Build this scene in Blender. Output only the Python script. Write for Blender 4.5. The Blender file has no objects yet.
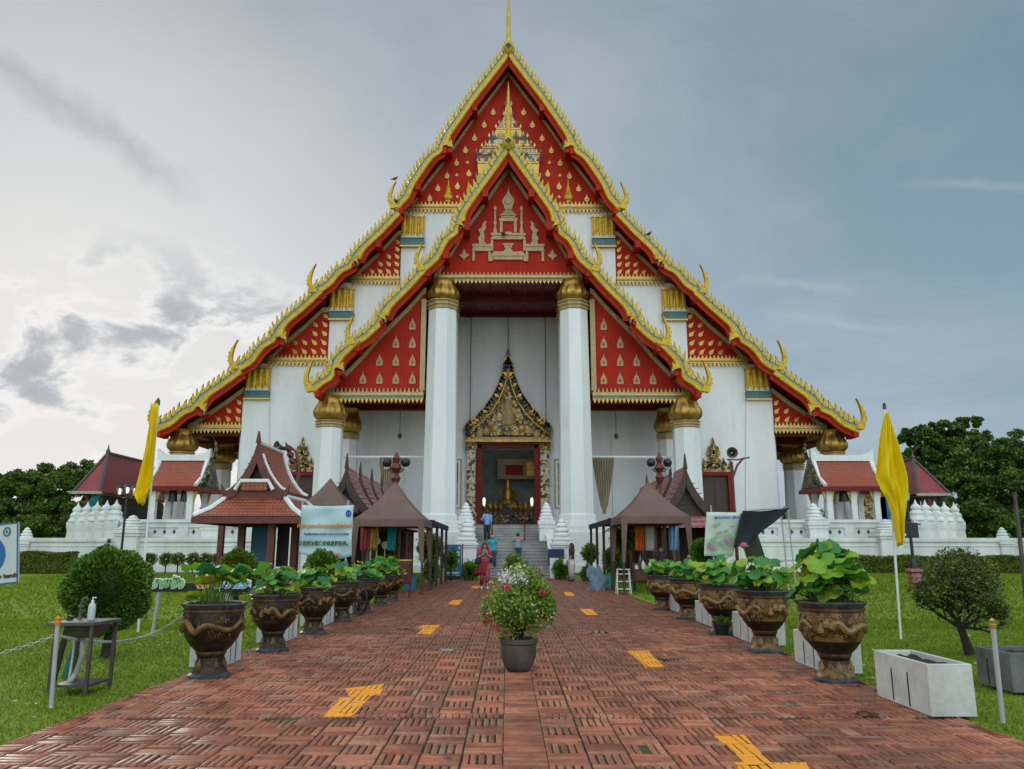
import bpy, math, random
import numpy as np
from mathutils import Vector, Matrix, Euler
random.seed(7); RNG = np.random.default_rng(7)
R = math.radians; PI = math.pi
scene = bpy.context.scene
COL = bpy.context.collection
# ------------------------------------------------------------------ camera
TH, YAW, F, H = R(11.98), R(0.294), 780.0, 1.4
def ray(px, py):
    u, v = (px-512)/F, (384.5-py)/F
    x, y, z = u, math.cos(TH)-v*math.sin(TH), math.sin(TH)+v*math.cos(TH)
    return x*math.cos(YAW)+y*math.sin(YAW), -x*math.sin(YAW)+y*math.cos(YAW), z
def at(px, py, D):
    x, y, z = ray(px, py); return Vector((x/y*D, D, H+z/y*D))
def gr(px, py, z=0.0):
    x, y, zz = ray(px, py); t = (z-H)/zz; return Vector((x*t, y*t, z))
def hx(dx, py, D): return at(508+dx, py, D).x-at(508, py, D).x      # half-width on plane D
def hz(py, D): return at(508, py, D).z
def xz(dx, py, D): return (hx(dx, py, D), hz(py, D))
cam = bpy.data.cameras.new('camera'); co = bpy.data.objects.new('camera', cam); COL.objects.link(co)
co.location = (0, 0, H); co.rotation_euler = (R(90)+TH, 0, -YAW)
cam.lens = F/1024*36; cam.sensor_width = 36; cam.clip_end = 3000; cam.clip_start = .1
scene.camera = co
# ------------------------------------------------------------------ materials
def nt(name):
    m = bpy.data.materials.new(name); m.use_nodes = True
    t = m.node_tree; b = t.nodes['Principled BSDF']; return m, t, b
def N(t, typ, **k):
    n = t.nodes.new(typ)
    for a, v in k.items():
        if a.startswith('i_'):
            key = a[2:]; n.inputs[int(key) if key.isdigit() else key].default_value = v
        else: setattr(n, a, v)
    return n
def ramp(t, fac, stops, interp='LINEAR'):
    n = t.nodes.new('ShaderNodeValToRGB'); n.color_ramp.interpolation = interp
    el = n.color_ramp.elements
    while len(el) < len(stops): el.new(.5)
    for e, (p, c) in zip(el, stops):
        e.position = p; e.color = (*c, 1) if len(c) == 3 else c
    t.links.new(fac, n.inputs[0]); return n.outputs[0]
def mixc(t, fac, a, b, mode='MIX'):
    n = t.nodes.new('ShaderNodeMix'); n.data_type = 'RGBA'; n.blend_type = mode
    for s, v in ((0, fac), (6, a), (7, b)):
        if hasattr(v, 'is_linked'): t.links.new(v, n.inputs[s])
        else: n.inputs[s].default_value = v if s == 0 else ((*v, 1) if len(v) == 3 else v)
    return n.outputs[2]
def mathn(t, op, a, b=0.0, c=None, clamp=False):
    n = t.nodes.new('ShaderNodeMath'); n.operation = op; n.use_clamp = clamp
    for i, v in enumerate((a, b) if c is None else (a, b, c)):
        if hasattr(v, 'is_linked'): t.links.new(v, n.inputs[i])
        else: n.inputs[i].default_value = v
    return n.outputs[0]
def coords(t, kind='Object'):
    return N(t, 'ShaderNodeTexCoord').outputs[kind]
def noise(t, vec, scale, detail=4, rough=.55, dist=0):
    n = N(t, 'ShaderNodeTexNoise'); n.inputs['Scale'].default_value = scale
    n.inputs['Detail'].default_value = detail; n.inputs['Roughness'].default_value = rough
    n.inputs['Distortion'].default_value = dist
    if vec is not None: t.links.new(vec, n.inputs['Vector'])
    return n.outputs[0]
def mapv(t, vec, sc=(1, 1, 1)):
    m = N(t, 'ShaderNodeMapping'); m.inputs['Scale'].default_value = sc; t.links.new(vec, m.inputs[0]); return m.outputs[0]
def bump(t, b, h, strength=.3, dist=.02):
    n = N(t, 'ShaderNodeBump'); n.inputs['Strength'].default_value = strength; n.inputs['Distance'].default_value = dist
    t.links.new(h, n.inputs['Height']); t.links.new(n.outputs[0], b.inputs['Normal'])
M = {}
def paint(name, c, rough=.6, var=.18, scale=3, metal=0, bs=.15, bd=.01, c2=None, streak=False, isl=0, spec=.5):
    m, t, b = nt(name); v = coords(t)
    vv = mapv(t, v, (1, 1, .12)) if streak else v
    n1 = noise(t, vv, scale, 6, .6); n2 = noise(t, v, scale*9, 4, .6)
    d = c2 or tuple(x*(1-var*2.2) for x in c)
    f = ramp(t, n1, [(.3, (0,)*3), (.7, (1,)*3)])
    col = mixc(t, f, d, c)
    f2 = ramp(t, n2, [(.25, (1-var*1.1,)*3), (.65, (1.0,)*3)])
    col = mixc(t, 1.0, col, f2, 'MULTIPLY')
    if isl:
        g = N(t, 'ShaderNodeNewGeometry').outputs['Random Per Island']
        f3 = ramp(t, g, [(0, (1-isl,)*3), (1, (1+isl*.4,)*3)])
        col = mixc(t, 1.0, col, f3, 'MULTIPLY')
    t.links.new(col, b.inputs['Base Color'])
    b.inputs['Roughness'].default_value = rough; b.inputs['Metallic'].default_value = metal
    b.inputs['Specular IOR Level'].default_value = spec
    t.links.new(ramp(t, n2, [(.2, (rough*.75,)*3), (.8, (min(1, rough*1.2),)*3)]), b.inputs['Roughness'])
    if bs: bump(t, b, n2, bs, bd)
    M[name] = m; return m
paint('white_wall', (.82, .82, .82), .75, .07, .45, streak=True, c2=(.66, .66, .655), bd=.02)
paint('white_old', (.78, .785, .76), .8, .1, .8, streak=True, c2=(.52, .54, .49), bd=.01)
paint('white_paint', (.78, .78, .76), .5, .06, 4)
paint('cream_trim', (.50, .36, .17), .55, .14, 3, c2=(.34, .24, .11))
paint('emblem', (.56, .37, .17), .45, .2, 5)
paint('red_lacquer', (.46, .024, .008), .65, .10, .8, c2=(.34, .016, .007), isl=0, spec=.15)
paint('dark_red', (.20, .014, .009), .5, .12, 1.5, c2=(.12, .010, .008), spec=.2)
paint('red_wood', (.17, .030, .020), .5, .16, 4, c2=(.09, .018, .014))
paint('brown_wood', (.07, .035, .022), .6, .2, 5, c2=(.03, .018, .012))
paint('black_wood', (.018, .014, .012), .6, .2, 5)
paint('yellow_gold', (.82, .52, .012), .58, .26, 4, c2=(.42, .27, .02), metal=.2)
paint('gold', (.62, .36, .08), .33, .22, 3, metal=.75, c2=(.30, .16, .035), bs=.5, bd=.03)
paint('leaf_gold', (.72, .46, .11), .35, .2, 8, metal=.5, bs=.3)
paint('teal', (.03, .16, .16), .35, .15, 3, c2=(.02, .09, .08))
paint('glass_white', (.55, .60, .55), .25, .15, 5)
paint('navy', (.015, .03, .09), .5, .2, 3)
paint('blue_board', (.02, .15, .30), .5, .15, 3)
paint('sign_blue', (.01, .12, .36), .4, .08, 3)
paint('poster_pale', (.55, .60, .62), .5, .08, 12)
paint('sign_grey', (.55, .57, .58), .5, .06, 5)
paint('banner', (.46, .60, .62), .45, .06, 2, c2=(.40, .54, .58))
paint('concrete', (.70, .70, .66), .85, .16, 2.2, bs=.4, c2=(.44, .44, .40), streak=False)
paint('dark_concrete', (.20, .20, .19), .9, .2, 3, bs=.4, c2=(.08, .09, .08))
paint('step_stone', (.40, .40, .37), .8, .16, .7, bs=.4, c2=(.20, .20, .185))
paint('steel', (.12, .12, .115), .7, .2, 6, metal=.1, spec=.3)
paint('old_steel', (.13, .12, .11), .5, .25, 6, metal=.5, c2=(.07, .05, .04))
paint('grey_pipe', (.42, .43, .43), .5, .1, 6)
paint('black_iron', (.012, .014, .016), .4, .1, 6)
paint('rubber', (.01, .01, .01), .7, .1, 6)
paint('tarp', (.006, .007, .010), .5, .2, 3, bs=.5, bd=.05, spec=.25)
paint('flap_green', (.02, .035, .012), .7, .2, 3)
paint('blue_tarp', (.22, .30, .38), .4, .2, 5, bs=.5, bd=.05)
paint('canopy', (.18, .10, .075), .7, .14, 1.5, c2=(.12, .066, .052))
paint('shade_cloth', (.02, .016, .014), .9, .2, 2)
paint('curtain', (.34, .26, .17), .8, .1, 4)
paint('bark', (.045, .034, .025), .9, .25, 6, bs=.8, bd=.03)
paint('soil', (.05, .032, .022), .95, .25, 12, bs=.8)
paint('clay_pot', (.10, .085, .07), .7, .2, 6, c2=(.04, .035, .03))
paint('black_pot', (.012, .012, .012), .6, .1, 6)
paint('skin', (.42, .24, .16), .5, .05, 9)
paint('hair', (.012, .009, .008), .45, .1, 20)
paint('brown_hair', (.05, .022, .014), .45, .1, 20)
paint('grey_hair', (.30, .29, .27), .6, .1, 20)
paint('rose_cloth', (.42, .06, .08), .8, .12, 9, c2=(.30, .035, .05))
paint('pink_cloth', (.60, .30, .32), .8, .1, 9)
paint('dress_red', (.26, .01, .018), .8, .12, 9)
paint('blue_shirt', (.22, .40, .68), .8, .1, 9)
paint('turq_shirt', (.02, .42, .52), .8, .1, 9)
paint('orange_cloth', (.80, .16, .02), .7, .1, 9)
paint('pale_shirt', (.32, .38, .55), .8, .12, 9)
paint('white_cloth', (.72, .71, .70), .8, .08, 9)
paint('dark_cloth', (.02, .02, .025), .8, .1, 9)
paint('jeans', (.05, .07, .11), .8, .1, 9)
paint('purple_dark', (.05, .03, .05), .8, .1, 9)
paint('bronze', (.035, .03, .026), .45, .2, 6, metal=.4)
paint('pink_petal', (.72, .20, .30), .55, .12, 9, isl=.2)
paint('hot_petal', (.65, .03, .10), .55, .12, 9, isl=.3)
paint('white_petal', (.72, .68, .62), .6, .1, 9, isl=.3)
paint('blue_teal_metal', (.02, .22, .30), .5, .1, 5)
paint('marking', (1.0, .38, .008), .6, .12, 30, c2=(.85, .30, .01))
paint('thai_green', (.18, .46, .16), .5, .05, 6)
paint('thai_orange', (.80, .22, .03), .5, .05, 6)
paint('thai_blue', (.10, .36, .55), .5, .05, 6)
paint('ink_orange', (.70, .22, .02), .6, .05, 6)
paint('ink_blue', (.02, .08, .35), .6, .05, 6)
paint('ink_green', (.03, .10, .04), .6, .05, 6)
paint('ink_black', (.02, .02, .02), .6, .05, 6)
paint('bottle_green', (.03, .25, .18), .2, .05, 6)
paint('cloth_pale', (.60, .66, .58), .6, .06, 3)
paint('lotus_pink_print', (.48, .16, .34), .6, .1, 20)
paint('leaf_print', (.28, .48, .26), .6, .2, 9)
paint('dish_green', (.30, .36, .32), .85, .12, 1.0, c2=(.18, .24, .21))
paint('box_red', (.10, .008, .008), .5, .1, 5)
paint('teak', (.22, .09, .04), .5, .15, 6)
def grime():
    m = M['white_wall']; t = m.node_tree; b = t.nodes['Principled BSDF']; v = coords(t); src = b.inputs['Base Color'].links[0].from_socket
    s1 = noise(t, mapv(t, v, (1.6, 1.6, .07)), 1.0, 7, .7); s2 = noise(t, v, .5, 5, .6)
    f = mathn(t, 'MULTIPLY', ramp(t, s1, [(.50, (0,)*3), (.72, (1,)*3)]), ramp(t, s2, [(.40, (0,)*3), (.65, (1,)*3)]))
    c = mixc(t, mathn(t, 'MULTIPLY', f, .45), src, (.42, .42, .39))
    sp = N(t, 'ShaderNodeSeparateXYZ'); t.links.new(v, sp.inputs[0])
    base = ramp(t, mathn(t, 'ADD', mathn(t, 'MULTIPLY', sp.outputs[2], .12), mathn(t, 'MULTIPLY', mathn(t, 'SUBTRACT', s1, .5), .5)), [(.30, (1,)*3), (.62, (0,)*3)])
    c = mixc(t, mathn(t, 'MULTIPLY', base, .30), c, (.38, .37, .32))
    t.links.new(c, b.inputs['Base Color'])
grime()
def flag_mat():
    m, t, b = nt('yellow_fabric'); v = coords(t)
    col = ramp(t, noise(t, v, 2.5, 4), [(.3, (.93, .74, .006)), (.7, (.98, .82, .012))])
    t.links.new(col, b.inputs['Base Color']); b.inputs['Roughness'].default_value = .7
    tr = N(t, 'ShaderNodeBsdfTranslucent'); t.links.new(col, tr.inputs[0])
    mx = N(t, 'ShaderNodeMixShader'); mx.inputs[0].default_value = .5
    t.links.new(b.outputs[0], mx.inputs[1]); t.links.new(tr.outputs[0], mx.inputs[2])
    t.links.new(mx.outputs[0], t.nodes['Material Output'].inputs[0]); bump(t, b, noise(t, v, 60), .1, .005)
    M['yellow_fabric'] = m
flag_mat()
def leafmat(name, c1, c2, c3, trans=.3, rough=.5, scale=1.5, gloss=.4):
    m, t, b = nt(name); v = coords(t)
    g = N(t, 'ShaderNodeNewGeometry').outputs['Random Per Island']
    n1 = noise(t, v, scale, 3)
    f = mathn(t, 'ADD', mathn(t, 'MULTIPLY', g, .75), mathn(t, 'MULTIPLY', n1, .45))
    col = ramp(t, f, [(.2, c1), (.55, c2), (.95, c3)])
    t.links.new(col, b.inputs['Base Color']); b.inputs['Roughness'].default_value = rough
    b.inputs['Specular IOR Level'].default_value = gloss
    tr = N(t, 'ShaderNodeBsdfTranslucent'); t.links.new(col, tr.inputs[0])
    mx = N(t, 'ShaderNodeMixShader'); mx.inputs[0].default_value = trans
    t.links.new(b.outputs[0], mx.inputs[1]); t.links.new(tr.outputs[0], mx.inputs[2])
    t.links.new(mx.outputs[0], t.nodes['Material Output'].inputs[0])
    M[name] = m
leafmat('far_leaf', (.02, .055, .010), (.075, .14, .018), (.20, .27, .035), .3, scale=.35)
leafmat('far_leaf_dark', (.016, .045, .008), (.06, .125, .016), (.16, .24, .03), .25, scale=.35)
leafmat('bush_leaf', (.02, .065, .008), (.07, .17, .018), (.30, .46, .07), .3, scale=3)
leafmat('hedge_leaf', (.035, .07, .010), (.10, .15, .018), (.28, .32, .04), .3, scale=1)
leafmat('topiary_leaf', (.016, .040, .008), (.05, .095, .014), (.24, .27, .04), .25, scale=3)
leafmat('flower_leaf', (.04, .10, .012), (.14, .26, .03), (.44, .52, .08), .35, scale=4)
leafmat('grass_blade', (.10, .155, .012), (.17, .245, .016), (.27, .33, .035), .35, scale=.6, gloss=.15)
leafmat('bright_plant', (.05, .14, .02), (.12, .26, .03), (.28, .42, .06), .35, scale=3)
leafmat('stem', (.05, .08, .02), (.08, .13, .03), (.16, .17, .05), .1)
def lotus_leaf():
    m, t, b = nt('lotus_leaf'); v = coords(t); g = N(t, 'ShaderNodeNewGeometry').outputs['Random Per Island']
    col = ramp(t, g, [(0, (.035, .19, .06)), (.3, (.07, .29, .05)), (.55, (.16, .40, .035)), (.85, (.34, .52, .03)), (1, (.50, .46, .04))])
    col = mixc(t, 1.0, col, ramp(t, noise(t, v, 9, 4), [(.3, (.78,)*3), (.7, (1.08,)*3)]), 'MULTIPLY')
    t.links.new(col, b.inputs['Base Color']); b.inputs['Roughness'].default_value = .45
    tr = N(t, 'ShaderNodeBsdfTranslucent'); t.links.new(col, tr.inputs[0])
    mx = N(t, 'ShaderNodeMixShader'); mx.inputs[0].default_value = .35
    t.links.new(b.outputs[0], mx.inputs[1]); t.links.new(tr.outputs[0], mx.inputs[2])
    t.links.new(mx.outputs[0], t.nodes['Material Output'].inputs[0]); bump(t, b, noise(t, v, 30), .3, .01)
    M['lotus_leaf'] = m
lotus_leaf()
def tiles(name, c1, c2, sx=6, sy=4, c3=None):
    m, t, b = nt(name); v = coords(t)
    sp = N(t, 'ShaderNodeSeparateXYZ'); t.links.new(v, sp.inputs[0])
    def saw(o, s): return mathn(t, 'FRACT', mathn(t, 'MULTIPLY', o, s))
    a = saw(mathn(t, 'ADD', sp.outputs[0], sp.outputs[1]), sx); z = saw(sp.outputs[2], sy)
    dz = mathn(t, 'SUBTRACT', 1.0, z)
    ha = mathn(t, 'ABSOLUTE', mathn(t, 'SUBTRACT', a, .5))
    h = mathn(t, 'ADD', dz, mathn(t, 'MULTIPLY', ha, -1.2))
    n1 = noise(t, v, 2, 5)
    n2 = noise(t, v, 14, 3)
    col = mixc(t, ramp(t, n1, [(.3, (0,)*3), (.7, (1,)*3)]), c1, c2)
    if c3: col = mixc(t, ramp(t, n2, [(.45, (0,)*3), (.7, (.8,)*3)]), col, c3)
    edge = ramp(t, h, [(-.0, (.45,)*3), (.28, (1,)*3)])
    col = mixc(t, 1.0, col, edge, 'MULTIPLY')
    t.links.new(col, b.inputs['Base Color']); b.inputs['Roughness'].default_value = .55
    bump(t, b, h, .6, .04); M[name] = m
tiles('roof_orange', (.34, .055, .022), (.42, .09, .035), 5, 6, (.24, .04, .02))
tiles('roof_main', (.32, .07, .025), (.40, .10, .03), 3, 3)
tiles('roof_red_sheet', (.19, .018, .018), (.24, .028, .022), 1.6, .01)
tiles('roof_kiosk', (.32, .06, .03), (.44, .12, .05), 7, 9, (.20, .05, .03))
tiles('roof_pink', (.30, .10, .10), (.38, .15, .14), 4, 5)
def mosaic(name, cols, scale, metal=.5):
    m, t, b = nt(name); v = coords(t)
    vo = N(t, 'ShaderNodeTexVoronoi'); vo.inputs['Scale'].default_value = scale; t.links.new(v, vo.inputs[0])
    sp = N(t, 'ShaderNodeSeparateColor'); t.links.new(vo.outputs['Color'], sp.inputs[0])
    st = [(i/len(cols), c) for i, c in enumerate(cols)]
    col = ramp(t, sp.outputs[0], st, 'CONSTANT')
    t.links.new(col, b.inputs['Base Color']); b.inputs['Metallic'].default_value = metal; b.inputs['Roughness'].default_value = .35
    bump(t, b, vo.outputs['Distance'], .8, .06); M[name] = m
mosaic('mosaic_dark', [(.012, .022, .014), (.16, .09, .02), (.02, .03, .018), (.05, .04, .015), (.012, .012, .010), (.24, .15, .04)], 5)
mosaic('mosaic_gold', [(.30, .17, .03), (.16, .09, .015), (.40, .25, .06), (.05, .035, .015), (.30, .25, .18), (.09, .06, .02)], 5)
mosaic('mosaic_pillar', [(.50, .46, .40), (.14, .03, .02), (.42, .34, .22), (.05, .06, .05), (.55, .50, .44)], 5, .1)
mosaic('spire_mosaic', [(.34, .25, .10), (.03, .09, .09), (.44, .30, .08), (.20, .03, .02), (.36, .33, .27), (.08, .07, .05)], 2.2, .3)
mosaic('mural', [(.30, .20, .09), (.18, .10, .05), (.38, .28, .16), (.10, .07, .05)], 6, .1)
mosaic('photo_tiles', [(.45, .55, .58), (.03, .18, .34), (.05, .26, .38), (.25, .30, .20), (.02, .14, .28), (.50, .30, .28), (.03, .20, .36)], 11, 0)
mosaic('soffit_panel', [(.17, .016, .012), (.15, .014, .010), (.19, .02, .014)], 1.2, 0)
def gloss_pot(name, base, relief):
    m, t, b = nt(name); v = coords(t)
    w = noise(t, v, 6, 3, .5, 1.6)
    col = mixc(t, ramp(t, w, [(.42, (0,)*3), (.58, (1,)*3)]), base, relief)
    col = mixc(t, 1.0, col, ramp(t, noise(t, v, 40, 3), [(.3, (.6,)*3), (.7, (1.1,)*3)]), 'MULTIPLY')
    t.links.new(col, b.inputs['Base Color']); b.inputs['Roughness'].default_value = .42; b.inputs['Specular IOR Level'].default_value = .3
    bump(t, b, noise(t, v, 14), .3, .01); M[name] = m
gloss_pot('pot_glaze', (.014, .010, .008), (.035, .020, .011))
gloss_pot('pot_ochre', (.06, .030, .012), (.24, .125, .035))
gloss_pot('pot_umber', (.014, .010, .007), (.045, .024, .010))
gloss_pot('pot_relief', (.21, .115, .035), (.10, .05, .016))
gloss_pot('pot_band', (.07, .035, .015), (.13, .07, .022))
gloss_pot('pot_grey', (.05, .05, .055), (.09, .09, .095))
paint('relief_tan', (.34, .20, .075), .4, .3, 25, c2=(.20, .10, .03), bs=.5)
def lamp_glass():
    m, t, b = nt('lamp_glass'); b.inputs['Base Color'].default_value = (.75, .78, .75, 1); b.inputs['Roughness'].default_value = .15
    b.inputs['Transmission Weight'].default_value = .5; M['lamp_glass'] = m
lamp_glass()
def glow():
    m, t, b = nt('lit_lamp'); b.inputs['Emission Color'].default_value = (1, .9, .62, 1); b.inputs['Emission Strength'].default_value = .9; M['lit_lamp'] = m
glow()
# ------------------------------------------------------------------ mesh builder
class MB:
    def __init__(s): s.v = []; s.f = []; s.m = []; s.mi = 0
    def add(s, vs, fs, mi=None):
        k = len(s.v); s.v += [tuple(v) for v in vs]; mi = s.mi if mi is None else mi
        for f in fs: s.f.append(tuple(i+k for i in f)); s.m.append(mi)
        return s
    def box(s, x0, x1, y0, y1, z0, z1, mi=None):
        return s.add([(x, y, z) for z in (z0, z1) for y in (y0, y1) for x in (x0, x1)],
                     [(0, 2, 3, 1), (4, 5, 7, 6), (0, 1, 5, 4), (2, 6, 7, 3), (0, 4, 6, 2), (1, 3, 7, 5)], mi)
    def obox(s, c, sz, rot=(0, 0, 0), mi=None, taper=1):
        e = Euler(rot).to_matrix(); c = Vector(c); vs = []
        for z in (-.5, .5):
            k = taper if z > 0 else 1
            for y in (-.5, .5):
                for x in (-.5, .5): vs.append(c+e@Vector((x*sz[0]*k, y*sz[1]*k, z*sz[2])))
        return s.add(vs, [(0, 2, 3, 1), (4, 5, 7, 6), (0, 1, 5, 4), (2, 6, 7, 3), (0, 4, 6, 2), (1, 3, 7, 5)], mi)
    def tube(s, pts, r, n=8, mi=None, cap=True, ry=None):
        pts = [Vector(p) for p in pts]; r = r if isinstance(r, (list, tuple)) else [r]*len(pts)
        k0 = len(s.v); up0 = None; vs = []
        for i, p in enumerate(pts):
            d = (pts[min(i+1, len(pts)-1)]-pts[max(i-1, 0)])
            if d.length < 1e-9: d = Vector((0, 0, 1))
            d.normalize()
            if up0 is None: up0 = Vector((0, -1, 0)) if abs(d.y) < .9 else Vector((0, 0, 1))
            a = d.cross(up0); a.normalize(); b = a.cross(d)
            up0 = b.copy() if b.length > .1 else up0
            for j in range(n):
                t = 2*PI*j/n; vs.append(p+a*math.cos(t)*r[i]+b*math.sin(t)*(r[i] if ry is None else r[i]*ry))
        fs = [(i*n+j, i*n+(j+1) % n, (i+1)*n+(j+1) % n, (i+1)*n+j) for i in range(len(pts)-1) for j in range(n)]
        if cap: fs += [tuple(range(n))[::-1], tuple((len(pts)-1)*n+j for j in range(n))]
        return s.add(vs, fs, mi)
    def lathe(s, prof, c=(0, 0, 0), n=16, ph=0, mi=None, sq=(1, 1), mod=None, cap=True):
        vs = []
        for r, z in prof:
            for j in range(n):
                t = 2*PI*j/n+ph; rr = r*(mod(t, z) if mod else 1)
                vs.append((c[0]+math.cos(t)*rr*sq[0], c[1]+math.sin(t)*rr*sq[1], c[2]+z))
        L = len(prof)
        fs = [(i*n+j, i*n+(j+1) % n, (i+1)*n+(j+1) % n, (i+1)*n+j) for i in range(L-1) for j in range(n)]
        if cap: fs += [tuple(range(n))[::-1], tuple((L-1)*n+j for j in range(n))]
        return s.add(vs, fs, mi)
    def pxz(s, poly, y0, y1, mi=None):
        n = len(poly)
        vs = [(x, y0, z) for x, z in poly]+[(x, y1, z) for x, z in poly]
        return s.add(vs, [tuple(range(n)), tuple(range(n, 2*n))[::-1]]+[((i+1) % n, i, i+n, (i+1) % n+n) for i in range(n)], mi)
    def pxy(s, poly, z0, z1, mi=None):
        n = len(poly)
        vs = [(x, y, z0) for x, y in poly]+[(x, y, z1) for x, y in poly]
        return s.add(vs, [tuple(range(n))[::-1], tuple(range(n, 2*n))]+[(i, (i+1) % n, (i+1) % n+n, i+n) for i in range(n)], mi)
    def strip(s, A, B, y0, y1, mi=None, mtop=None, mbot=None):
        """solid between two XZ polylines A (outer) and B (inner), y0..y1"""
        n = len(A); mi = s.mi if mi is None else mi
        vs = [(x, y0, z) for x, z in A]+[(x, y0, z) for x, z in B]+[(x, y1, z) for x, z in A]+[(x, y1, z) for x, z in B]
        s.add(vs, [(i, i+1, n+i+1, n+i) for i in range(n-1)]+[(2*n+i+1, 2*n+i, 3*n+i, 3*n+i+1) for i in range(n-1)]
              + [(0, n, 3*n, 2*n), (n-1, 3*n-1, 4*n-1, 2*n-1)], mi)
        s.add(vs, [(i+1, i, 2*n+i, 2*n+i+1) for i in range(n-1)], mi if mtop is None else mtop)
        return s.add(vs, [(n+i, n+i+1, 3*n+i+1, 3*n+i) for i in range(n-1)], mi if mbot is None else mbot)
    def mirror(s, k0v=0, k0f=0):
        k = len(s.v); n = k-k0v
        s.v += [(-x, y, z) for x, y, z in s.v[k0v:]]
        fs = s.f[k0f:]; ms = s.m[k0f:]
        for f, m in zip(fs, ms): s.f.append(tuple(i+n for i in f)[::-1]); s.m.append(m)
        return s
    def build(s, name, mats, parent=None, smooth=False, bevel=0, loc=None, **props):
        """vertices are in world space when the root sits elsewhere (root location is subtracted)"""
        if isinstance(mats, str): mats = [mats]
        off = Vector((0, 0, 0))
        r = parent
        while r is not None:
            off += r.location; r = r.parent
        if loc is not None: off += Vector(loc)
        vs = [(x-off.x, y-off.y, z-off.z) for x, y, z in s.v]
        me = bpy.data.meshes.new(name); me.from_pydata(vs, [], s.f)
        for m in mats: me.materials.append(M[m])
        if len(mats) > 1: me.polygons.foreach_set('material_index', s.m)
        if smooth:
            me.polygons.foreach_set('use_smooth', [True]*len(me.polygons))
            try: me.set_sharp_from_angle(angle=R(smooth if smooth is not True else 40))
            except Exception: pass
        me.update()
        o = bpy.data.objects.new(name, me); COL.objects.link(o); o.parent = parent
        if loc is not None: o.location = loc
        if bevel:
            b = o.modifiers.new('bevel', 'BEVEL'); b.width = bevel; b.segments = 2; b.limit_method = 'ANGLE'
        for k, v in props.items(): o[k] = v
        return o
def tag(o, label, cat, group=None):
    o['label'] = label; o['category'] = cat
    if group: o['group'] = group
    return o
def thing(name, label, cat, loc=(0, 0, 0), group=None):
    o = bpy.data.objects.new(name, None); COL.objects.link(o); o.location = loc; o.empty_display_size = .2
    return tag(o, label, cat, group)
KIDS = {}
def copy_tree(o, parent=None, loc=None, rz=None, label=None, scale=None):
    c = o.copy(); COL.objects.link(c); c.parent = parent
    if loc is not None: c.location = loc
    if rz is not None: c.rotation_euler.z = rz
    if scale is not None: c.scale = scale
    if label: c['label'] = label
    for ch in list(o.children): copy_tree(ch, c)
    return c
def struct(mb, name, mats, **k):
    o = mb.build(name, mats, **k); o['kind'] = 'structure'; return o
def np_mesh(name, V, Fc, mat, parent=None, mats=None, mi=None):
    """V (n,3), Fc (m,k) arrays"""
    me = bpy.data.meshes.new(name); k = Fc.shape[1]
    me.vertices.add(len(V)); me.vertices.foreach_set('co', V.astype(np.float32).ravel())
    me.loops.add(Fc.size); me.loops.foreach_set('vertex_index', Fc.astype(np.int32).ravel())
    me.polygons.add(len(Fc)); me.polygons.foreach_set('loop_start', np.arange(0, Fc.size, k, dtype=np.int32))
    for m in (mats or [mat]): me.materials.append(M[m])
    if mi is not None: me.polygons.foreach_set('material_index', mi.astype(np.int32))
    me.update(calc_edges=True)
    o = bpy.data.objects.new(name, me); COL.objects.link(o); o.parent = parent; return o
def leaves(P, size, aspect=.5, up=.3, out=None, seed=0, jitter=.4):
    """rhombic leaf at each point, returns V,F"""
    g = np.random.default_rng(seed); n = len(P)
    d = g.normal(size=(n, 3)); d[:, 2] = d[:, 2]*.7+up
    if out is not None: d += out
    d /= np.linalg.norm(d, axis=1, keepdims=True)
    q = g.normal(size=(n, 3)); w = np.cross(d, q); w /= np.linalg.norm(w, axis=1, keepdims=True)
    s = size*(1+jitter*g.uniform(-1, 1, (n, 1)))
    fold = np.cross(d, w)*s*.12
    a = P-d*s*.5; c = P+d*s*.5; b = P+w*s*aspect*.5+fold; e = P-w*s*aspect*.5+fold
    V = np.stack([a, b, c, e], 1).reshape(-1, 3); Fq = np.arange(4*n).reshape(-1, 4)
    return V, Fq
def text(body, size, mat, parent, loc, rot=(R(90), 0, 0), extrude=.004, name='lettering', align='CENTER', bold=0, props=None, sx=1):
    cu = bpy.data.curves.new('txt', 'FONT'); cu.body = body; cu.size = size; cu.extrude = extrude; cu.offset = bold
    cu.align_x = align; cu.align_y = 'CENTER'; cu.resolution_u = 2
    o = bpy.data.objects.new('txt', cu); COL.objects.link(o)
    dg = bpy.context.evaluated_depsgraph_get(); me = bpy.data.meshes.new_from_object(o.evaluated_get(dg))
    bpy.data.objects.remove(o); bpy.data.curves.remove(cu)
    me.materials.clear(); me.materials.append(M[mat])
    me.transform(Matrix.Translation(loc)@Euler(rot).to_matrix().to_4x4()@Matrix.Diagonal((sx, 1, 1, 1)))
    n = bpy.data.objects.new(name, me); COL.objects.link(n); n.parent = parent
    return n
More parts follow.
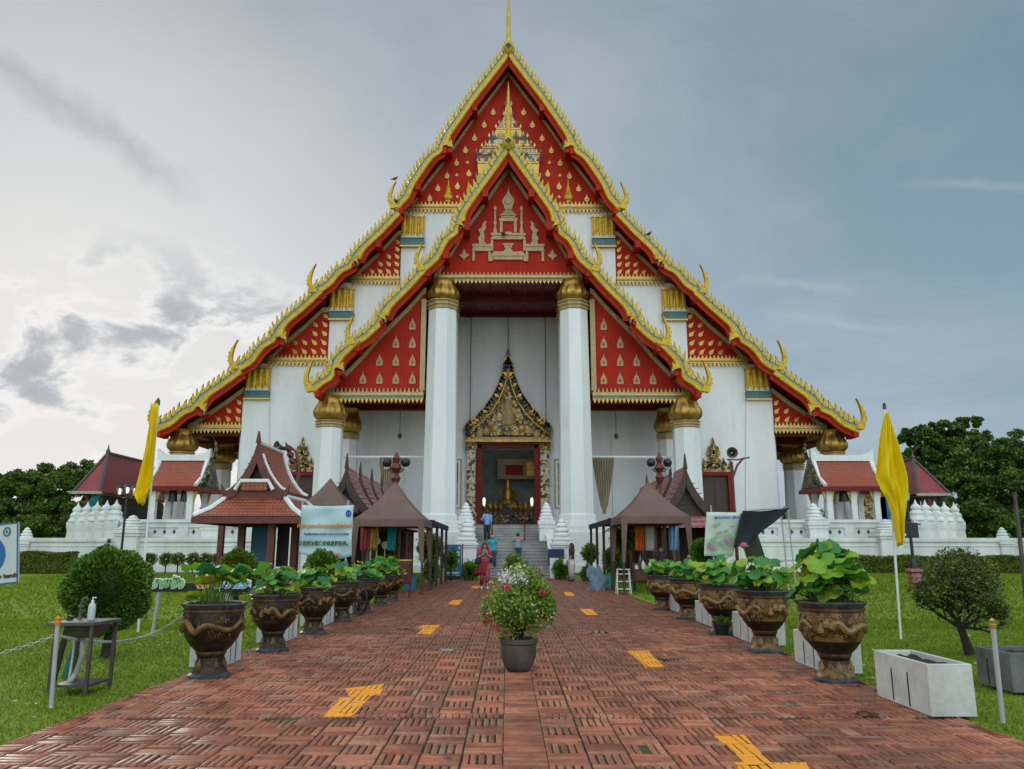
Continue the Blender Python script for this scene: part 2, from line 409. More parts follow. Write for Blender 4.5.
# ================================================================== TEMPLE
DM, DMB, DP, DPB = 60.0, 58.2, 52.0, 50.4
FL = 2.9
temple = thing('temple_hall', 'huge white temple hall with tiered red and gold gables and tall columned porch', 'temple', (0, 50.2, 0))
def T(mb, name, mats, parent=None, **k): return mb.build(name, mats, parent or temple, **k)
def poly(pts, D): return [xz(dx, y, D) for dx, y in pts]
def flip(mb):
    o = MB(); o.v = [(-x, y, z) for x, y, z in mb.v]; o.f = [f[::-1] for f in mb.f]; o.m = list(mb.m); return o
def T2(mb, name, mats, **k): T(mb, name, mats, **k); T(flip(mb), name, mats, **k)
MT = [[(0, 47), (18, 71), (36, 94), (66, 137), (84, 160), (97, 179), (107, 193), (117, 206)],
      [(112, 211), (130, 230), (146, 245), (164, 263), (180, 277), (197, 290)],
      [(189, 289), (207, 306), (225, 321), (248, 345), (262, 358), (275, 367)],
      [(268, 369), (290, 385), (307, 396), (330, 412), (343, 420), (354, 426)]]
PT = [[(0, 142), (18, 168), (33, 189), (47, 209), (59, 229), (75, 251), (90, 268)],
      [(85, 266), (100, 283), (111, 294), (130, 312), (146, 331), (159, 342)],
      [(152, 338), (162, 348), (174, 358), (188, 374), (200, 389)]]
MT = [poly(t, DMB) for t in MT]; PT = [poly(t, DPB) for t in PT]
def resample(P, step):
    out = [P[0]]; L = [0]
    for a, b in zip(P, P[1:]): L.append(L[-1]+math.dist(a, b))
    n = max(2, round(L[-1]/step)); res = []
    for i in range(n+1):
        d = L[-1]*i/n; k = max(j for j in range(len(L)) if L[j] <= d+1e-9); k = min(k, len(P)-2)
        t = (d-L[k])/(L[k+1]-L[k]); res.append((P[k][0]+(P[k+1][0]-P[k][0])*t, P[k][1]+(P[k+1][1]-P[k][1])*t))
    return res, L[-1]
def offs(P, d):
    """offset inward (down and towards the axis) by d (number or list)"""
    o = []
    for i, p in enumerate(P):
        a = P[max(i-1, 0)]; b = P[min(i+1, len(P)-1)]
        tx, tz = b[0]-a[0], b[1]-a[1]; l = math.hypot(tx, tz); dd = d[i] if isinstance(d, list) else d
        x, z = p[0]+tz/l*dd, p[1]-tx/l*dd
        o.append((max(0.0, x), z))
    return o
def barge(tiers, D, th, fin, hooks, yback, ridge_mat, prefix):
    roofs = []
    for k, P in enumerate(tiers):
        first = (k == 0)
        S, L = resample(P, .35); n = len(S)
        hk = hooks[k]
        wave = []; thick = []
        for i in range(n):
            s = i/(n-1); w = 0; t = th
            for h in hk:
                d = (s-h)*L
                w += .30*math.exp(-((d-.6)/.6)**2)            # outer edge sags just past the hook
                if d <= 0: t += th*.62*math.exp(-(d/.6)**2)
                else: t -= th*.42*math.exp(-(d/.5)**2)
            e = (1-s)*L; t += th*.25*math.exp(-(e/.8)**2); w += .26*math.exp(-((e-1.3)/.9)**2)
            wave.append(w); thick.append(t+w)
        A = offs(S, wave); B = offs(S, thick)
        if first:
            A[0] = (0, S[0][1]); B[0] = (0, S[0][1]-th*1.9); 
            if len(B) > 1 and B[1][0] <= 0.01: B[1] = (0.02, B[1][1])
        # roof slab running back
        y0 = D+.25+.05*k
        rb = MB(); o1 = offs(S, .12); o2 = offs(S, .55)
        o1[0] = (0 if first else o1[0][0], o1[0][1]); o2[0] = (0 if first else o2[0][0], S[0][1]-.9 if first else o2[0][1])
        rb.strip(o1, o2, y0, yback+.01*k, 1, mtop=0, mbot=1)
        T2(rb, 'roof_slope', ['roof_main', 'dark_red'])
        # barge band
        b = MB()
        yf = D-.05*k
        b.strip(A, B, yf, yf+.3, 0)
        m1 = [((a[0]*.82+c[0]*.18), (a[1]*.82+c[1]*.18)) for a, c in zip(A, B)]
        m2 = [((a[0]*.74+c[0]*.26), (a[1]*.74+c[1]*.26)) for a, c in zip(A, B)]
        b.strip(A, m1, yf-.05, yf, 1); b.strip(m1, m2, yf-.035, yf, 2)
        m3 = [((a[0]*.04+c[0]*.96), (a[1]*.04+c[1]*.96)) for a, c in zip(A, B)]
        m4 = [((a[0]*.10+c[0]*.90), (a[1]*.10+c[1]*.90)) for a, c in zip(A, B)]
        b.strip(m4, m3, yf-.03, yf, 3)
        # inner red fascia
        i2 = offs(S, [t+.34 for t in thick])
        if first: i2[0] = (0, B[0][1]-.5)
        b.strip(B, i2, yf+.22, yf+.30, 3)
        # hooks
        for h in hk:
            i = int(round(h*(n-1))); i = max(1, min(n-2, i)); c = B[i]
            tx, tz = S[i+1][0]-S[i-1][0], S[i+1][1]-S[i-1][1]; l = math.hypot(tx, tz); tx /= l; tz /= l
            nx, nz = tz, -tx
            def q(u, v, c=c, tx=tx, tz=tz, nx=nx, nz=nz): return (c[0]+tx*u+nx*v, c[1]+tz*u+nz*v)
            sc = th
            b.pxz([q(-.9*sc, -.15*sc), q(-.35*sc, .25*sc), q(.0, .75*sc), q(.28*sc, .95*sc), q(.12*sc, .45*sc), q(.3*sc, .05*sc), q(.25*sc, -.3*sc)][::-1], yf-.08, yf+.2, 0)
            b.pxz([q(-.1*sc, .75*sc), q(.15*sc, 1.12*sc), q(.48*sc, 1.05*sc), q(.36*sc, .8*sc), q(.22*sc, .9*sc), q(.12*sc, .6*sc)][::-1], yf-.10, yf+.1, 1)
            cc = q(.75*sc, .55*sc); b.box(cc[0]-.3*sc, cc[0]+.3*sc, yf-.02, yf+1.4, cc[1]-.32*sc, cc[1]+.3*sc, 3)
        # end beam
        e = B[-1]; b.box(e[0]-.55*th-.1, e[0]+.2*th-.1, yf+.02, yf+1.5, e[1]-.45*th, e[1]+.5*th, 3)
        if L > 9:
            for f in ((.33,) if k else (.36, .62, .84)):
                c = B[int(f*(n-1))]; b.box(c[0]-.3, c[0]+.12, yf+.05, yf+1.5, c[1]-.62, c[1]-.05, 3)
        T2(b, 'bargeboard', ['yellow_gold', 'teal', 'glass_white', 'red_lacquer'])
        # fins
        fb = MB(); Fp, L2 = resample(A, fin*.98); 
        for i in range(1 if k or not first else 1, len(Fp)-1):
            p = Fp[i]; a = Fp[i-1]; c = Fp[i+1]; tx, tz = c[0]-a[0], c[1]-a[1]; l = math.hypot(tx, tz); tx /= l; tz /= l
            nx, nz = -tz, tx          # outward normal
            w = fin*.30
            def q(u, v, p=p, tx=tx, tz=tz, nx=nx, nz=nz): return (p[0]+tx*u+nx*v, p[1]+tz*u+nz*v)
            # leaf leaning uphill, tip curled
            fb.pxz([q(w*1.1, -.05), q(-w*.9, -.05), q(-w*1.9, fin*.45), q(-w*2.0, fin*.8), q(-w*3.0, fin*1.25), q(-w*1.2, fin*1.0), q(-w*.2, fin*.6), q(w*.9, fin*.35)], yf-.02, yf+.16, 0)
            fb.pxz([q(w*2.1, -.03), q(w*.6, -.03), q(-w*.1, fin*.5), q(-w*.8, fin*.86), q(w*1.1, fin*.5)], yf+.05, yf+.22, 1 if i % 2 else 2)
        T2(fb, 'roof_fins', ['yellow_gold', 'teal', 'glass_white'])
        # hang hong (naga head finial) at the lower end
        g = MB(); e = A[-1]; hh = fin*4.7; w = fin*.6
        prof = [(-1.6, -.25), (.5, -.45), (.95, .0), (.8, .5), (1.15, .75), (.75, .95), (1.05, 1.25), (.62, 1.5), (.9, 1.85), (.5, 2.05), (.62, 2.4), (.3, 2.65), (.28, 3.1), (-.15, 3.6),
                (-.02, 3.0), (-.18, 2.4), (-.32, 1.7), (-.35, 1.1), (-.5, .7), (-1.1, .35)]
        bend = lambda v: (.75*math.sin(PI*max(0, v)/2.7)) if v > 0 else 0
        pts = [(e[0]+(u*1.0+bend(v))*w-.1, e[1]+v*hh/3.6) for u, v in prof][::-1]
        g.pxz(pts, yf-.12, yf+.22, 0)
        g.pxz([(e[0]-.1+(u*.5+bend(v*.6+.2))*w, e[1]+v*hh/3.6*.6+.2) for u, v in [(-.2, 0), (.7, .2), (.6, 1.2), (.2, 2.2), (-.1, 1.2)]], yf-.17, yf-.12, 1)
        T(g, 'naga_finial', ['yellow_gold', 'leaf_gold'], bevel=.03)
        g2 = MB(); g2.v = [(-x, y, z) for x, y, z in g.v]; g2.f = [f[::-1] for f in g.f]; g2.m = g.m
        T(g2, 'naga_finial', ['yellow_gold', 'leaf_gold'], bevel=.03)
    return
HOOK_M = [[.60], [.55], [.52], [.50]]; HOOK_P = [[.62], [.60], [.50]]
barge(MT, DMB, .52, .46, HOOK_M, 96, 0, 'main')
barge(PT, DPB, .44, .42, HOOK_P, 60.4, 0, 'porch')
# chofa (apex finials)
def chofa(z0, z1, y, w):
    b = MB(); h = z1-z0
    b.lathe([(w*.3, -.55), (w*.95, -.25), (w*1.15, .1), (w*.9, .5), (w*.62, .12*h), (w*.46, .2*h), (w*.5, .3*h), (w*.36, .33*h), (w*.46, .4*h), (w*.42, .55*h), (w*.3, .75*h), (w*.14, .92*h), (.02, h)], (0, y, z0), 10, sq=(1, 1.2))
    T(b, 'apex_finial', 'yellow_gold', smooth=True)
    d = MB(); d.obox((0, y-w*1.2, z0-.05), (w*.9, .1, w*.9), (0, R(45), 0)); T(d, 'finial_boss', 'black_iron')
zt = hz(47, DMB); chofa(zt-.1, hz(-6, DMB), DMB, .38)
zp = hz(142, DPB); chofa(zp-.1, hz(83, DPB), DPB-.1, .34)
# -------- pediments
def zline(P):           # roof underside as function X -> Z
    def f(x):
        for a, b in zip(P, P[1:]):
            if a[0] <= x <= b[0]+1e-6: return a[1]+(b[1]-a[1])*(x-a[0])/max(1e-6, b[0]-a[0])
        return P[-1][1]+(P[-1][1]-P[-2][1])/(P[-1][0]-P[-2][0])*(x-P[-1][0]) if x > P[-1][0] else P[0][1]
    return f
def pedi(P, xin, zb, D, inset, mat='red_lacquer', centre=False, mould=.32, xo=None, drop=0):
    f = zline(P); g = lambda x: f(x)-inset
    xs = [xin]; x = xin
    while g(x) > zb+.05 and x < 40: x += .2; xs.append(x)
    if g(x) < zb: # refine
        lo, hi = x-.2, x
        for _ in range(20):
            m = (lo+hi)/2
            if g(m) > zb: lo = m
            else: hi = m
        xs[-1] = lo
    xe = xs[-1]; top = [(x, g(x)) for x in xs]
    sides = [1, -1]
    if centre:
        pts = [(-x, z) for x, z in top[::-1][:-1]]+top; pts = pts[::-1]
        if pts[0][1] > zb+.02: pts = [(xe, zb)]+pts+[(-xe, zb)]
        pd = MB().pxz(pts[::-1], D, D+.4); o = T(pd, 'pediment', mat); P0 = [(o, 1)]
    else:
        P0 = []
        for sgn in sides:
            pts = [(sgn*x, z) for x, z in top]+[(sgn*xin, zb)]
            if sgn > 0: pts = pts[::-1]
            P0.append((T(MB().pxz(pts[::-1] if sgn < 0 else pts[::-1], D, D+.4), 'pediment', mat), sgn))
    # moulding along roof line
    for o, sgn in (P0 if not centre else [(P0[0][0], 1)]):
        b = MB(); A = [(x, z) for x, z in top]; Bm = [(x, z-mould*1.25) for x, z in top]
        b.strip(A, Bm, D-.16, D-.01, 0); b.strip([(x, z-mould*.35) for x, z in top], [(x, z-mould*.85) for x, z in top], D-.22, D-.16, 0)
        if centre: b.mirror()
        elif sgn < 0: b.v = [(-x, y, z) for x, y, z in b.v]; b.f = [q[::-1] for q in b.f]
        b.build('moulding', 'cream_trim', o)
    def inside(x, z, mx=.35, mz=.3): return x > xin+mx*.2 and z > zb+mz*.2 and z < g(x+mx*.6)-mould*1.25-mz*.45
    return P0, xe, g, inside
def leaf_poly(x, z, w, h, tilt=0):
    pts = [(0, -.5), (.32, -.38), (.42, -.12), (.22, .1), (.10, .25), (0, .5), (-.10, .25), (-.22, .1), (-.42, -.12), (-.32, -.38)]
    c, s = math.cos(tilt), math.sin(tilt)
    return [(x+(u*w*c-v*h*s), z+(u*w*s+v*h*c)) for u, v in pts]
def ornaments(o, items, D, mat='leaf_gold', mirrored=0):
    for (x, z, w, h, t) in items:
        b = MB(); b.pxz(leaf_poly(x, z, w, h, t), D-.07, D+.02); b.pxz(leaf_poly(x, z+.03*h, w*.55, h*.5, t), D-.11, D-.07)
        if mirrored < 0: b.v = [(-x, y, z) for x, y, z in b.v]; b.f = [q[::-1] for q in b.f]
        b.build('gilded_ornament', mat, o)
def frieze(x0, x1, z0, z1, D, tooth=.3, mats=('leaf_gold', 'cream_trim', 'leaf_gold', 'teal'), parent=None):
    b = MB(); h = z1-z0
    b.box(x0, x1, D-.22, D+.1, z0+h*.35, z1-h*.15, 0); b.box(x0, x1, D-.27, D-.22, z0+h*.62, z0+h*.72, 2); b.box(x0, x1, D-.25, D-.22, z0+h*.46, z0+h*.54, 3)
    n = max(1, round((x1-x0)/tooth)); w = (x1-x0)/n
    for i in range(n):
        c = x0+(i+.5)*w
        b.pxz([(c-w*.46, z0+h*.36), (c, z0), (c+w*.46, z0+h*.36)], D-.18, D-.06, 2)
        b.pxz([(c-w*.36, z1-h*.16), (c+w*.36, z1-h*.16), (c, z1+h*.2)], D-.18, D-.06, 0)
    return T(b, 'frieze', list(mats))
off_m = 1.05
HALF = {}
# main tier 1
z1a, z1b = hz(204, DM), hz(214, DM)
P1, xe1, g1, in1 = pedi(MT[0], 0, z1a, DM, 1.15, centre=True)
frieze(-xe1-.3, xe1+.3, z1b, z1a, DM, .32)
items = []
for sg in (1, -1):
    for (px, py) in [(437, 440), (402, 490), (364, 542), (328, 590), (293, 640), (256, 690), (220, 740), (188, 780), (342, 682), (297, 732)]:
        X, Z = xz((497-px)/3.94, py/3.94, DM); items.append((sg*X, Z, .5, .72, 0))
ornaments(P1[0][0], items, DM)
items = []
for sg in (1, -1):
    for (px, py) in [(336, 640), (294, 690), (297, 775)]:
        X, Z = xz((497-px)/3.94, py/3.94, DM); items.append((sg*X, Z, .34, .3, 0))
ornaments(P1[0][0], items, DM)
b = MB()
for sg in (1, -1):
    X, Z = xz((497-260)/3.94, 797/3.94, DM)
    b = MB(); b.lathe([(.22, 0), (.22, .12), (.12, .14), (.34, .3), (.38, .6), (.2, .68), (.3, .8), (.16, 1.0), (.2, 1.1), (.08, 1.4), (.0, 2.2)], (sg*X, DM-.02, Z), 8, sq=(1, .5))
    X2, Z2 = xz((497-340)/3.94, 790/3.94, DM); b.lathe([(.2, 0), (.3, .3), (.15, .6), (.18, .9), (.03, 1.7)], (sg*X2, DM-.02, Z2), 8, sq=(1, .5))
    b.build('spire_ornament', 'yellow_gold', P1[0][0])
# central stepped spire relief
b = MB()
lv = [(415, 8), (430, 22), (470, 34), (505, 72), (522, 96), (548, 120), (560, 150), (588, 176), (600, 205), (625, 250), (660, 240), (720, 250), (790, 260)]
for i, ((y0, w0), (y1, w1)) in enumerate(zip(lv, lv[1:])):
    za, zb_ = hz(y0/3.94, DM), hz(y1/3.94, DM); a, c = w0/3.94/2, w1/3.94/2; a = hx(a, y0/3.94, DM); c = hx(c, y1/3.94, DM)
    b.pxz([(-a, za), (a, za), (c*.93, zb_+.12), (-c*.93, zb_+.12)][::-1], DM-.35-.04*i, DM+.01, i % 3)
    b.box(-c, c, DM-.42-.045*i, DM-.02, zb_-.02, zb_+.13, (i+1) % 3)
    m = max(2, int(c/.3))
    for k in range(-m, m+1):
        xk = k*c/m; b.pxz(leaf_poly(xk, zb_+.30, .22, .42), DM-.46-.045*i, DM-.36-.045*i, 1 if k % 2 else 0)
b.build('stepped_spire', ['spire_mosaic', 'leaf_gold', 'emblem'], P1[0][0])
# tiers 2..4
XW = [hx(107, 250, DM), hx(178, 320, DM), hx(263, 400, DM), hx(271, 535, DM)]
def fill(o, inside, xin, z0, dx, dz, w, h, tilt, D, mat, skew=0, sg=1, parent=None):
    it = []; r = 0; z = z0
    while r < 12:
        x = xin+dx*.5
        row = 0
        while x < xin+12:
            if inside(x, z, dx*.35, dz*.45): it.append((x, z, w, h, -tilt)); row += 1
            x += dx
        if not row: break
        z += dz; r += 1
    ornaments(o, it, D, mat, sg)
def side(tier, Dp, xin, yfr0, yfr1, inset, dx, dz, w, h, tilt, mat='leaf_gold', pm='red_lacquer', tooth=.3, x2=.2):
    za, zb = hz(yfr0, Dp), hz(yfr1, Dp)
    P0, xe, g, ins = pedi(tier, xin, za, Dp, inset, pm)
    for o, sg in P0:
        fill(o, ins, xin, za+dz*.62, dx, dz, w, h, tilt, Dp, mat, sg=sg)
        x0, x1 = (xin, xe+x2) if sg > 0 else (-xe-x2, -xin); frieze(x0, x1, zb, za, Dp, tooth)
    return xe
side(MT[1], DM-.02, XW[0]+.02, 276, 286, 1.0, .66, .64, .36, .62, .75)
side(MT[2], DM-.02, XW[1]+.02, 357, 367, 1.0, .76, .74, .38, .68, .75)
side(MT[3], DM-.02, XW[2]+.02, 424, 434, 1.0, .76, .66, .38, .62, .75)
# capitals on the pilasters of the main wall
def capital(xc, w, y0, y1, y2):
    for sg in (-1, 1):
        b = MB(); z0, z1, z2 = hz(y0, DM), hz(y1, DM), hz(y2, DM); X = sg*xc
        b.box(X-w/2, X+w/2, DM-.28, DM, z1, z0, 1); b.box(X-w/2-.08, X+w/2+.08, DM-.38, DM-.28+.02, z0-.14, z0+.05, 3)
        for i in range(4):
            c = X-w/2+(i+.5)*w/4
            b.lathe([(.0, z1+.12), (w*.07, z1+.2), (w*.10, z1+.5), (w*.10, z0-.3), (w*.07, z0-.16), (0, z0-.14)], (c, DM-.28, 0), 8, mi=0)
            b.pxz([(c-w/8, z1+.02), (c, z1+.38), (c+w/8, z1+.02)][::-1], DM-.44, DM-.30, 4)
        b.box(X-w/2-.03, X+w/2+.03, DM-.34, DM, z1-(z1-z2)*.35, z1, 2); b.box(X-w/2-.01, X+w/2+.01, DM-.36, DM, z2, z1-(z1-z2)*.38, 2)
        b.box(X-w/2-.06, X+w/2+.06, DM-.42, DM-.1, z2-.12, z2, 3)
        T(b, 'capital', ['yellow_gold', 'gold', 'teal', 'leaf_gold', 'glass_white'])
w24 = hx(11.5, 240, DM)*2
capital(XW[0]-w24/2, w24, 217, 240, 247); capital(XW[1]-w24/2, w24, 289, 313, 320); capital(XW[2]-w24/2-.1, w24, 368, 392, 399)
# -------- main walls
b = MB()
def wall(xb0, xt0, xb1, xt1, z0, z1, d0=DM, d1=DM+.8, mi=0): b.pxz([(xb0, z0), (xb1, z0), (xt1, z1), (xt0, z1)], d0, d1, mi)
zt3, zt2, zt1 = hz(364, DM), hz(283, DM), hz(211, DM)
dw = hx(29, 500, DM); dzt = hz(448, DM); dzb = hz(529, DM)
for sg in (1, -1):
    pts = [(dw, 0), (XW[3], 0), (XW[2], zt3), (dw, zt3)]
    pts = [(sg*x, z) for x, z in pts]; b.pxz(pts if sg > 0 else pts[::-1], DM, DM+.8)
b.box(-dw, dw, DM, DM+.8, dzt, zt3); b.box(-dw, dw, DM, DM+.8, 0, dzb)
b.box(-XW[1], XW[1], DM, DM+.8, zt3, zt2); b.box(-XW[0], XW[0], DM, DM+.8, zt2, zt1)
# hall side walls run back
for sg in (1, -1): b.box(sg*XW[2]-.4, sg*XW[2]+.4, DM+.8, 94, 0, zt3); b.box(sg*XW[1]-.4, sg*XW[1]+.4, DM+.8, 94, zt3, zt2); b.box(sg*XW[0]-.4, sg*XW[0]+.4, DM+.8, 94, zt2, zt1)
T(b, 'wall', 'white_wall')
b = MB()  # pilasters (slightly proud)
for sg in (1, -1):
    for (X, zl, zh) in ((XW[0]-w24/2, hz(290, DM), hz(247, DM)), (XW[1]-w24/2, zt3-.6, hz(320, DM)), ):
        b.box(sg*X-w24/2+.03, sg*X+w24/2-.03, DM-.12, DM, zl, zh)
    wb = 1.0
    pts = [(XW[3]-w24*1.45, 0), (XW[3]+.05, 0), (XW[2]+.03, hz(399, DM)), (XW[2]-w24-.1, hz(399, DM))]
    pts = [(sg*x, z) for x, z in pts]; b.pxz(pts if sg > 0 else pts[::-1], DM-.14, DM)
    # porch responds
    for dx in (50, 160, 108): 
        X = hx(dx, 450, DM); b.box(sg*X-.35, sg*X+.35, DM-.1, DM, FL, hz(420 if dx > 60 else 325, DM))
    T(b, 'pilaster', 'white_wall'); b = MB()
# floor platform
b = MB(); b.box(-hx(345, 535, DP), hx(345, 535, DP), 53.7, 96, 0, FL-.35, 0); b.box(-13.6, 13.6, 50.4, 60, 0, FL, 0)
T(b, 'platform', 'white_old')
# platform skirts of the porch columns
for sg in (1, -1):
    b = MB()
    for i, (x0, x1, y0, z) in enumerate([(2.35, 13.9, 50.25, FL+.03), (3.0, 6.6, 50.05, FL-.35), (2.6, 13.95, 50.0, 1.2), (2.6, 14.1, 49.8, .5)]):
        b.box(min(sg*x0, sg*x1), max(sg*x0, sg*x1), y0, 52, 0, z)
    T(b, 'plinth', 'white_old', bevel=.04)
# -------- columns
def column(name, X, y, w0, w1, z0, z1, zr, zg, cap=1.0, label=None, capmat='gold'):
    c = MB(); o8 = PI/8
    c.lathe([(w0*1.22, z0), (w0*1.22, z0+.3), (w0*1.12, z0+.35), (w0*1.12, z0+.7), (w0, z0+.85), (w1, zr)], (X, y, 0), 8, o8)
    col = T(c, 'column', 'white_wall')
    r = MB(); w = w1*1.03; hh = zg-zr
    r.lathe([(w*.99, zr-.02), (w*1.06, zr+hh*.08), (w*1.06, zr+hh*.2), (w, zr+hh*.26), (w, zr+hh*.36), (w*1.10, zr+hh*.44), (w*1.10, zr+hh*.58), (w*1.0, zr+hh*.64), (w*1.02, zr+hh*.8), (w*1.14, zr+hh*.86), (w*1.14, zg-.02)], (X, y, 0), 8, o8)
    r.build('rings', 'cream_trim', col)
    g = MB(); h = z1-zg; w = w1*cap
    def md(t, z): return 1+.035*math.cos(16*t)*(1 if .1 < (z-zg)/h < .9 else 0)
    g.lathe([(w*.98, zg), (w*1.12, zg+h*.05), (w*1.32, zg+h*.18), (w*1.40, zg+h*.34), (w*1.30, zg+h*.50), (w*1.10, zg+h*.66), (w*1.0, zg+h*.80), (w*1.02, zg+h*.92), (w*1.12, z1)], (X, y, 0), 48, 0, mod=md)
    g.build('lotus_capital', capmat, col, smooth=True)
    return col
zc = [hz(y, DP) for y in (281, 302, 311)]
zs = [hz(y, DP) for y in (397, 421, 428)]
for sg in (1, -1):
    X = hx(67, 400, DP); column('c', sg*X, DP+.2, hx(17.8, 520, DP), hx(14.6, 311, DP), FL, zc[0], zc[2], zc[1], .82)
    column('c', sg*X, 55.2, hx(15.5, 520, DP), hx(13.0, 311, DP), FL, zc[0]+.2, zc[2], zc[1], .82)
    X = hx(178, 420, DP); column('c', sg*X, DP+.2, hx(14.6, 500, DP), hx(13.2, 428, DP), FL, zs[0], zs[2], zs[1], .92)
    column('c', sg*X, 58.0, hx(14, 500, DP), hx(12, 428, DP), FL, zs[0]+.2, zs[2], zs[1], .92)
    # side aisle columns
    ze = [hz(y, DM) for y in (430, 452, 459)]
    X = hx(325, 440, DM); column('c', sg*X, DM+.3, hx(12.5, 440, DM), hx(10.8, 440, DM), FL-.35, ze[0], ze[2], ze[1], .98)
    X = hx(325, 440, DM); column('c', sg*X, DM+8.8, hx(12.5, 440, DM), hx(10.8, 440, DM), FL-.35, ze[0], ze[2], ze[1], .98)
    X = hx(325, 440, DM); column('c', sg*X, DM+18.8, hx(12.5, 440, DM), hx(10.8, 440, DM), FL-.35, ze[0], ze[2], ze[1], .98)
# aisle ceiling beams
b = MB()
za = hz(433, DM)
for sg in (1, -1):
    x0, x1 = sorted((sg*XW[2], sg*(hx(346, 430, DM))))
    b.box(x0, x1, DM+.45, DM+1.1, za-.1, za+.45); 
    for k in range(1, 6): b.box(x0, x1, DM+k*5.6, DM+k*5.6+.5, za-.1, za+.45)
    xx = sg*hx(325, 440, DM); b.box(xx-.45, xx+.45, DM-.1, 92, za+.1, za+.6)
    b.box(x0, x1, DM+.4, 92, za+.46, za+.6)
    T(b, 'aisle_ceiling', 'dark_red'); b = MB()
# -------- porch gable
zf0, zf1 = hz(275, DP), hz(285, DP)
PP, xep, gp, inp = pedi(PT[0], 0, zf0, DP, 1.1, centre=True, mould=.36)
frieze(-hx(70, 280, DP), hx(70, 280, DP), zf1, zf0, DP-.1, .28, ('cream_trim', 'leaf_gold', 'leaf_gold', 'teal'))
# vertical board grooves
b = MB(); xw = hx(66, 270, DP); k = -xw
while k < xw:
    zz = gp(abs(k)+.1)-.6
    if zz > zf0+.2: b.box(k-.012, k+.012, DP-.02, DP+.01, zf0, zz)
    k += .27
b.build('board_ribs', 'red_lacquer', PP[0][0])
# throne emblem from boxes & outlines
b = MB()
def ez(px, py): return xz((px-427)/6.41, 170+py/6.41, DP)
def ebox(x0, y0, x1, y1, d=.12):
    p = ez(x0, y1); q = ez(x1, y0); b.box(min(p[0], q[0]), max(p[0], q[0]), DP-d, DP+.02, min(p[1], q[1]), max(p[1], q[1]))
def epoly(pts, d=.12):
    P = [ez(427+x, y) for x, y in pts]
    if sum(a[0]*c[1]-c[0]*a[1] for a, c in zip(P, P[1:]+P[:1])) > 0: P = P[::-1]
    b.pxz(P[::-1], DP-d, DP+.02)
def esym(x0, y0, x1, y1, d=.12): ebox(427+x0, y0, 427+x1, y1, d); ebox(427-x1, y0, 427-x0, y1, d)
epoly([(0, 98), (3, 130), (9, 152), (22, 170), (38, 195), (40, 212), (28, 232), (26, 255), (-26, 255), (-28, 232), (-40, 212), (-38, 195), (-22, 170), (-9, 152), (-3, 130)])
epoly([(0, 165), (16, 185), (26, 205), (16, 222), (-16, 222), (-26, 205), (-16, 185)], .18)
for (w, y0, y1) in [(22, 258, 266), (30, 268, 276), (42, 278, 286), (54, 288, 296), (46, 298, 308), (58, 312, 332)]: ebox(427-w, y0, 427+w, y1, .14 if w != 46 else .1)
esym(36, 332, 54, 404); ebox(427-20, 398, 427+20, 412, .1)
esym(79, 262, 90, 330, .1); esym(75, 240, 94, 262, .14); esym(75, 330, 94, 352); esym(78, 352, 91, 380, .1); esym(73, 380, 96, 412)
for sg in (1, -1): epoly([(sg*85, 228), (sg*92, 246), (sg*78, 246)])
ebox(427-112, 408, 427+112, 424, .16); ebox(427-104, 424, 427+104, 438, .12); ebox(427-114, 438, 427+114, 450, .16)
esym(96, 450, 113, 520); ebox(427-34, 474, 427+34, 486, .15); ebox(427-26, 486, 427+26, 502, .12); ebox(427-18, 502, 427+18, 514, .12); ebox(427-26, 514, 427+26, 526, .14)
ebox(427-98, 526, 427+98, 540, .14); ebox(427-112, 540, 427+112, 556, .17); ebox(427-96, 556, 427+96, 578, .12); esym(98, 556, 128, 588, .14)
esym(112, 478, 232, 496, .16); esym(116, 496, 228, 510, .12); esym(112, 510, 232, 524, .16); esym(214, 524, 230, 588); esym(112, 524, 128, 556)
for sg in (1, -1):   # kneeling figures
    epoly([(sg*p[0], p[1]) for p in [(146, 478), (190, 478), (188, 462), (196, 440), (180, 420), (186, 400), (196, 388), (178, 378), (168, 366), (164, 346), (146, 328), (140, 336), (146, 356), (142, 372), (148, 386), (158, 400), (152, 420), (150, 440), (156, 456), (146, 466)]])
    epoly([(sg*p[0], p[1]) for p in [(282, 508), (292, 524), (296, 540), (318, 548), (304, 560), (292, 568), (284, 584), (276, 568), (262, 560), (248, 548), (270, 540), (274, 524)]])
bb = b.build('royal_throne_relief', 'emblem', PP[0][0], bevel=.015)
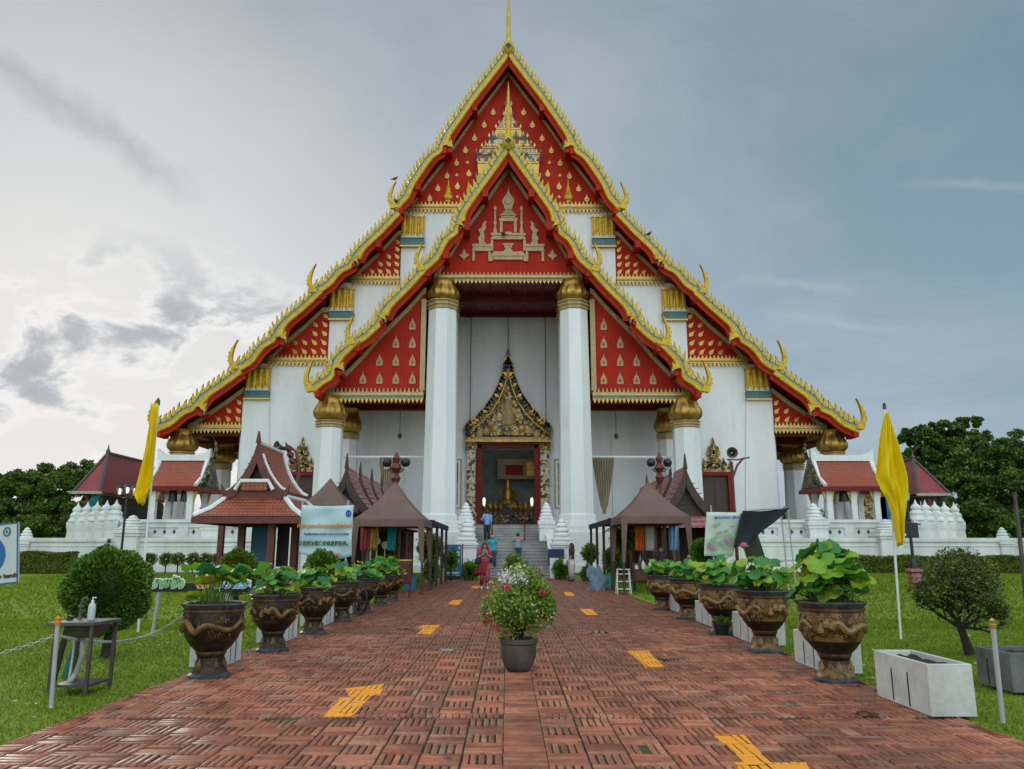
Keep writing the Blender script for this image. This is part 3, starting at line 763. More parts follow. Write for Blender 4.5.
# porch side pediments (tiers 2-3 share one triangle)
zsf0, zsf1 = hz(391, DP), hz(404, DP)
big = PT[1][:-1]+PT[2][1:]
xin = hx(84, 390, DP)
P0, xe, g, ins = pedi(big, xin, zsf0, DP, 1.02, mould=.34)
for o, sg in P0:
    it = []
    for r in range(4):
        for c in range(4-r):
            X, Z = xz(95.5+c*16.4, 378-r*18, DP); it.append((X, Z, .52, .88, 0))
    for (X, Z, w_, h_, _) in it:
        m_ = MB(); m_.pxz(leaf_poly(X, Z, w_, h_), DP-.07, DP+.02); m_.pxz(leaf_poly(X, Z+.03*h_, w_*.55, h_*.5), DP-.11, DP-.07)
        for s2 in (-1, 1): m_.pxz(leaf_poly(X+s2*w_*.26, Z-h_*.30, w_*.62, h_*.42, -s2*.5), DP-.06, DP+.02, 0); m_.pxz(leaf_poly(X+s2*w_*.17, Z+.0*h_, w_*.5, h_*.40, -s2*.35), DP-.065, DP+.02, 0)
        m_.pxz(leaf_poly(X, Z-h_*.12, w_*.34, h_*.42), DP-.125, DP-.11, 1); m_.pxz(leaf_poly(X, Z-h_*.14, w_*.16, h_*.2), DP-.135, DP-.125, 0)
        if sg < 0: m_ = flip(m_)
        m_.build('gilded_ornament', ['emblem', 'red_lacquer'], o)
    x0, x1 = (xin, xe+.5) if sg > 0 else (-xe-.5, -xin); frieze(x0, x1, zsf1, zsf0, DP-.1, .28, ('cream_trim', 'leaf_gold', 'leaf_gold', 'teal'))
    b = MB(); xx = sg*(xin+.12); b.box(xx-.17, xx+.17, DP-.2, DP-.01, zsf0, hz(300, DP)); b.build('edge_trim', 'cream_trim', o)
    b = MB(); k = xin+.3
    while k < xe:
        zz = g(k+.1)-.6
        if zz > zsf0+.2: b.box(sg*k-.012, sg*k+.012, DP-.02, DP+.01, zsf0, zz)
        k += .27
    b.build('board_ribs', 'red_lacquer', o)
# ceilings and beams of the porch
b = MB(); xc = hx(67, 400, DP); zc_ = zf1+.25
b.box(-xc-1, xc+1, DP+.35, DM, zc_+.1, zc_+.4, 1); b.box(-xc-.8, xc+.8, 55.2, 55.9, zc_-.45, zc_+.1, 0); b.box(-xc-.8, xc+.8, DM-.5, DM-.02, zc_-.2, zc_+.1, 0)
for k in range(-3, 4): b.box(k*.28*xc-.08, k*.28*xc+.08, DP+.4, DM-.5, zc_-.06, zc_+.1, 0)
for sg in (1, -1): b.box(sg*xc-.55, sg*xc+.55, DP+.3, DM, zc_+.0, zc_+.5, 0)
zc2 = hz(411, DM)
xo = hx(178, 420, DP)
for sg in (1, -1):
    x0, x1 = sorted((sg*(xc-.5), sg*(xo+1)))
    b.box(x0, x1, DP+.35, DM, zc2+.35, zc2+.6, 1); b.box(x0, x1, DM-.6, DM-.02, zc2, zc2+.4, 0); b.box(x0, x1, 55.5, 56.1, zc2, zc2+.35, 0)
    b.box(sg*xo-.5, sg*xo+.5, DP+.3, DM, zc2+.02, zc2+.6, 0)
    # wall panel above the side bays, between the centre bay and the side bay
    b.box(sg*(xc)-.1, sg*(xc)+.1, DP+.4, DM, zc2+.6, zc_+.1, 0)
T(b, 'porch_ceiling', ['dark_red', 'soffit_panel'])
# -------- door and tympanum
Dd = DM-.25
b = MB(); px = hx(30.5, 480, DM)
for sg in (1, -1): b.box(sg*px-.32 if sg > 0 else -px-.3, sg*px+.3 if sg > 0 else -px+.32, DM-.3, DM+.15, dzb, dzt+.25)
b.box(-px, px, DM-.3, DM+.15, dzt-.05, dzt+.3); b.box(-px, px, DM-.32, DM+.1, dzb, dzb+.35)
door = T(b, 'door_frame', 'dark_red', bevel=.03)
p0, p1 = hx(32.5, 480, DM), hx(41, 480, DM)
for sg in (1, -1):
    b = MB()
    x0, x1 = sorted((sg*p0, sg*p1)); zt_ = hz(441, DM)
    b.box(x0, x1, DM-.4, DM, dzb+1.2, zt_-.6, 0); b.box(x0-.12, x1+.12, DM-.55, DM, dzb-.1, dzb+1.25, 1); b.box(x0-.1, x1+.1, DM-.52, DM, zt_-.7, zt_+.1, 1)
    for k in range(9): b.box(x0-.04, x1+.04, DM-.44, DM-.38, dzb+1.6+k*.6, dzb+1.68+k*.6, 2)
    T(b, 'door_pillar', ['mosaic_pillar', 'mosaic_gold', 'leaf_gold'])
ty = [(0, 357), (3, 372), (6, 382), (12, 396), (21, 409), (31, 420), (40, 427), (43, 431), (42, 437), (41, 443)]
A = poly(ty, DM); S, L = resample(A, .3)
b = MB(); pts = [(-x, z) for x, z in A[::-1][:-1]]+A
b.pxz([(-x, z) for x, z in A[:0:-1]]+A, DM-.5, DM, 0)
for (x, z) in S[1:-4]:
    for sg in (1, -1):
        b.pxz([(sg*x-.28, z-.15), (sg*x+.28, z-.15), (sg*x-.02*sg, z+.42)] if 1 else 0, DM-.58, DM-.3, 2 if int(x*10) % 3 == 0 else 0)
for q, d, mi in ((.84, .6, 2), (.81, .64, 0), (.62, .70, 2), (.59, .74, 0)):
    zb0 = A[-1][1]; zc0 = zb0+.4
    pts2 = [(x*q, zc0+(z-zc0)*q) for x, z in A[:-2]]; pts2 = [(-x, z) for x, z in pts2[:0:-1]]+pts2
    b.pxz(pts2, DM-d, DM-.45, mi)
b.lathe([(.0, 0), (.16, .3), (.1, .8), (.22, 1.0), (.05, 1.6), (0, 2.2)], (0, DM-.4, A[0][1]-1.1), 8, mi=1)
tym = T(b, 'tympanum', ['mosaic_dark', 'mosaic_gold', 'gold'])
b = MB()
inn = [(0, 391), (6, 401), (11, 410), (16, 421), (22, 431), (24, 437)]; I = poly(inn, DM); I = [(-x, z) for x, z in I[:0:-1]]+I
b.pxz(I, DM-.86, DM-.7, 0)
c = hz(414, DM)
b.lathe([(.5, -1.0), (.62, -.7), (.42, -.5), (.5, -.1), (.3, .25), (.36, .5), (.12, .9), (.0, 1.3)], (0, DM-.86, c), 10, mi=1, sq=(1, .5))
for sg in (1, -1):
    for k, (u, v, r) in enumerate([(1.1, -1.3, .34), (1.7, -1.5, .28), (.9, -.5, .2), (2.2, -1.7, .3), (2.7, -1.9, .22), (1.35, -.85, .18)]):
        b.lathe([(0, -r), (r*.8, -r*.6), (r, 0), (r*.7, r*.7), (0, r*1.3)], (sg*u, DM-.8, c+v), 8, mi=1 if k % 2 else 2, sq=(1, .5))
b.box(-hx(42, 440, DM), hx(42, 440, DM), DM-.95, DM-.5, hz(443.5, DM), hz(441, DM), 2); b.box(-hx(40, 440, DM), hx(40, 440, DM), DM-.85, DM-.5, hz(441, DM), hz(438.5, DM), 1)
b.build('tympanum_figures', ['mosaic_gold', 'emblem', 'gold'], tym)
# framed murals on the wall beside the door
for sg in (1, -1):
    b = MB(); x0, x1 = hx(46, 480, DM), hx(56, 480, DM); x0, x1 = sorted((sg*x0, sg*x1)); z0, z1 = hz(509, DM), hz(459, DM)
    b.box(x0, x1, DM-.12, DM-.01, z0, z1, 0); b.box(x0+.14, x1-.14, DM-.15, DM-.12, z0+.14, z1-.14, 1); b.box(x0+.28, x1-.28, DM-.17, DM-.15, z0+.3, z1-.3, 2)
    T(b, 'wall_panel', ['cream_trim', 'white_paint', 'mural'])
# side doors with gilded crests
for sg in (1, -1):
    xc_ = sg*hx(207, 490, DM); w = hx(12.5, 490, DM); z1_ = hz(476, DM); b = MB()
    b.box(xc_-w-.3, xc_-w, DM-.35, DM, FL, z1_); b.box(xc_+w, xc_+w+.3, DM-.35, DM, FL, z1_); b.box(xc_-w-.3, xc_+w+.3, DM-.35, DM, z1_, z1_+.3)
    sd = T(b, 'side_door_frame', 'dark_red', bevel=.02)
    b = MB(); b.box(xc_-w, xc_+w, DM-.06, DM-.01, FL, z1_); b.box(xc_-.04, xc_+.04, DM-.1, DM-.06, FL, z1_); b.build('door_leaf', 'brown_wood', sd)
    b = MB(); zb_ = z1_+.3
    b.box(xc_-w-.5, xc_+w+.5, DM-.3, DM, zb_, zb_+.18)
    for (u, v, ww, hh2) in [(0, 1.0, 1.3, 1.6), (0, 2.0, .7, 1.4), (-.75, .6, .7, 1.0), (.75, .6, .7, 1.0), (-1.25, .5, .5, .75), (1.25, .5, .5, .75), (0, .5, 1.6, .8), (-.35, 1.6, .4, .8), (.35, 1.6, .4, .8)]:
        b.pxz(leaf_poly(xc_+u, zb_+v, ww, hh2), DM-.26, DM)
        b.pxz(leaf_poly(xc_+u, zb_+v, ww*.5, hh2*.5), DM-.34, DM-.26)
    b.build('gilded_crest', 'mosaic_gold', sd)
# -------- shrine room behind the door
b = MB(); b.box(-4.5, 4.5, 68, 68.2, FL, 13); b.box(-4.7, -4.5, DM+.8, 68.2, FL, 13); b.box(4.5, 4.7, DM+.8, 68.2, FL, 13); b.box(-4.7, 4.7, DM+.8, 68.2, 13, 13.2); b.box(-4.7, 4.7, DM, 68.2, FL-.1, FL+.02)
T(b, 'shrine_room', 'dish_green')
b = MB()
for i, (w, z) in enumerate([(2.3, .6), (1.9, 1.2), (1.4, 1.75), (1.0, 2.2)]): b.box(-w, w, 62.2+i*.5, 66, FL+(z-.6), FL+z, i % 2)
al = T(b, 'altar', ['brown_wood', 'mosaic_dark'], bevel=.03)
b = MB(); zb_ = FL+2.2
b.lathe([(.75, 0), (.8, .25), (.5, .35), (.45, .5), (.36, .9), (.42, 1.15), (.2, 1.3), (.17, 1.4), (.22, 1.6), (.16, 1.8), (.06, 1.95), (.0, 2.3)], (0, 64.6, zb_), 16, sq=(1, .7))
for sg in (1, -1): b.tube([(sg*.42, 64.5, zb_+1.1), (sg*.62, 64.4, zb_+.7), (sg*.15, 64.1, zb_+.45)], [.12, .1, .07], 8)
b.build('seated_buddha', 'gold', al, smooth=True)
for x in (-1.9, -1.4, -1.0, -.6, .6, 1.0, 1.4, 1.9):
    b = MB(); b.lathe([(.16, 0), (.1, .12), (.05, .3), (.14, .45), (.2, .7), (.1, .9), (.02, 1.1)], (x, 63.0, FL+1.2), 8)
    b.build('offering_vase', 'gold', al, smooth=True)
for sg in (1, -1):
    b = MB(); b.lathe([(.04, 0), (.10, .1), (.13, .45), (.09, .65), (.02, .7)], (sg*1.9, 62.6, FL+1.9), 10)
    b.build('altar_lamp', 'lit_lamp', al, smooth=True)
b = MB(); b.box(-.9, 2.6, 66.6, 66.66, hz(479, 66.6), hz(459, 66.6), 0); b.box(-.2, 1.3, 66.55, 66.6, hz(475, 66.6), hz(465, 66.6), 1); b.box(1.6, 2.3, 66.55, 66.6, hz(476, 66.6), hz(462, 66.6), 2)
T(b, 'shrine_banner', ['relief_tan', 'dress_red', 'gold'])
L_ = bpy.data.lights.new('shrine_lamp', 'POINT'); L_.energy = 40; L_.color = (1, .93, .75); L_.shadow_soft_size = .5
lo = bpy.data.objects.new('shrine_lamp', L_); COL.objects.link(lo); lo.location = (0, 62.5, 9.5)
# hanging wires in the porch
for dx, y1 in ((0, 357), (-38, 420), (38, 420)):
    X, Z = xz(dx, y1, DM-.7); b = MB(); b.tube([(X, DM-.7, zc_), (X, DM-.7, Z)], .035, 6); T(b, 'hanging_wire', 'old_steel')
for sg in (1, -1):
    b = MB(); X = sg*hx(108, 430, 57); b.tube([(X, 57, zc2+.4), (X, 57, hz(436, 57))], .02, 6); b.lathe([(.02, .2), (.16, .1), (.16, 0), (.1, -.2)], (X, 57, hz(436, 57)), 10)
    T(b, 'hanging_lamp', 'old_steel')
# curtain rails with gathered curtains
for sg in (1, -1):
    x0, x1 = sorted((sg*hx(84, 457, 54), sg*hx(164, 457, 54))); zr = hz(457, 54)
    r = MB(); r.tube([(x0, 54, zr), (x1, 54, zr)], .09, 8); ra = T(r, 'curtain_rail', 'white_paint')
    cx = sg*hx(95.5 if sg > 0 else 118, 480, 54); cw = hx(11, 480, 54); zb_ = hz(513, 54); V = []; Fq = []; nu, nv = 40, 14
    for j in range(nv+1):
        v = j/nv; w = cw*(1-v**1.3*.82) if v < .92 else cw*.14
        for i in range(nu+1):
            u = i/nu*2-1; V.append((cx+u*w, 53.9+.12*math.sin(u*26+v*2)*(1-.6*v), zr-.05-(zr-zb_)*v))
    Fq = [(j*(nu+1)+i, j*(nu+1)+i+1, (j+1)*(nu+1)+i+1, (j+1)*(nu+1)+i) for j in range(nv) for i in range(nu)]
    m_ = MB(); m_.add(V, Fq); oo = m_.build('curtain', 'curtain', ra, smooth=True)
    so = oo.modifiers.new('s', 'SOLIDIFY'); so.thickness = .03
# -------- stairs
b = MB()
y = 41.2; z = 0; xL, xR = -2.0, 2.15
n1_, n2_ = 11, 6
for i in range(n1_): b.box(xL, xR, y, 50.4, z+.002, z+.130); b.box(xL, xR, y-.035, 50.4-.01*i, z+.130, z+.172); y += .27; z += .172
y = 47.4
for i in range(n2_): b.box(xL, xR, y, 50.45, z+.002, z+.130); b.box(xL, xR, y-.035, 50.45-.01*i, z+.130, z+.172); y += .3; z += .172
stairs = thing('entrance_stairs', 'grey stone steps between white lotus-bud pillars, climbing to the temple door', 'stairs', (0, 41.2, 0))
b.build('steps', 'step_stone', stairs, bevel=.015)
b = MB()
for sg, x in ((1, xR), (-1, xL)):
    x0, x1 = sorted((x, x+sg*.45)); b.pxz([(x0, 0), (x1, 0), (x1, 1), (x0, 1)], 41.0, 41.1)
    V = [(x0, 41.6, 0), (x1, 41.6, 0), (x1, 50.4, 0), (x0, 50.4, 0), (x0, 41.6, 1.1), (x1, 41.6, 1.1), (x1, 44.6, 2.15), (x0, 44.6, 2.15), (x1, 50.4, 2.9), (x0, 50.4, 2.9)]
    b.add(V, [(0, 4, 5, 1), (4, 7, 6, 5), (7, 9, 8, 6), (1, 5, 6, 8, 2), (0, 3, 9, 7, 4)])
b.build('side_wall', 'white_old', stairs)
def bell_post(mb, x, y, z0, w, h, body):
    """square post: body height, then stepped bell top; w half width"""
    def sq(a, b_, za, zb): mb.box(x-a, x+a, y-a, y+a, za, zb) if a == b_ else mb.lathe([(a*1.414, za), (b_*1.414, zb)], (x, y, 0), 4, PI/4)
    z = z0
    sq(w*1.12, w*1.12, z, z+body*.10); sq(w, w, z+body*.10, z+body*.86); sq(w*1.1, w*1.1, z+body*.86, z+body*.93); sq(w*1.2, w*1.2, z+body*.93, z+body)
    z += body; r = h-body
    sq(w*.95, w*.95, z, z+r*.09); sq(w*1.04, w*1.04, z+r*.09, z+r*.16); sq(w*.84, w*.84, z+r*.16, z+r*.24)
    mb.lathe([(w*k, z+r*v) for k, v in ((.80, .24), (.90, .28), (.88, .34), (.72, .40), (.66, .42), (.78, .46), (.76, .53), (.60, .60), (.52, .62), (.62, .66), (.58, .72), (.42, .78), (.34, .80), (.40, .84), (.34, .90), (.14, .96), (.02, 1.0))], (x, y, 0), 16)
for px, w, y, ptop, bodyf in ((467, .5, 41.7, 518, .58), (562, .5, 41.7, 518, .58), (465.5, .42, 46.3, 502, .62), (546.8, .42, 46.3, 502, .62)):
    P = at(px, 560, y); h = at(px, ptop, y).z; m_ = MB()
    z0 = 0; bell_post(m_, P.x, y, z0, w, h, h*bodyf if y < 43 else h*.74)
    m_.build('lotus_bud_pillar', 'white_paint', stairs, bevel=.015)
P = at(556, 557, 41.1); bx = MB(); bx.box(P.x-.42, P.x+.42, 41.06, 41.12, at(0, 566, 41).z, at(0, 549, 41).z); bx.build('notice_board', 'navy', stairs)
for x in (-.95, 1.0):
    b = MB()
    b.tube([(x, 47.2, 1.9), (x, 47.2, 2.9)], .04, 6)
    for k in range(4): b.lathe([(.03, 0), (.08, .06), (.03, .12)], (x, 47.2, 2.0+k*.25), 8)
    b.build('rope_post', 'red_wood', stairs)
# ================================================================== TERRACE WALLS
for side_, sg in (('left', -1), ('right', 1)):
    t = thing('terrace_wall', f'long white terrace wall with diamond openings and bell-topped posts, {side_} of the temple', 'wall', (sg*20, 51.5, 0))
    # lower wall
    D0 = 51.5; x0, x1 = (at(-60, 540, D0).x, at(420, 540, D0).x) if sg < 0 else (at(600, 540, D0).x, at(1085, 540, D0).x)
    z1 = hz(538, D0); b = MB()
    b.box(x0, x1, D0, D0+.6, 0, z1-.25); b.box(x0, x1, D0-.10, D0+.7, z1-.25, z1); b.box(x0, x1, D0-.04, D0+.64, z1-.55, z1-.45)
    b.box(x0, x1, D0-.12, D0+.7, 0, .55); b.box(x0, x1, D0-.06, D0+.65, .75, .85)
    b.build('lower_wall', 'white_old', t, bevel=.02)
    D1 = 53.0; xa, xb = (at(120, 530, D1).x, -14.2) if sg < 0 else (14.2, at(893, 530, D1).x)
    z2 = hz(519.5, D1); b = MB()
    zc0, zc1 = hz(536.5, D1), hz(527.5, D1)
    b.box(xa, xb, D1, D1+.5, 0, zc0); b.box(xa, xb, D1, D1+.5, zc1, z2-.2); b.box(xa, xb, D1-.12, D1+.62, z2-.2, z2); b.box(xa, xb, D1-.05, D1, hz(541, D1), hz(539, D1))
    # band with diamond openings
    w = .64; n = int((xb-xa)/w); w = (xb-xa)/n; h = (zc1-zc0)
    for i in range(n):
        a = xa+i*w; c = a+w/2; m = (zc0+zc1)/2; dx_, dz_ = .13, .2
        if i % 7 == 6: b.box(a, a+w, D1, D1+.5, zc0, zc1); continue
        o = [(a, zc0), (a+w, zc0), (a+w, zc1), (a, zc1)]; q = [(c, m-dz_), (c+dx_, m), (c, m+dz_), (c-dx_, m)]
        for (A_, B_) in ((0, 1), (1, 2), (2, 3), (3, 0)):
            if A_ % 2 == 0: pass
        # eight pieces around the diamond
        P8 = [(a, zc0), (c, zc0), (a+w, zc0), (a+w, m), (a+w, zc1), (c, zc1), (a, zc1), (a, m)]
        for pp in ([P8[0], P8[1], q[0], q[3], P8[7]], [P8[1], P8[2], P8[3], q[1], q[0]], [P8[3], P8[4], P8[5], q[2], q[1]], [P8[5], P8[6], P8[7], q[3], q[2]]):
            b.pxz(pp, D1+.1, D1+.4)
    b.box(xa, xb, D1+.42, D1+.5, zc0, zc1, 1)
    b.build('upper_wall', ['white_old', 'dark_concrete'], t)
    posts = [(26, 51.8, .44, 527, .42), (131, 51.8, .72, 515, .55), (212, 52.9, .55, 505, .70)] if sg < 0 else [(1003, 51.8, .44, 527, .42), (887, 51.8, .72, 519, .55), (816, 52.9, .6, 503, .66)]
    for px, y, w, pt, bf in posts:
        P = at(px, 540, y); h = at(px, pt, y).z; m_ = MB(); bell_post(m_, P.x, y, 0, w, h, h*(.66 if w == .44 else .72)); m_.build('bell_post', 'white_old', t, bevel=.02)
    # row of five tall posts at the terrace corner
    for i in range(5):
        px = (115-9.6*i) if sg < 0 else (917+9.6*i); y = 54+i*.9; P = at(px, 520, y); h = at(px, 499.5+i*.7, y).z
        m_ = MB(); bell_post(m_, P.x, y, 0, .30, h, h*.66); k = MB(); bell_post(k, P.x, y, h*.66*.0, .30, h, h*.7)
        c = MB(); z = h*.70
        c.lathe([(1.05, 0), (1.0, .3), (.66, z*.55), (.56, z*.8), (.62, z*.86), (.66, z*.93), (.66, z)], (P.x, y, 0), 4, PI/4)
        c.lathe([(.56, z), (.56, z+.1), (.42, z+.35), (.46, z+.5), (.40, z+.6), (.28, z+.72), (.34, z+.85), (.30, z+1.0), (.12, z+1.15), (.02, h)], (P.x, y, 0), 12)
        c.build('corner_post', 'white_old', t, bevel=.02)
    px0, px1 = (70, 122) if sg < 0 else (910, 962)
    b = MB(); A_ = at(113 if sg < 0 else 919, 520, 54.3); B_ = at(79 if sg < 0 else 953, 520, 57.3)
    zz = at(100, 512, 55).z
    dxy = Vector((B_.x-A_.x, 3.0, 0)).normalized(); nn = Vector((-dxy.y, dxy.x, 0))*.3
    V = []
    for P in (A_, B_):
        for s_ in (-1, 1):
            for z in (0, zz): V.append((P.x+nn.x*s_, P.y+nn.y*s_, z))
    b.add(V, [(0, 1, 3, 2), (4, 6, 7, 5), (0, 4, 5, 1), (2, 3, 7, 6), (1, 5, 7, 3)]); b.build('corner_wall', 'white_old', t)
    if sg > 0:
        g = MB(); 
        for k in range(8): P = at(904+k*1.9, 530, 53.2); g.box(P.x-.05, P.x+.05, 53.15, 53.25, at(0, 545, 53).z, at(0, 524, 53).z)
        P, Q = at(902, 530, 53.2), at(921, 530, 53.2)
        for y_ in (524, 545): g.box(P.x, Q.x, 53.12, 53.28, at(0, y_, 53).z-.05, at(0, y_, 53).z+.05)
        g.build('iron_gate', 'black_iron', t)
# ================================================================== PAVILIONS
def bell(label, P, h, grp='bronze bells in the bell pavilions'):
    t = thing('temple_bell', label, 'bell', P, grp); b = MB()
    b.lathe([(r_*.68, z_*.75+.1) for r_, z_ in [(.50, 0), (.47, .1), (.42, .35), (.40, .7), (.34, .95), (.18, 1.08), (.08, 1.12), (.07, 1.25), (.02, 1.3)]], P, 16); b.build('bell_body', 'bronze', t, smooth=True)
    b = MB(); b.tube([(P[0], P[1], P[2]+.95), (P[0], P[1], P[2]+h-.45)], .03, 6); b.tube([(P[0], P[1], P[2]+.2), (P[0], P[1], P[2]-.8)], .02, 5); b.build('bell_rope', 'black_iron', t)
for sg in (-1, 1):
    D = 55.0
    if sg < 0: lab = 'small bell pavilion with orange tiled roof and white ridge, behind the left terrace wall'; xl, xr, xe = 152, 203, 196
    else: lab = 'small bell pavilion with orange tiled roof and white ridge, behind the right flag'; xl, xr, xe = 818, 878, 822
    P0, P1_ = at(xl, 480, D), at(xr, 480, D); cx = (P0.x+P1_.x)/2
    if sg > 0: P1_.x = at(888, 480, D).x
    if sg < 0: P0.x = at(143, 480, D).x
    t = thing('bell_pavilion', lab, 'pavilion', ((P0.x+P1_.x)/2, D, 0), 'bell pavilions on the terrace')
    x0, x1 = P0.x, P1_.x; ze, zr = hz(486, D), hz(459, D+1.6)
    b = MB()
    for s2, yy in ((1, D-.2), (-1, D+3.4)):
        ym = D+1.6
        prof = [(yy, ze), (yy+(ym-yy)*.35, ze+(zr-ze)*.26), (yy+(ym-yy)*.7, ze+(zr-ze)*.62), (ym, zr)]
        for (ya, za_), (yb, zb_) in zip(prof, prof[1:]):
            V = [(x0+.35, ya, za_), (x1-.35, ya, za_), (x1-.6, yb, zb_), (x0+.6, yb, zb_)]; V += [(x, y, z-.12) for x, y, z in V]
            b.add(V, [(0, 1, 2, 3), (7, 6, 5, 4), (0, 4, 5, 1), (1, 5, 6, 2), (3, 2, 6, 7), (0, 3, 7, 4)])
    b.build('tiled_roof', 'roof_orange', t)
    b = MB(); b.box(x0-.1, x1+.1, D-.4, D+3.6, ze-.34, ze-.05); b.build('eave_fascia', 'dark_red', t)
    b = MB(); b.pxz([(x0+.2, zr-.15), (x1-.2, zr-.15), (x1-.2, zr+.75), (x1-.6, zr+.42), (x1-1.2, zr+.28), (x0+1.2, zr+.28), (x0+.6, zr+.42), (x0+.2, zr+.75)], D+1.4, D+1.8)
    for xx in (x0+.38, x1-.38):
        b.tube([(xx, D-.3, ze+.02), (xx, D+.7, ze+(zr-ze)*.3), (xx, D+1.6, zr+.1), (xx, D+2.6, ze+(zr-ze)*.3), (xx, D+3.5, ze)], .16, 6)
    b.build('white_ridge', 'white_paint', t)
    # gilded gable end with naga finial on the temple side
    xg = x1 if sg < 0 else x0; s3 = 1 if sg < 0 else -1
    b = MB(); V = [(xg-s3*.2, D-.1, ze), (xg-s3*.2, D+3.3, ze), (xg-s3*.2, D+1.6, zr+.1), (xg, D-.1, ze), (xg, D+3.3, ze), (xg, D+1.6, zr+.1)]
    b.add(V, [(0, 1, 2), (5, 4, 3), (0, 3, 4, 1), (1, 4, 5, 2), (2, 5, 3, 0)])
    b.tube([(xg+s3*.05, D+1.6, zr), (xg+s3*.25, D+1.4, zr+.7), (xg+s3*.05, D+1.7, zr+1.2), (xg-s3*.12, D+1.3, zr+1.7)], [.16, .13, .08, .02], 6)
    b.tube([(xg+s3*.05, D-.1, ze), (xg+s3*.5, D-.6, ze+.2), (xg+s3*.75, D-.9, ze+.8), (xg+s3*.6, D-.9, ze+1.2)], [.2, .16, .08, .02], 6)
    b.build('gilded_gable', 'mosaic_dark', t)
    zb = FL-.6
    for xx in (x0+.75, x0+.75+(x1-x0-1.5)*.5 if sg > 0 else x0+.76, x1-.85):
        if sg < 0 and xx == x0+.76: continue
        for yy in (D+.3, D+2.9):
            b = MB(); b.box(xx-.2, xx+.2, yy-.2, yy+.2, zb, ze-.34); pp = b.build('post', 'white_paint', t)
            b = MB(); b.pxz([(xx-.1, ze-1.5), (xx+.1, ze-1.5), (xx+.42, ze-.35), (xx-.42, ze-.35)], yy-.1, yy+.1); b.build('bracket', 'leaf_gold', pp)
    b = MB(); b.box(x0+.2, x1-.2, D, D+3.2, 0, zb, 0); b.box(x0+.2, x1-.2, D-.05, D+.02, zb, zb+.3, 1); b.build('floor', ['white_old', 'brown_wood'], t)
zb_ = at(172, 502, 55.4).z
bell('dark bronze bell hanging in the left bell pavilion, the left one of its pair', at(172.5, 503, 55.4), 1.9)
bell('dark bronze bell hanging in the left bell pavilion, beside the temple column', at(184.5, 503, 55.4), 1.9)
bell('single dark bronze bell hanging in the right bell pavilion', at(844, 503, 55.4), 1.9)
# red sheet roofed pavilions
for sg in (-1, 1):
    if sg < 0: ap, lo_, re, D, lab = at(108, 453, 63), at(77, 492, 60), at(150, 470, 72), 60, 'low pavilion with dark red hip roof and teal brackets, left end of the terrace'
    else: ap, lo_, re, D, lab = at(913, 459, 63), at(946, 494, 60), at(872, 474, 72), 60, 'low pavilion with dark red sheet hip roof, at the right edge beneath the trees'
    t = thing('red_roof_pavilion', lab, 'pavilion', (ap.x, 63, 0), 'red roofed pavilions beside the temple')
    ze = lo_.z; xo_, xi = lo_.x, ap.x*2-lo_.x-sg*1.0
    A = (xo_, 59.5, ze); B = (xi, 59.5, ze); C_ = (xo_, 74, ze); E = (xi, 74, ze); P = (ap.x, 63, ap.z); Q = (ap.x, 71, ap.z)
    b = MB(); b.add([A, B, P, C_, E, Q], [(0, 1, 2), (0, 2, 5, 3), (1, 4, 5, 2), (3, 5, 4), (0, 3, 4, 1)]); b.build('hip_roof', 'roof_red_sheet', t)
    b = MB(); 
    for X_, Y_ in ((A, P), (B, P), (P, Q)): b.tube([X_, Y_], .13, 6)
    b.lathe([(.16, -.1), (.18, .15), (.08, .35), (.0, .8)], P, 8); b.build('ridge_capping', 'old_steel', t)
    b = MB(); x0, x1 = sorted((xo_, xi)); b.box(x0-.2, x1+.2, 59.3, 59.5, ze-.18, ze+.02); b.box(min(xo_, xo_+sg*.35), max(xo_, xo_+sg*.35), 59.2, 60, ze-.08, ze); b.build('gutter', 'step_stone', t)
    b = MB(); b.box(x0+1, x1-1, 62, 73, FL+.4, ze-.1); b.build('dark_fill', 'black_wood', t)  # near-black solid block filling the space under the roof
    for k in range(3):
        x = x0+.8+k*(x1-x0-1.6)/2; b = MB(); b.box(x-.16, x+.16, 60.2, 60.5, 0, ze-.2); b.build('post', 'red_wood', t)
        if sg < 0: b = MB(); b.tube([(x, 60.1, ze-1.7), (x+.15, 59.9, ze-1.0), (x+.7, 59.7, ze-.3)], .1, 6); b.build('bracket', 'blue_teal_metal', t)
    b = MB(); b.box(x0+.5, x1-.5, 60.4, 73, 0, FL+.1); b.build('floor', 'white_old', t)
    if sg > 0:
        for k, (px, m_) in enumerate(((870, 'mosaic_gold'), (879, 'blue_board'), (885, 'sign_blue'))):
            b = MB(); P = at(px, 500, 58); b.box(P.x-.5, P.x+.5, 58, 58.06, hz(520, 58), hz(497, 58)); tag(b.build('hanging_cloth', m_, None), ['gold patterned cloth hanging on the terrace behind the right flag', 'pale blue cloth hanging on the terrace behind the right flag', 'deep blue cloth hanging beside the pale one, behind the right flag'][k], 'cloth')
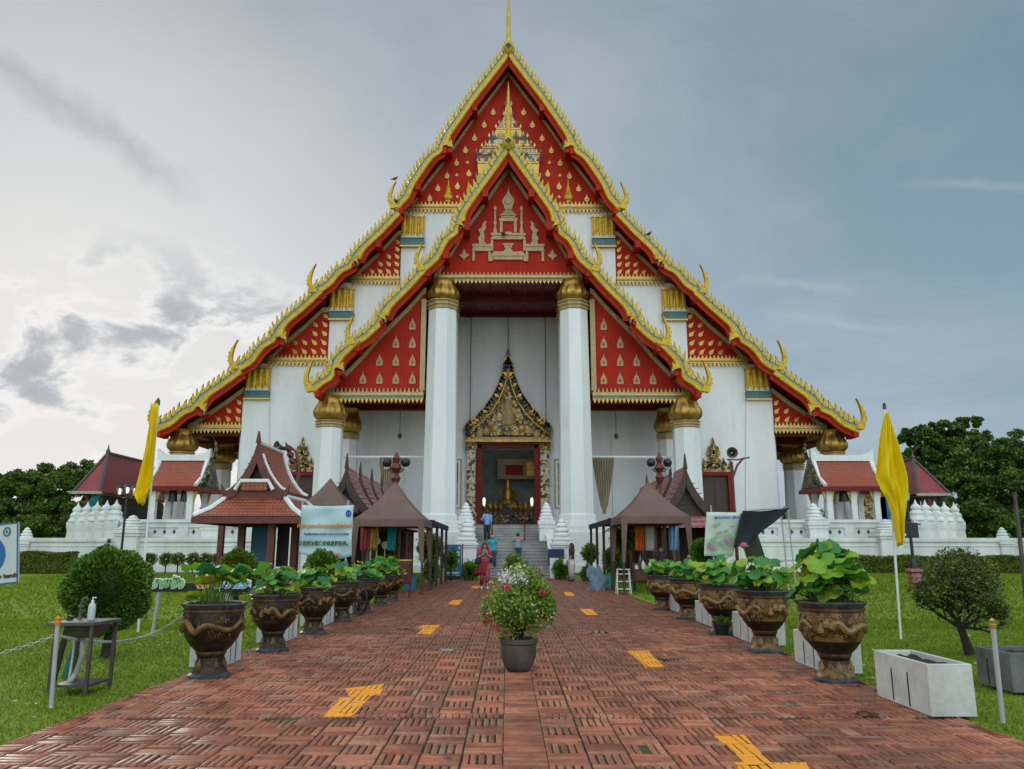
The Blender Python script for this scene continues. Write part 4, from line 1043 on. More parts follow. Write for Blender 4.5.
# ================================================================== THAI GABLE ROOFS
GP = [(0, 1.0), (.05, .86), (.13, .70), (.25, .52), (.42, .33), (.62, .17), (.82, .05), (1.0, 0.0)]
def thai_gable(root, cx, y0, y1, zb, w, h, roofm, boardm, panelm, bw=.16, spire=.12, trim=None, proud=.0):
    A = [(u*w, v*h) for u, v in GP]
    B = [(max(0, x-bw*.75), z-bw*(1.3 if i else 2.2)) for i, (x, z) in enumerate(A)]
    r = MB(); r.strip([(x*.985, z-.03) for x, z in A], [(x*.96, z-.12) for x, z in A], y0+.1, y1); r.mirror()
    r.v = [(x+cx, y, z+zb) for x, y, z in r.v]; rf = r.build('roof', roofm, root)
    for yy in (y0,):
        b = MB(); b.strip(A, B, yy, yy+.09)
        b.pxz([(w*.86, -.02), (w*1.0, -bw*.9), (w*1.08, .02), (w*1.1, .26), (w*1.0, .1)], yy-.02, yy+.1)
        b.mirror(); b.v = [(x+cx, y, z+zb) for x, y, z in b.v]
        b.pxz([(cx-.09, zb+h*.93), (cx+.09, zb+h*.93), (cx+.015, zb+h*(1+spire)), (cx-.015, zb+h*(1+spire))], yy-.01, yy+.1)
        b.build('gable_board', boardm, root, bevel=.01)
    p = MB(); pts = [(x*.93, z-.08) for x, z in A]; pts = [(-x, z) for x, z in pts[:0:-1]]+pts; pts[len(pts)//2] = (0, h*.9)
    p.pxz([(x+cx, z+zb) for x, z in pts], y0+.28, y0+.34)
    k = .1
    while k < h*.7: p.box(cx-w*.8*(1-k/h), cx+w*.8*(1-k/h), y0+.25, y0+.28, zb+k, zb+k+.03); k += .22
    p.build('gable_panel', panelm, root)
    return rf
# row of souvenir stalls behind the tents
def stall(x, y, sg, label):
    t = thing('souvenir_stall', label, 'market stall', (x, y, 0), 'Thai gabled stalls in two rows')
    thai_gable(t, x, y, y+2.3, 2.75, 1.6, 2.15, 'roof_pink', 'brown_wood', 'brown_wood', .24, .24)
    b = MB(); b.add([(x-2.1, y-.5, 2.35), (x+2.1, y-.5, 2.35), (x+1.6, y+.1, 2.8), (x-1.6, y+.1, 2.8), (x-2.1, y-.5, 2.3), (x+2.1, y-.5, 2.3)], [(0, 1, 2, 3), (0, 4, 5, 1)]); 
    for s2 in (-1, 1): b.add([(x+s2*1.5, y, 2.8), (x+s2*2.2, y-.4, 2.35), (x+s2*2.2, y+3, 2.35), (x+s2*1.5, y+2.9, 2.8)], [(0, 1, 2, 3)])
    b.build('skirt_roof', 'roof_pink', t)
    for sx in (-1.4, 1.4):
        for yy in (.15, 2.7): b = MB(); b.box(x+sx-.09, x+sx+.09, y+yy-.09, y+yy+.09, 0, 2.75); b.build('post', 'red_wood', t)
    b = MB(); b.box(x-1.3, x+1.3, y+2.6, y+2.66, 0, 2.75); b.box(x-sg*1.3-.03, x-sg*1.3+.03, y+.2, y+2.6, 0, 2.7) if 0 else b.box(x+sg*1.3-.03, x+sg*1.3+.03, y+.2, y+2.6, 0, 2.7)
    b.build('back_wall', 'brown_wood', t)
    b = MB(); b.box(x-1.3, x+1.3, y+.3, y+1.0, .75, .82); b.box(x-1.25, x+1.25, y+.95, y+1.0, 0, .75); b.build('counter', 'teak', t)
ords = ['nearest', 'second', 'third', 'farthest']
xs_l = at(347, 456, 33).x; xs_r = at(685, 457, 33).x
for k in range(4):
    stall(xs_l, 33+3.1*k, -1, f'dark wooden stall with steep Thai gable behind the left tents, {ords[k]} of its row')
    stall(xs_r, 33+3.1*k, 1, f'dark wooden stall with steep Thai gable behind the right tent, {ords[k]} of its row')
# ================================================================== INFORMATION KIOSK
kx0, kx1, ky0, ky1 = at(193, 514, 26).x, at(303, 514, 26).x, 26.0, 30.6
t = thing('information_kiosk', 'open dark red wooden kiosk with orange tiled Thai roof and white ridges', 'kiosk', ((kx0+kx1)/2, 28, 0))
ze, zt_ = hz(516, 26), hz(497, 27.2); gx = at(256, 480, 27).x; gw = (at(287, 490, 27).x-at(226, 490, 27).x)/2
b = MB(); ins = (gx-gw*.95, gx+gw*.95, 27.1, 29.8)
V = [(kx0, ky0, ze), (kx1, ky0, ze), (kx1, ky1, ze), (kx0, ky1, ze), (ins[0], ins[2], zt_), (ins[1], ins[2], zt_), (ins[1], ins[3], zt_), (ins[0], ins[3], zt_)]
mid = [((V[i][0]*.5+V[i+4][0]*.5), (V[i][1]*.5+V[i+4][1]*.5), V[i][2]*.62+V[i+4][2]*.38) for i in range(4)]
V2 = V[:4]+mid+V[4:]
fs = [(i, (i+1) % 4, 4+(i+1) % 4, 4+i) for i in range(4)]+[(4+i, 4+(i+1) % 4, 8+(i+1) % 4, 8+i) for i in range(4)]
b.add(V2, fs); b.build('skirt_roof', 'roof_kiosk', t)
b = MB()
for i in range(4): b.tube([V[i], mid[i], V[i+4]], [.09, .09, .09], 6)
for i in range(4): b.tube([V[i+4], V[4+(i+1) % 4]], .10, 6)
b.build('white_ridge', 'white_paint', t)
b = MB(); b.box(kx0-.03, kx1+.03, ky0-.05, ky0+.03, ze-.24, ze-.02); b.box(kx0-.03, kx1+.03, ky1, ky1+.06, ze-.24, ze-.02); b.box(kx0-.04, kx0+.04, ky0+.03, ky1, ze-.24, ze-.02); b.box(kx1-.04, kx1+.04, ky0+.03, ky1, ze-.24, ze-.02)
b.box(kx0+.05, kx1-.05, ky0+.1, ky1-.1, ze-.06, ze-.03); b.build('eave_board', 'red_wood', t)
hg = at(256, 441, 27).z-zt_-.1
b = MB(); b.box(gx-gw*1.0, gx+gw*1.0, 27.0, 30, zt_-.05, zt_+.2); b.build('ridge_beam', 'red_wood', t)
thai_gable(t, gx, 26.95, 30.0, zt_+.16, gw*1.02, hg, 'roof_kiosk', 'red_wood', 'black_wood', .2, .16)
b = MB(); A = [(u*gw*1.0, v*hg) for u, v in GP]
for sg in (1, -1): b.tube([(gx+sg*x, 27.15, zt_+.16+z+.05) for x, z in A[2:]], .05, 6); b.tube([(gx+sg*x, 29.95, zt_+.16+z+.05) for x, z in A[1:]], .07, 6)
b.tube([(gx, 27.1, zt_+hg+.05), (gx, 30, zt_+hg+.05)], .06, 6); b.build('white_verge', 'white_paint', t)
b = MB(); b.box(gx-gw*.42, gx+gw*.42, 26.85, 26.95, zt_+.2, zt_+.5); b.build('gable_tiles', 'roof_kiosk', t)
b = MB(); b.tube([(gx-gw*.62, 26.84, zt_+.22), (gx-gw*.45, 26.84, zt_+.52), (gx+gw*.45, 26.84, zt_+.52), (gx+gw*.62, 26.84, zt_+.22)], .07, 6); b.build('tile_trim', 'white_paint', t)
for px, D, w in ((271.5, 26.6, .11), (294.5, 29.0, .11), (241.5, 28.0, .11), (259, 30.0, .13), (221, 30.2, .10)):
    P = at(px, 540, D); b = MB(); b.box(P.x-w, P.x+w, D-w, D+w, 0, ze); b.build('post', 'red_wood', t)
b = MB(); P = at(265, 540, 29); b.box(P.x-.5, P.x+.35, 29, 29.05, .7, 2.3, 0); b.box(P.x-.42, P.x+.27, 28.97, 29, .9, 2.2, 1); P = at(283, 540, 29.6); b.box(P.x-.22, P.x+.22, 29.6, 29.65, .8, 2.3, 0); b.build('poster', ['brown_wood', 'blue_board'], t)
b = MB(); b.box(kx0+.6, kx1-.3, 26.5, 30.2, 0, .14); b.build('floor', 'dark_concrete', t)
# ================================================================== TENTS
def tent(x0, x1, y0, y1, ze, zp, label, legs=1, grp='brown canopy tents'):
    t = thing('canopy_tent', label, 'tent', ((x0+x1)/2, (y0+y1)/2, 0), grp)
    cx, cy = (x0+x1)/2, (y0+y1)/2; nb = 24; V = []
    per = []
    for (ax, ay), (bx_, by_) in zip([(x0, y0), (x1, y0), (x1, y1), (x0, y1)], [(x1, y0), (x1, y1), (x0, y1), (x0, y0)]):
        for i in range(6): per.append((ax+(bx_-ax)*i/6, ay+(by_-ay)*i/6, i/6))
    n = len(per); rows = 9; 
    for j in range(rows+1):
        u = j/rows
        for (x, y, f) in per:
            sag = -.05*math.sin(PI*f)*(1-u); r = 1-u
            z = ze+(zp-ze)*(u**1.35*.85+u*.15)+sag*.6+.012*math.sin(9*f*PI+j)
            V.append((cx+(x-cx)*r, cy+(y-cy)*r, z))
    fs = [(j*n+i, j*n+(i+1) % n, (j+1)*n+(i+1) % n, (j+1)*n+i) for j in range(rows) for i in range(n)]
    b = MB(); b.add(V, fs); cn = b.build('canopy', 'canopy', t, smooth=True)
    so = cn.modifiers.new('s', 'SOLIDIFY'); so.thickness = .015
    b = MB(); V = []
    for (x, y, f) in per:
        V += [(x, y, ze-.05*math.sin(PI*f)*.6), (x*1.0+(x-cx)*.01, y+(y-cy)*.01, ze-.24-.02*math.sin(f*19))]
    b.add(V, [(2*i, 2*i+1, 2*((i+1) % n)+1, 2*((i+1) % n)) for i in range(n)]); v = b.build('valance', 'canopy', t); so = v.modifiers.new('s', 'SOLIDIFY'); so.thickness = .012
    for (x, y) in [(x0, y0), (x1, y0), (x1, y1), (x0, y1)]:
        b = MB(); sx = .05 if x < cx else -.05
        b.box(x+sx-.035, x+sx+.035, y-.035+.04, y+.035+.04, 0, ze); b.box(x+sx-.09, x+sx+.09, y-.06, y+.14, 0, .03); b.build('leg', 'brown_wood', t)
        if legs:
            b = MB(); b.add([(x, y-.01, ze), (x+(.22 if x < cx else -.22), y-.01, ze), (x+(.16 if x < cx else -.16), y-.02, ze-.8), (x+(.10 if x < cx else -.10), y-.02, 1.0), (x, y-.01, 1.0)], [(0, 1, 2, 3, 4)]); o = b.build('leg_drape', 'canopy', t); so = o.modifiers.new('s', 'SOLIDIFY'); so.thickness = .01
    return t
Pl0, Pl1 = at(353, 518, 26), at(424.5, 518, 26); zt0 = hz(519, 26); ztp = hz(481, 27.2)
tent(Pl0.x, Pl1.x, 26, 28.6, zt0, ztp, 'brown peaked canopy tent at the left edge of the path')
Pr0, Pr1 = at(621, 518, 26), at(691, 518, 26)
tent(Pr0.x, Pr1.x, 26, 28.6, hz(516, 26), hz(481, 27.2), 'brown peaked canopy tent at the right edge of the path')
A_, B_ = at(299, 500, 31), at(349, 500, 31)
tent(A_.x, B_.x, 31, 33.0, hz(505, 31), hz(478, 31.8), 'brown peaked canopy tent behind the kiosk and the printed banner', 0)
def shade(x0, x1, y0, y1, z, label):
    t = thing('shade_frame', label, 'shade frame', ((x0+x1)/2, (y0+y1)/2, 0), 'flat dark shade frames behind the tents'); b = MB()
    b.box(x0, x1, y0, y1, z, z+.04); b.box(x0-.06, x1+.06, y0-.04, y0+.04, z-.1, z+.1) ; b.box(x0-.05, x0+.05, y0, y1, z-.12, z+.08); b.box(x1-.05, x1+.05, y0, y1, z-.12, z+.08)
    n = 3
    b.build('shade_cloth', 'shade_cloth', t)
    for i in range(n+1):
        for x in (x0+.05, x1-.05):
            y = y0+(y1-y0)*i/n; b = MB(); b.box(x-.05, x+.05, y-.05, y+.05, 0, z); b.build('post', 'brown_wood', t)
shade(Pl0.x-.2, Pl1.x, 28.9, 36, zt0-.02, 'flat dark shade frame on thin posts behind the left tent')
shade(Pr0.x, Pr1.x+.2, 28.9, 36, hz(517, 26)-.02, 'flat dark shade frame on thin posts behind the right tent')
# ================================================================== BANNERS
D = 24.0
t = thing('printed_banner', 'pale blue banner with orange, blue and dark lines of writing, beside the kiosk', 'banner', at(326, 535, D))
P, Q = at(299, 558, D), at(353.5, 505, D); b = MB(); nx, nz = 16, 14; V = []
for j in range(nz+1):
    for i in range(nx+1):
        u, v = i/nx, j/nz; V.append((P.x+(Q.x-P.x)*u, D+.03*math.sin(u*9+v*5)+.02*math.sin(v*13-u*6), P.z+(Q.z-P.z)*v+(.16*(1-v)*(u-.5)**2*4-.10*(1-v)*u) - .03*v*math.sin(PI*u)))
b.add(V, [(j*(nx+1)+i, j*(nx+1)+i+1, (j+1)*(nx+1)+i+1, (j+1)*(nx+1)+i) for j in range(nz) for i in range(nx)])
o = b.build('vinyl_sheet', 'banner', t, smooth=True); so = o.modifiers.new('s', 'SOLIDIFY'); so.thickness = .01; so.offset = 1
rt = t.location
def tl(px, py, D, dy=-.07): p = at(px, py, D); return (p.x-rt.x, p.y-rt.y+dy, p.z-rt.z)
text('กำลังบูรณะปิดทององค์หลวงพ่อ', .17, 'ink_orange', t, tl(326, 526, D), bold=.004, sx=.80)
text('Buddha image is being restored and gilded', .085, 'ink_blue', t, tl(327, 534, D), bold=.003, sx=.93)
text('正在进行佛像的修复和镀金。', .15, 'ink_green', t, tl(325, 543.5, D), bold=.006, sx=.80)
b = MB(); 
for k in range(18):
    a = 2*PI*k/18; b.lathe([(.012, -.03), (.016, 0), (.012, .03)], at(349, 513.5, D)+Vector((.07*math.cos(a), -.07, .07*math.sin(a))), 6)
b.pxz([(at(349, 513, D).x-.03, at(349, 515, D).z), (at(349, 513, D).x+.03, at(349, 515, D).z), (at(349, 513, D).x, at(349, 511.5, D).z)], D-.08, D-.07)
for k, (px, py) in enumerate(((318, 549.5), (322, 551), (325, 549.3))): c = at(px, py, D); b.lathe([(.0, -.05), (.06, 0), (.0, .05)], (c.x, D-.06, c.z), 6, sq=(1, .2))
b.build('printed_emblem', 'ink_blue', t)
b = MB(); p0, p1 = at(318, 557.5, D), at(341, 553, D); b.box(p0.x, p1.x, D-.085, D-.07, p0.z, p1.z); b.build('pink_patch', 'pink_petal', t)
for px in (300, 346): p = at(px, 540, D); b = MB(); b.tube([(p.x, D+.08, 0), (p.x, D+.08, at(px, 500, D).z)], .03, 8); b.build('pole', 'grey_pipe', t)
D = 23.0
t = thing('lotus_banner', 'white banner printed with pink lotus flowers, leaning beside a black tarpaulin', 'banner', at(722, 535, D)); rt = t.location
c0, c1, c2, c3 = at(704, 556, D), at(733, 556, D+.3), at(742, 512.5, D+.3), at(706.5, 512, D)
V = []; nx = 12
for j in range(nx+1):
    for i in range(nx+1):
        u, v = i/nx, j/nx; p = (c0*(1-u)+c1*u)*(1-v)+(c3*(1-u)+c2*u)*v; V.append((p.x, p.y+.03*math.sin(u*8+v*3), p.z))
b = MB(); b.add(V, [(j*(nx+1)+i, j*(nx+1)+i+1, (j+1)*(nx+1)+i+1, (j+1)*(nx+1)+i) for j in range(nx) for i in range(nx)]); o = b.build('vinyl_sheet', 'cloth_pale', t, smooth=True); so = o.modifiers.new('s', 'SOLIDIFY'); so.thickness = .01; so.offset = 1
text('พระมงคลบพิตร', .12, 'ink_blue', t, tl(727, 517.5, D, -.05), sx=1.0, bold=.004)
b = MB()
def petals(px, py, r, D=D):
    c = at(px, py, D)
    for k in range(7):
        a = R(-70+k*23); b.pxz([(c.x+r*(.2*math.cos(a)*0), c.z-r*.3), (c.x+r*.5*math.sin(a)-r*.16*math.cos(a), c.z+r*.2*math.cos(a)), (c.x+r*math.sin(a), c.z+r*.75*math.cos(a)), (c.x+r*.5*math.sin(a)+r*.16*math.cos(a), c.z+r*.25*math.cos(a))], D-.07-.004*k, D-.05-.004*k)
petals(711, 548, .16); petals(727, 543, .17); b.build('printed_lotus', 'lotus_pink_print', t)
b = MB(); rr = random.Random(3)
for k in range(16):
    c = at(rr.uniform(709, 735), rr.uniform(524, 550), D); w = rr.uniform(.05, .12); b.pxz([(c.x-w, c.z), (c.x-w*.3, c.z-w*.6), (c.x+w, c.z-w*.1), (c.x+w*.5, c.z+w*.6), (c.x-w*.4, c.z+w*.5)], D-.056-.0015*k, D-.05)
b.build('printed_leaves', 'leaf_print', t)
p = at(714, 540, D); b = MB(); b.tube([(p.x, D+.15, 0), (p.x, D+.15, at(714, 505, D).z)], .025, 8); b.build('pole', 'grey_pipe', t)
# black tarpaulin awning
t = thing('black_tarpaulin', 'black tarpaulin stretched like an awning from the lotus banner to two thin pipes', 'tarpaulin', at(755, 560, 23.2)*1.0)
q = [at(734, 548, 22.8), at(743, 511, 23.2), at(790, 508, 24.6), at(749, 544, 22.9)]
V = []; nx = 14
for j in range(nx+1):
    for i in range(nx+1):
        u, v = i/nx, j/nx; p = (q[0]*(1-u)+q[3]*u)*(1-v)+(q[1]*(1-u)+q[2]*u)*v; V.append((p.x, p.y+.05*math.sin(u*7+v*4), p.z-.02*math.sin(PI*u)*v+.02*math.sin(9*v+5*u)))
b = MB(); b.add(V, [(j*(nx+1)+i, j*(nx+1)+i+1, (j+1)*(nx+1)+i+1, (j+1)*(nx+1)+i) for j in range(nx) for i in range(nx)]); o = b.build('tarp_sheet', 'tarp', t, smooth=True); so = o.modifiers.new('s', 'SOLIDIFY'); so.thickness = .012
b = MB(); b.tube([at(743, 511.5, 23.2), at(760, 509.3, 23.7), at(789, 508.3, 24.6)], .03, 8); b.build('tarp_hem', 'grey_pipe', t)
b = MB(); b.add([at(742, 545, 23.3), at(757, 532, 23.3), at(766, 560, 23.3), at(748, 562, 23.3)], [(0, 1, 2, 3)]); o = b.build('hanging_flap', 'flap_green', t); so = o.modifiers.new('s', 'SOLIDIFY'); so.thickness = .012
for px, D_ in ((785.5, 24.6), (792.5, 25)): p = at(px, 540, D_); b = MB(); b.tube([(p.x, D_, 0), (p.x-.08, D_, at(px, 508, D_).z)], .022, 8); b.build('pipe', 'grey_pipe', t)
# ================================================================== LAMPS & SPEAKERS
def horn(parent, P, d, r=.32, L=.45):
    d = Vector(d).normalized(); b = MB(); P = Vector(P)
    b.tube([P-d*L*.7, P-d*L*.35, P-d*L*.3, P+d*L*.2, P+d*L*.5], [.06, .09, .05, r*.55, r], 20, cap=False); b.tube([P+d*L*.5, P+d*L*.53], [r, r*1.04], 20, cap=False)
    o = b.build('horn', 'old_steel', parent, smooth=True); so = o.modifiers.new('s', 'SOLIDIFY'); so.thickness = .012
    b = MB(); b.tube([P+d*L*.1, P+d*L*.42], [.07, .03], 10); b.build('horn_throat', 'cream_trim', parent, smooth=True)
P = at(735, 520, 36); t = thing('loudspeaker_post', 'dark red post with a curved bracket and grey horn loudspeaker, right of the porch', 'loudspeaker post', (P.x, 36, 0))
zt2_ = at(735, 462, 36).z; b = MB(); b.tube([(P.x, 36, 0), (P.x, 36, zt2_)], [.09, .06], 8); b.tube([(P.x, 36, at(0, 478, 36).z), (P.x+.25, 36, at(0, 465, 36).z), (P.x+.55, 36, at(0, 458, 36).z), (P.x+.85, 36, at(0, 457, 36).z)], [.05, .05, .045, .03], 8)
b.tube([(P.x, 36, zt2_), (P.x-.2, 36, zt2_+.12), (P.x+.3, 36, zt2_+.1), (P.x+.55, 36, at(0, 458, 36).z)], .035, 6); b.build('post', 'red_wood', t)
horn(t, at(731.5, 453, 35.8), (-.15, -1, -.05), .24)
P = at(296, 520, 34); t = thing('loudspeaker_post', 'dark red post with a horn loudspeaker and carved bracket, behind the kiosk roof', 'loudspeaker post', (P.x, 34, 0))
b = MB(); za_ = at(0, 462, 34).z; b.tube([(P.x, 34, 0), (P.x, 34, at(0, 470, 34).z), (P.x-.15, 34, at(0, 452, 34).z), (P.x-.45, 34, at(0, 446, 34).z)], [.09, .08, .07, .04], 8)
for k in range(4): c = at(288+k*1.8, 447+k*6, 34); b.pxz(leaf_poly(c.x, c.z, .35, .5, .5), 33.9, 34.05)
b.build('post', 'red_wood', t); horn(t, at(281, 448, 33.9), (-.75, -.7, .05), .27)
def globe_post(px, D, label, offs_):
    P = at(px, 520, D); t = thing('globe_lamp_post', label, 'lamp post', (P.x, D, 0), 'carved red posts with black globes')
    zt_ = at(0, 452, D).z; b = MB(); b.tube([(P.x, D, 0), (P.x, D, zt_)], [.07, .05], 8); zc_ = at(0, 463, D).z
    b.lathe([(.05, -.9), (.2, -.6), (.08, -.4), (.24, -.2), (.1, 0), (.16, .2), (.05, .4)], (P.x, D, zc_), 8)
    for s2 in (-1, 1): b.tube([(P.x, D, zc_-.3), (P.x+s2*.2, D, zc_-.35), (P.x+s2*.4, D, zc_-.1)], .035, 6)
    b.build('carved_post', 'red_wood', t)
    for s2 in (-1, 1):
        b = MB(); c = (P.x+s2*offs_, D, zc_+.03); r = .19
        b.lathe([(r*math.sin(a*PI/10), -r*math.cos(a*PI/10)) for a in range(11)], c, 16); g = b.build('globe_shade', 'black_iron', t, smooth=True)
        b = MB(); b.lathe([(.12, 0), (.13, .05), (.04, .1)], (c[0], c[1], c[2]-r-.08), 10); b.build('lamp_glass', 'lamp_glass', t)
globe_post(394.5, 31, 'carved red lamp post with two black globe shades, rising behind the left tent', .37)
globe_post(661.5, 33, 'carved red lamp post with two black globe shades, rising behind the right tent', .35)
def lantern_post(px, pb, D, ztop_px, label, n, base=True):
    P = at(px, 540, D); t = thing('lantern_post', label, 'street lamp', (P.x, D, 0), 'black lantern posts on the lawn'); zl = at(0, ztop_px, D).z
    b = MB(); b.lathe([(.16, .7 if base else 0), (.12, .95), (.06, 1.1), (.055, zl-1.2), (.08, zl-1.15), (.05, zl-1.1), (.04, zl-.35)], (P.x, D, 0), 10)
    if n == 3: b.tube([(P.x-.38, D, zl-.45), (P.x-.2, D, zl-.62), (P.x, D, zl-.5), (P.x+.2, D, zl-.62), (P.x+.38, D, zl-.45)], .03, 6)
    b.box(P.x-.3, P.x+.3, D-.02, D+.02, zl-1.32, zl-1.27) if n == 1 else None
    b.build('pole', 'black_iron', t)
    for i in range(n):
        x = P.x+(i-(n-1)/2)*.38; z = zl-.42+(0 if n == 1 or i != 1 else .06)
        b = MB(); b.lathe([(.10, 0), (.15, .3), (.13, .31)], (x, D, z), 6); g = b.build('lantern_glass', 'lamp_glass', t)
        b = MB(); b.lathe([(.12, -.04), (.12, 0)], (x, D, z), 6); b.build('lantern_base', 'black_iron', t); b = MB(); b.lathe([(.20, .31), (.12, .42), (.04, .47), (.02, .56)], (x, D, z), 6); b.build('lantern_cap', 'black_iron', t)
    if base: b = MB(); b.lathe([(.30, 0), (.30, .08), (.25, .1), (.25, .55), (.33, .6), (.33, .68), (.2, .72)], (P.x, D, 0), 4, PI/4); b.build('pedestal', 'roof_pink', t, bevel=.01)
lantern_post(122.5, 0, 40, 486, 'black lamp post with three glass lanterns, behind the clipped round bush', 3, False)
g_ = gr(912, 588); lantern_post(911, 0, g_.y, 489, 'black lantern lamp post on a red pedestal, on the right lawn', 1, True)
# ================================================================== FLAGS
def flagpole(base, top, label, pts, folds, pole_r=.02):
    t = thing('flag_pole', label, 'flag', base, 'yellow flags on white poles'); b = MB(); b.tube([base, top], pole_r, 8); b.build('pole', 'white_paint', t)
    d = (top-base).normalized(); b = MB(); b.lathe([(.03, -.02), (.03, .06), (.015, .09)], top, 8); b.build('pole_cap', 'steel', t)
    V = []; rows = len(pts)-1; n = 40
    rowsN = 34
    for j in range(rowsN+1):
        s = j/rowsN*rows; k = min(int(s), rows-1); f = s-k; f2 = f
        l = pts[k][0]*(1-f2)+pts[k+1][0]*f2; r = pts[k][1]*(1-f2)+pts[k+1][1]*f2; y = pts[k][2]*(1-f2)+pts[k+1][2]*f2
        L0, R0 = at(l, y, base.y), at(r, y, base.y)
        for i in range(n+1):
            u = i/n; a = folds*(.3+.7*min(1, j/6)); yy = base.y-.15+a*math.sin(u*9+j*.10)+a*.6*math.sin(u*19-j*.17+1)+a*.3*math.sin(u*33+j*.3)
            p = L0*(1-u)+R0*u; V.append((p.x, yy, p.z+a*.35*math.sin(u*9)))
    b = MB(); b.add(V, [(j*(n+1)+i, j*(n+1)+i+1, (j+1)*(n+1)+i+1, (j+1)*(n+1)+i) for j in range(rowsN) for i in range(n)])
    o = b.build('flag_cloth', 'yellow_fabric', t, smooth=True); so = o.modifiers.new('s', 'SOLIDIFY'); so.thickness = .004
bl = gr(138, 632); topl = at(158.5, 404, bl.y)
flagpole(bl, topl, 'tall white pole with a limp yellow flag, behind the clipped round bush', [(154, 161, 405), (152, 160, 425), (148, 158, 450), (144, 157, 470), (140, 157, 485), (138, 153, 493), (139, 151, 497), (143, 148, 505)], .06)
br = gr(901, 639); topr = at(884.5, 408, br.y)
flagpole(br, topr, 'tall white pole with an open yellow flag, on the right lawn', [(882, 884.5, 414), (879, 889, 427), (876, 893, 445), (873, 897, 465), (871.5, 900, 478), (877, 901.5, 490), (884, 901, 500), (889, 900, 515), (892, 898, 532), (893, 896, 546)], .065)
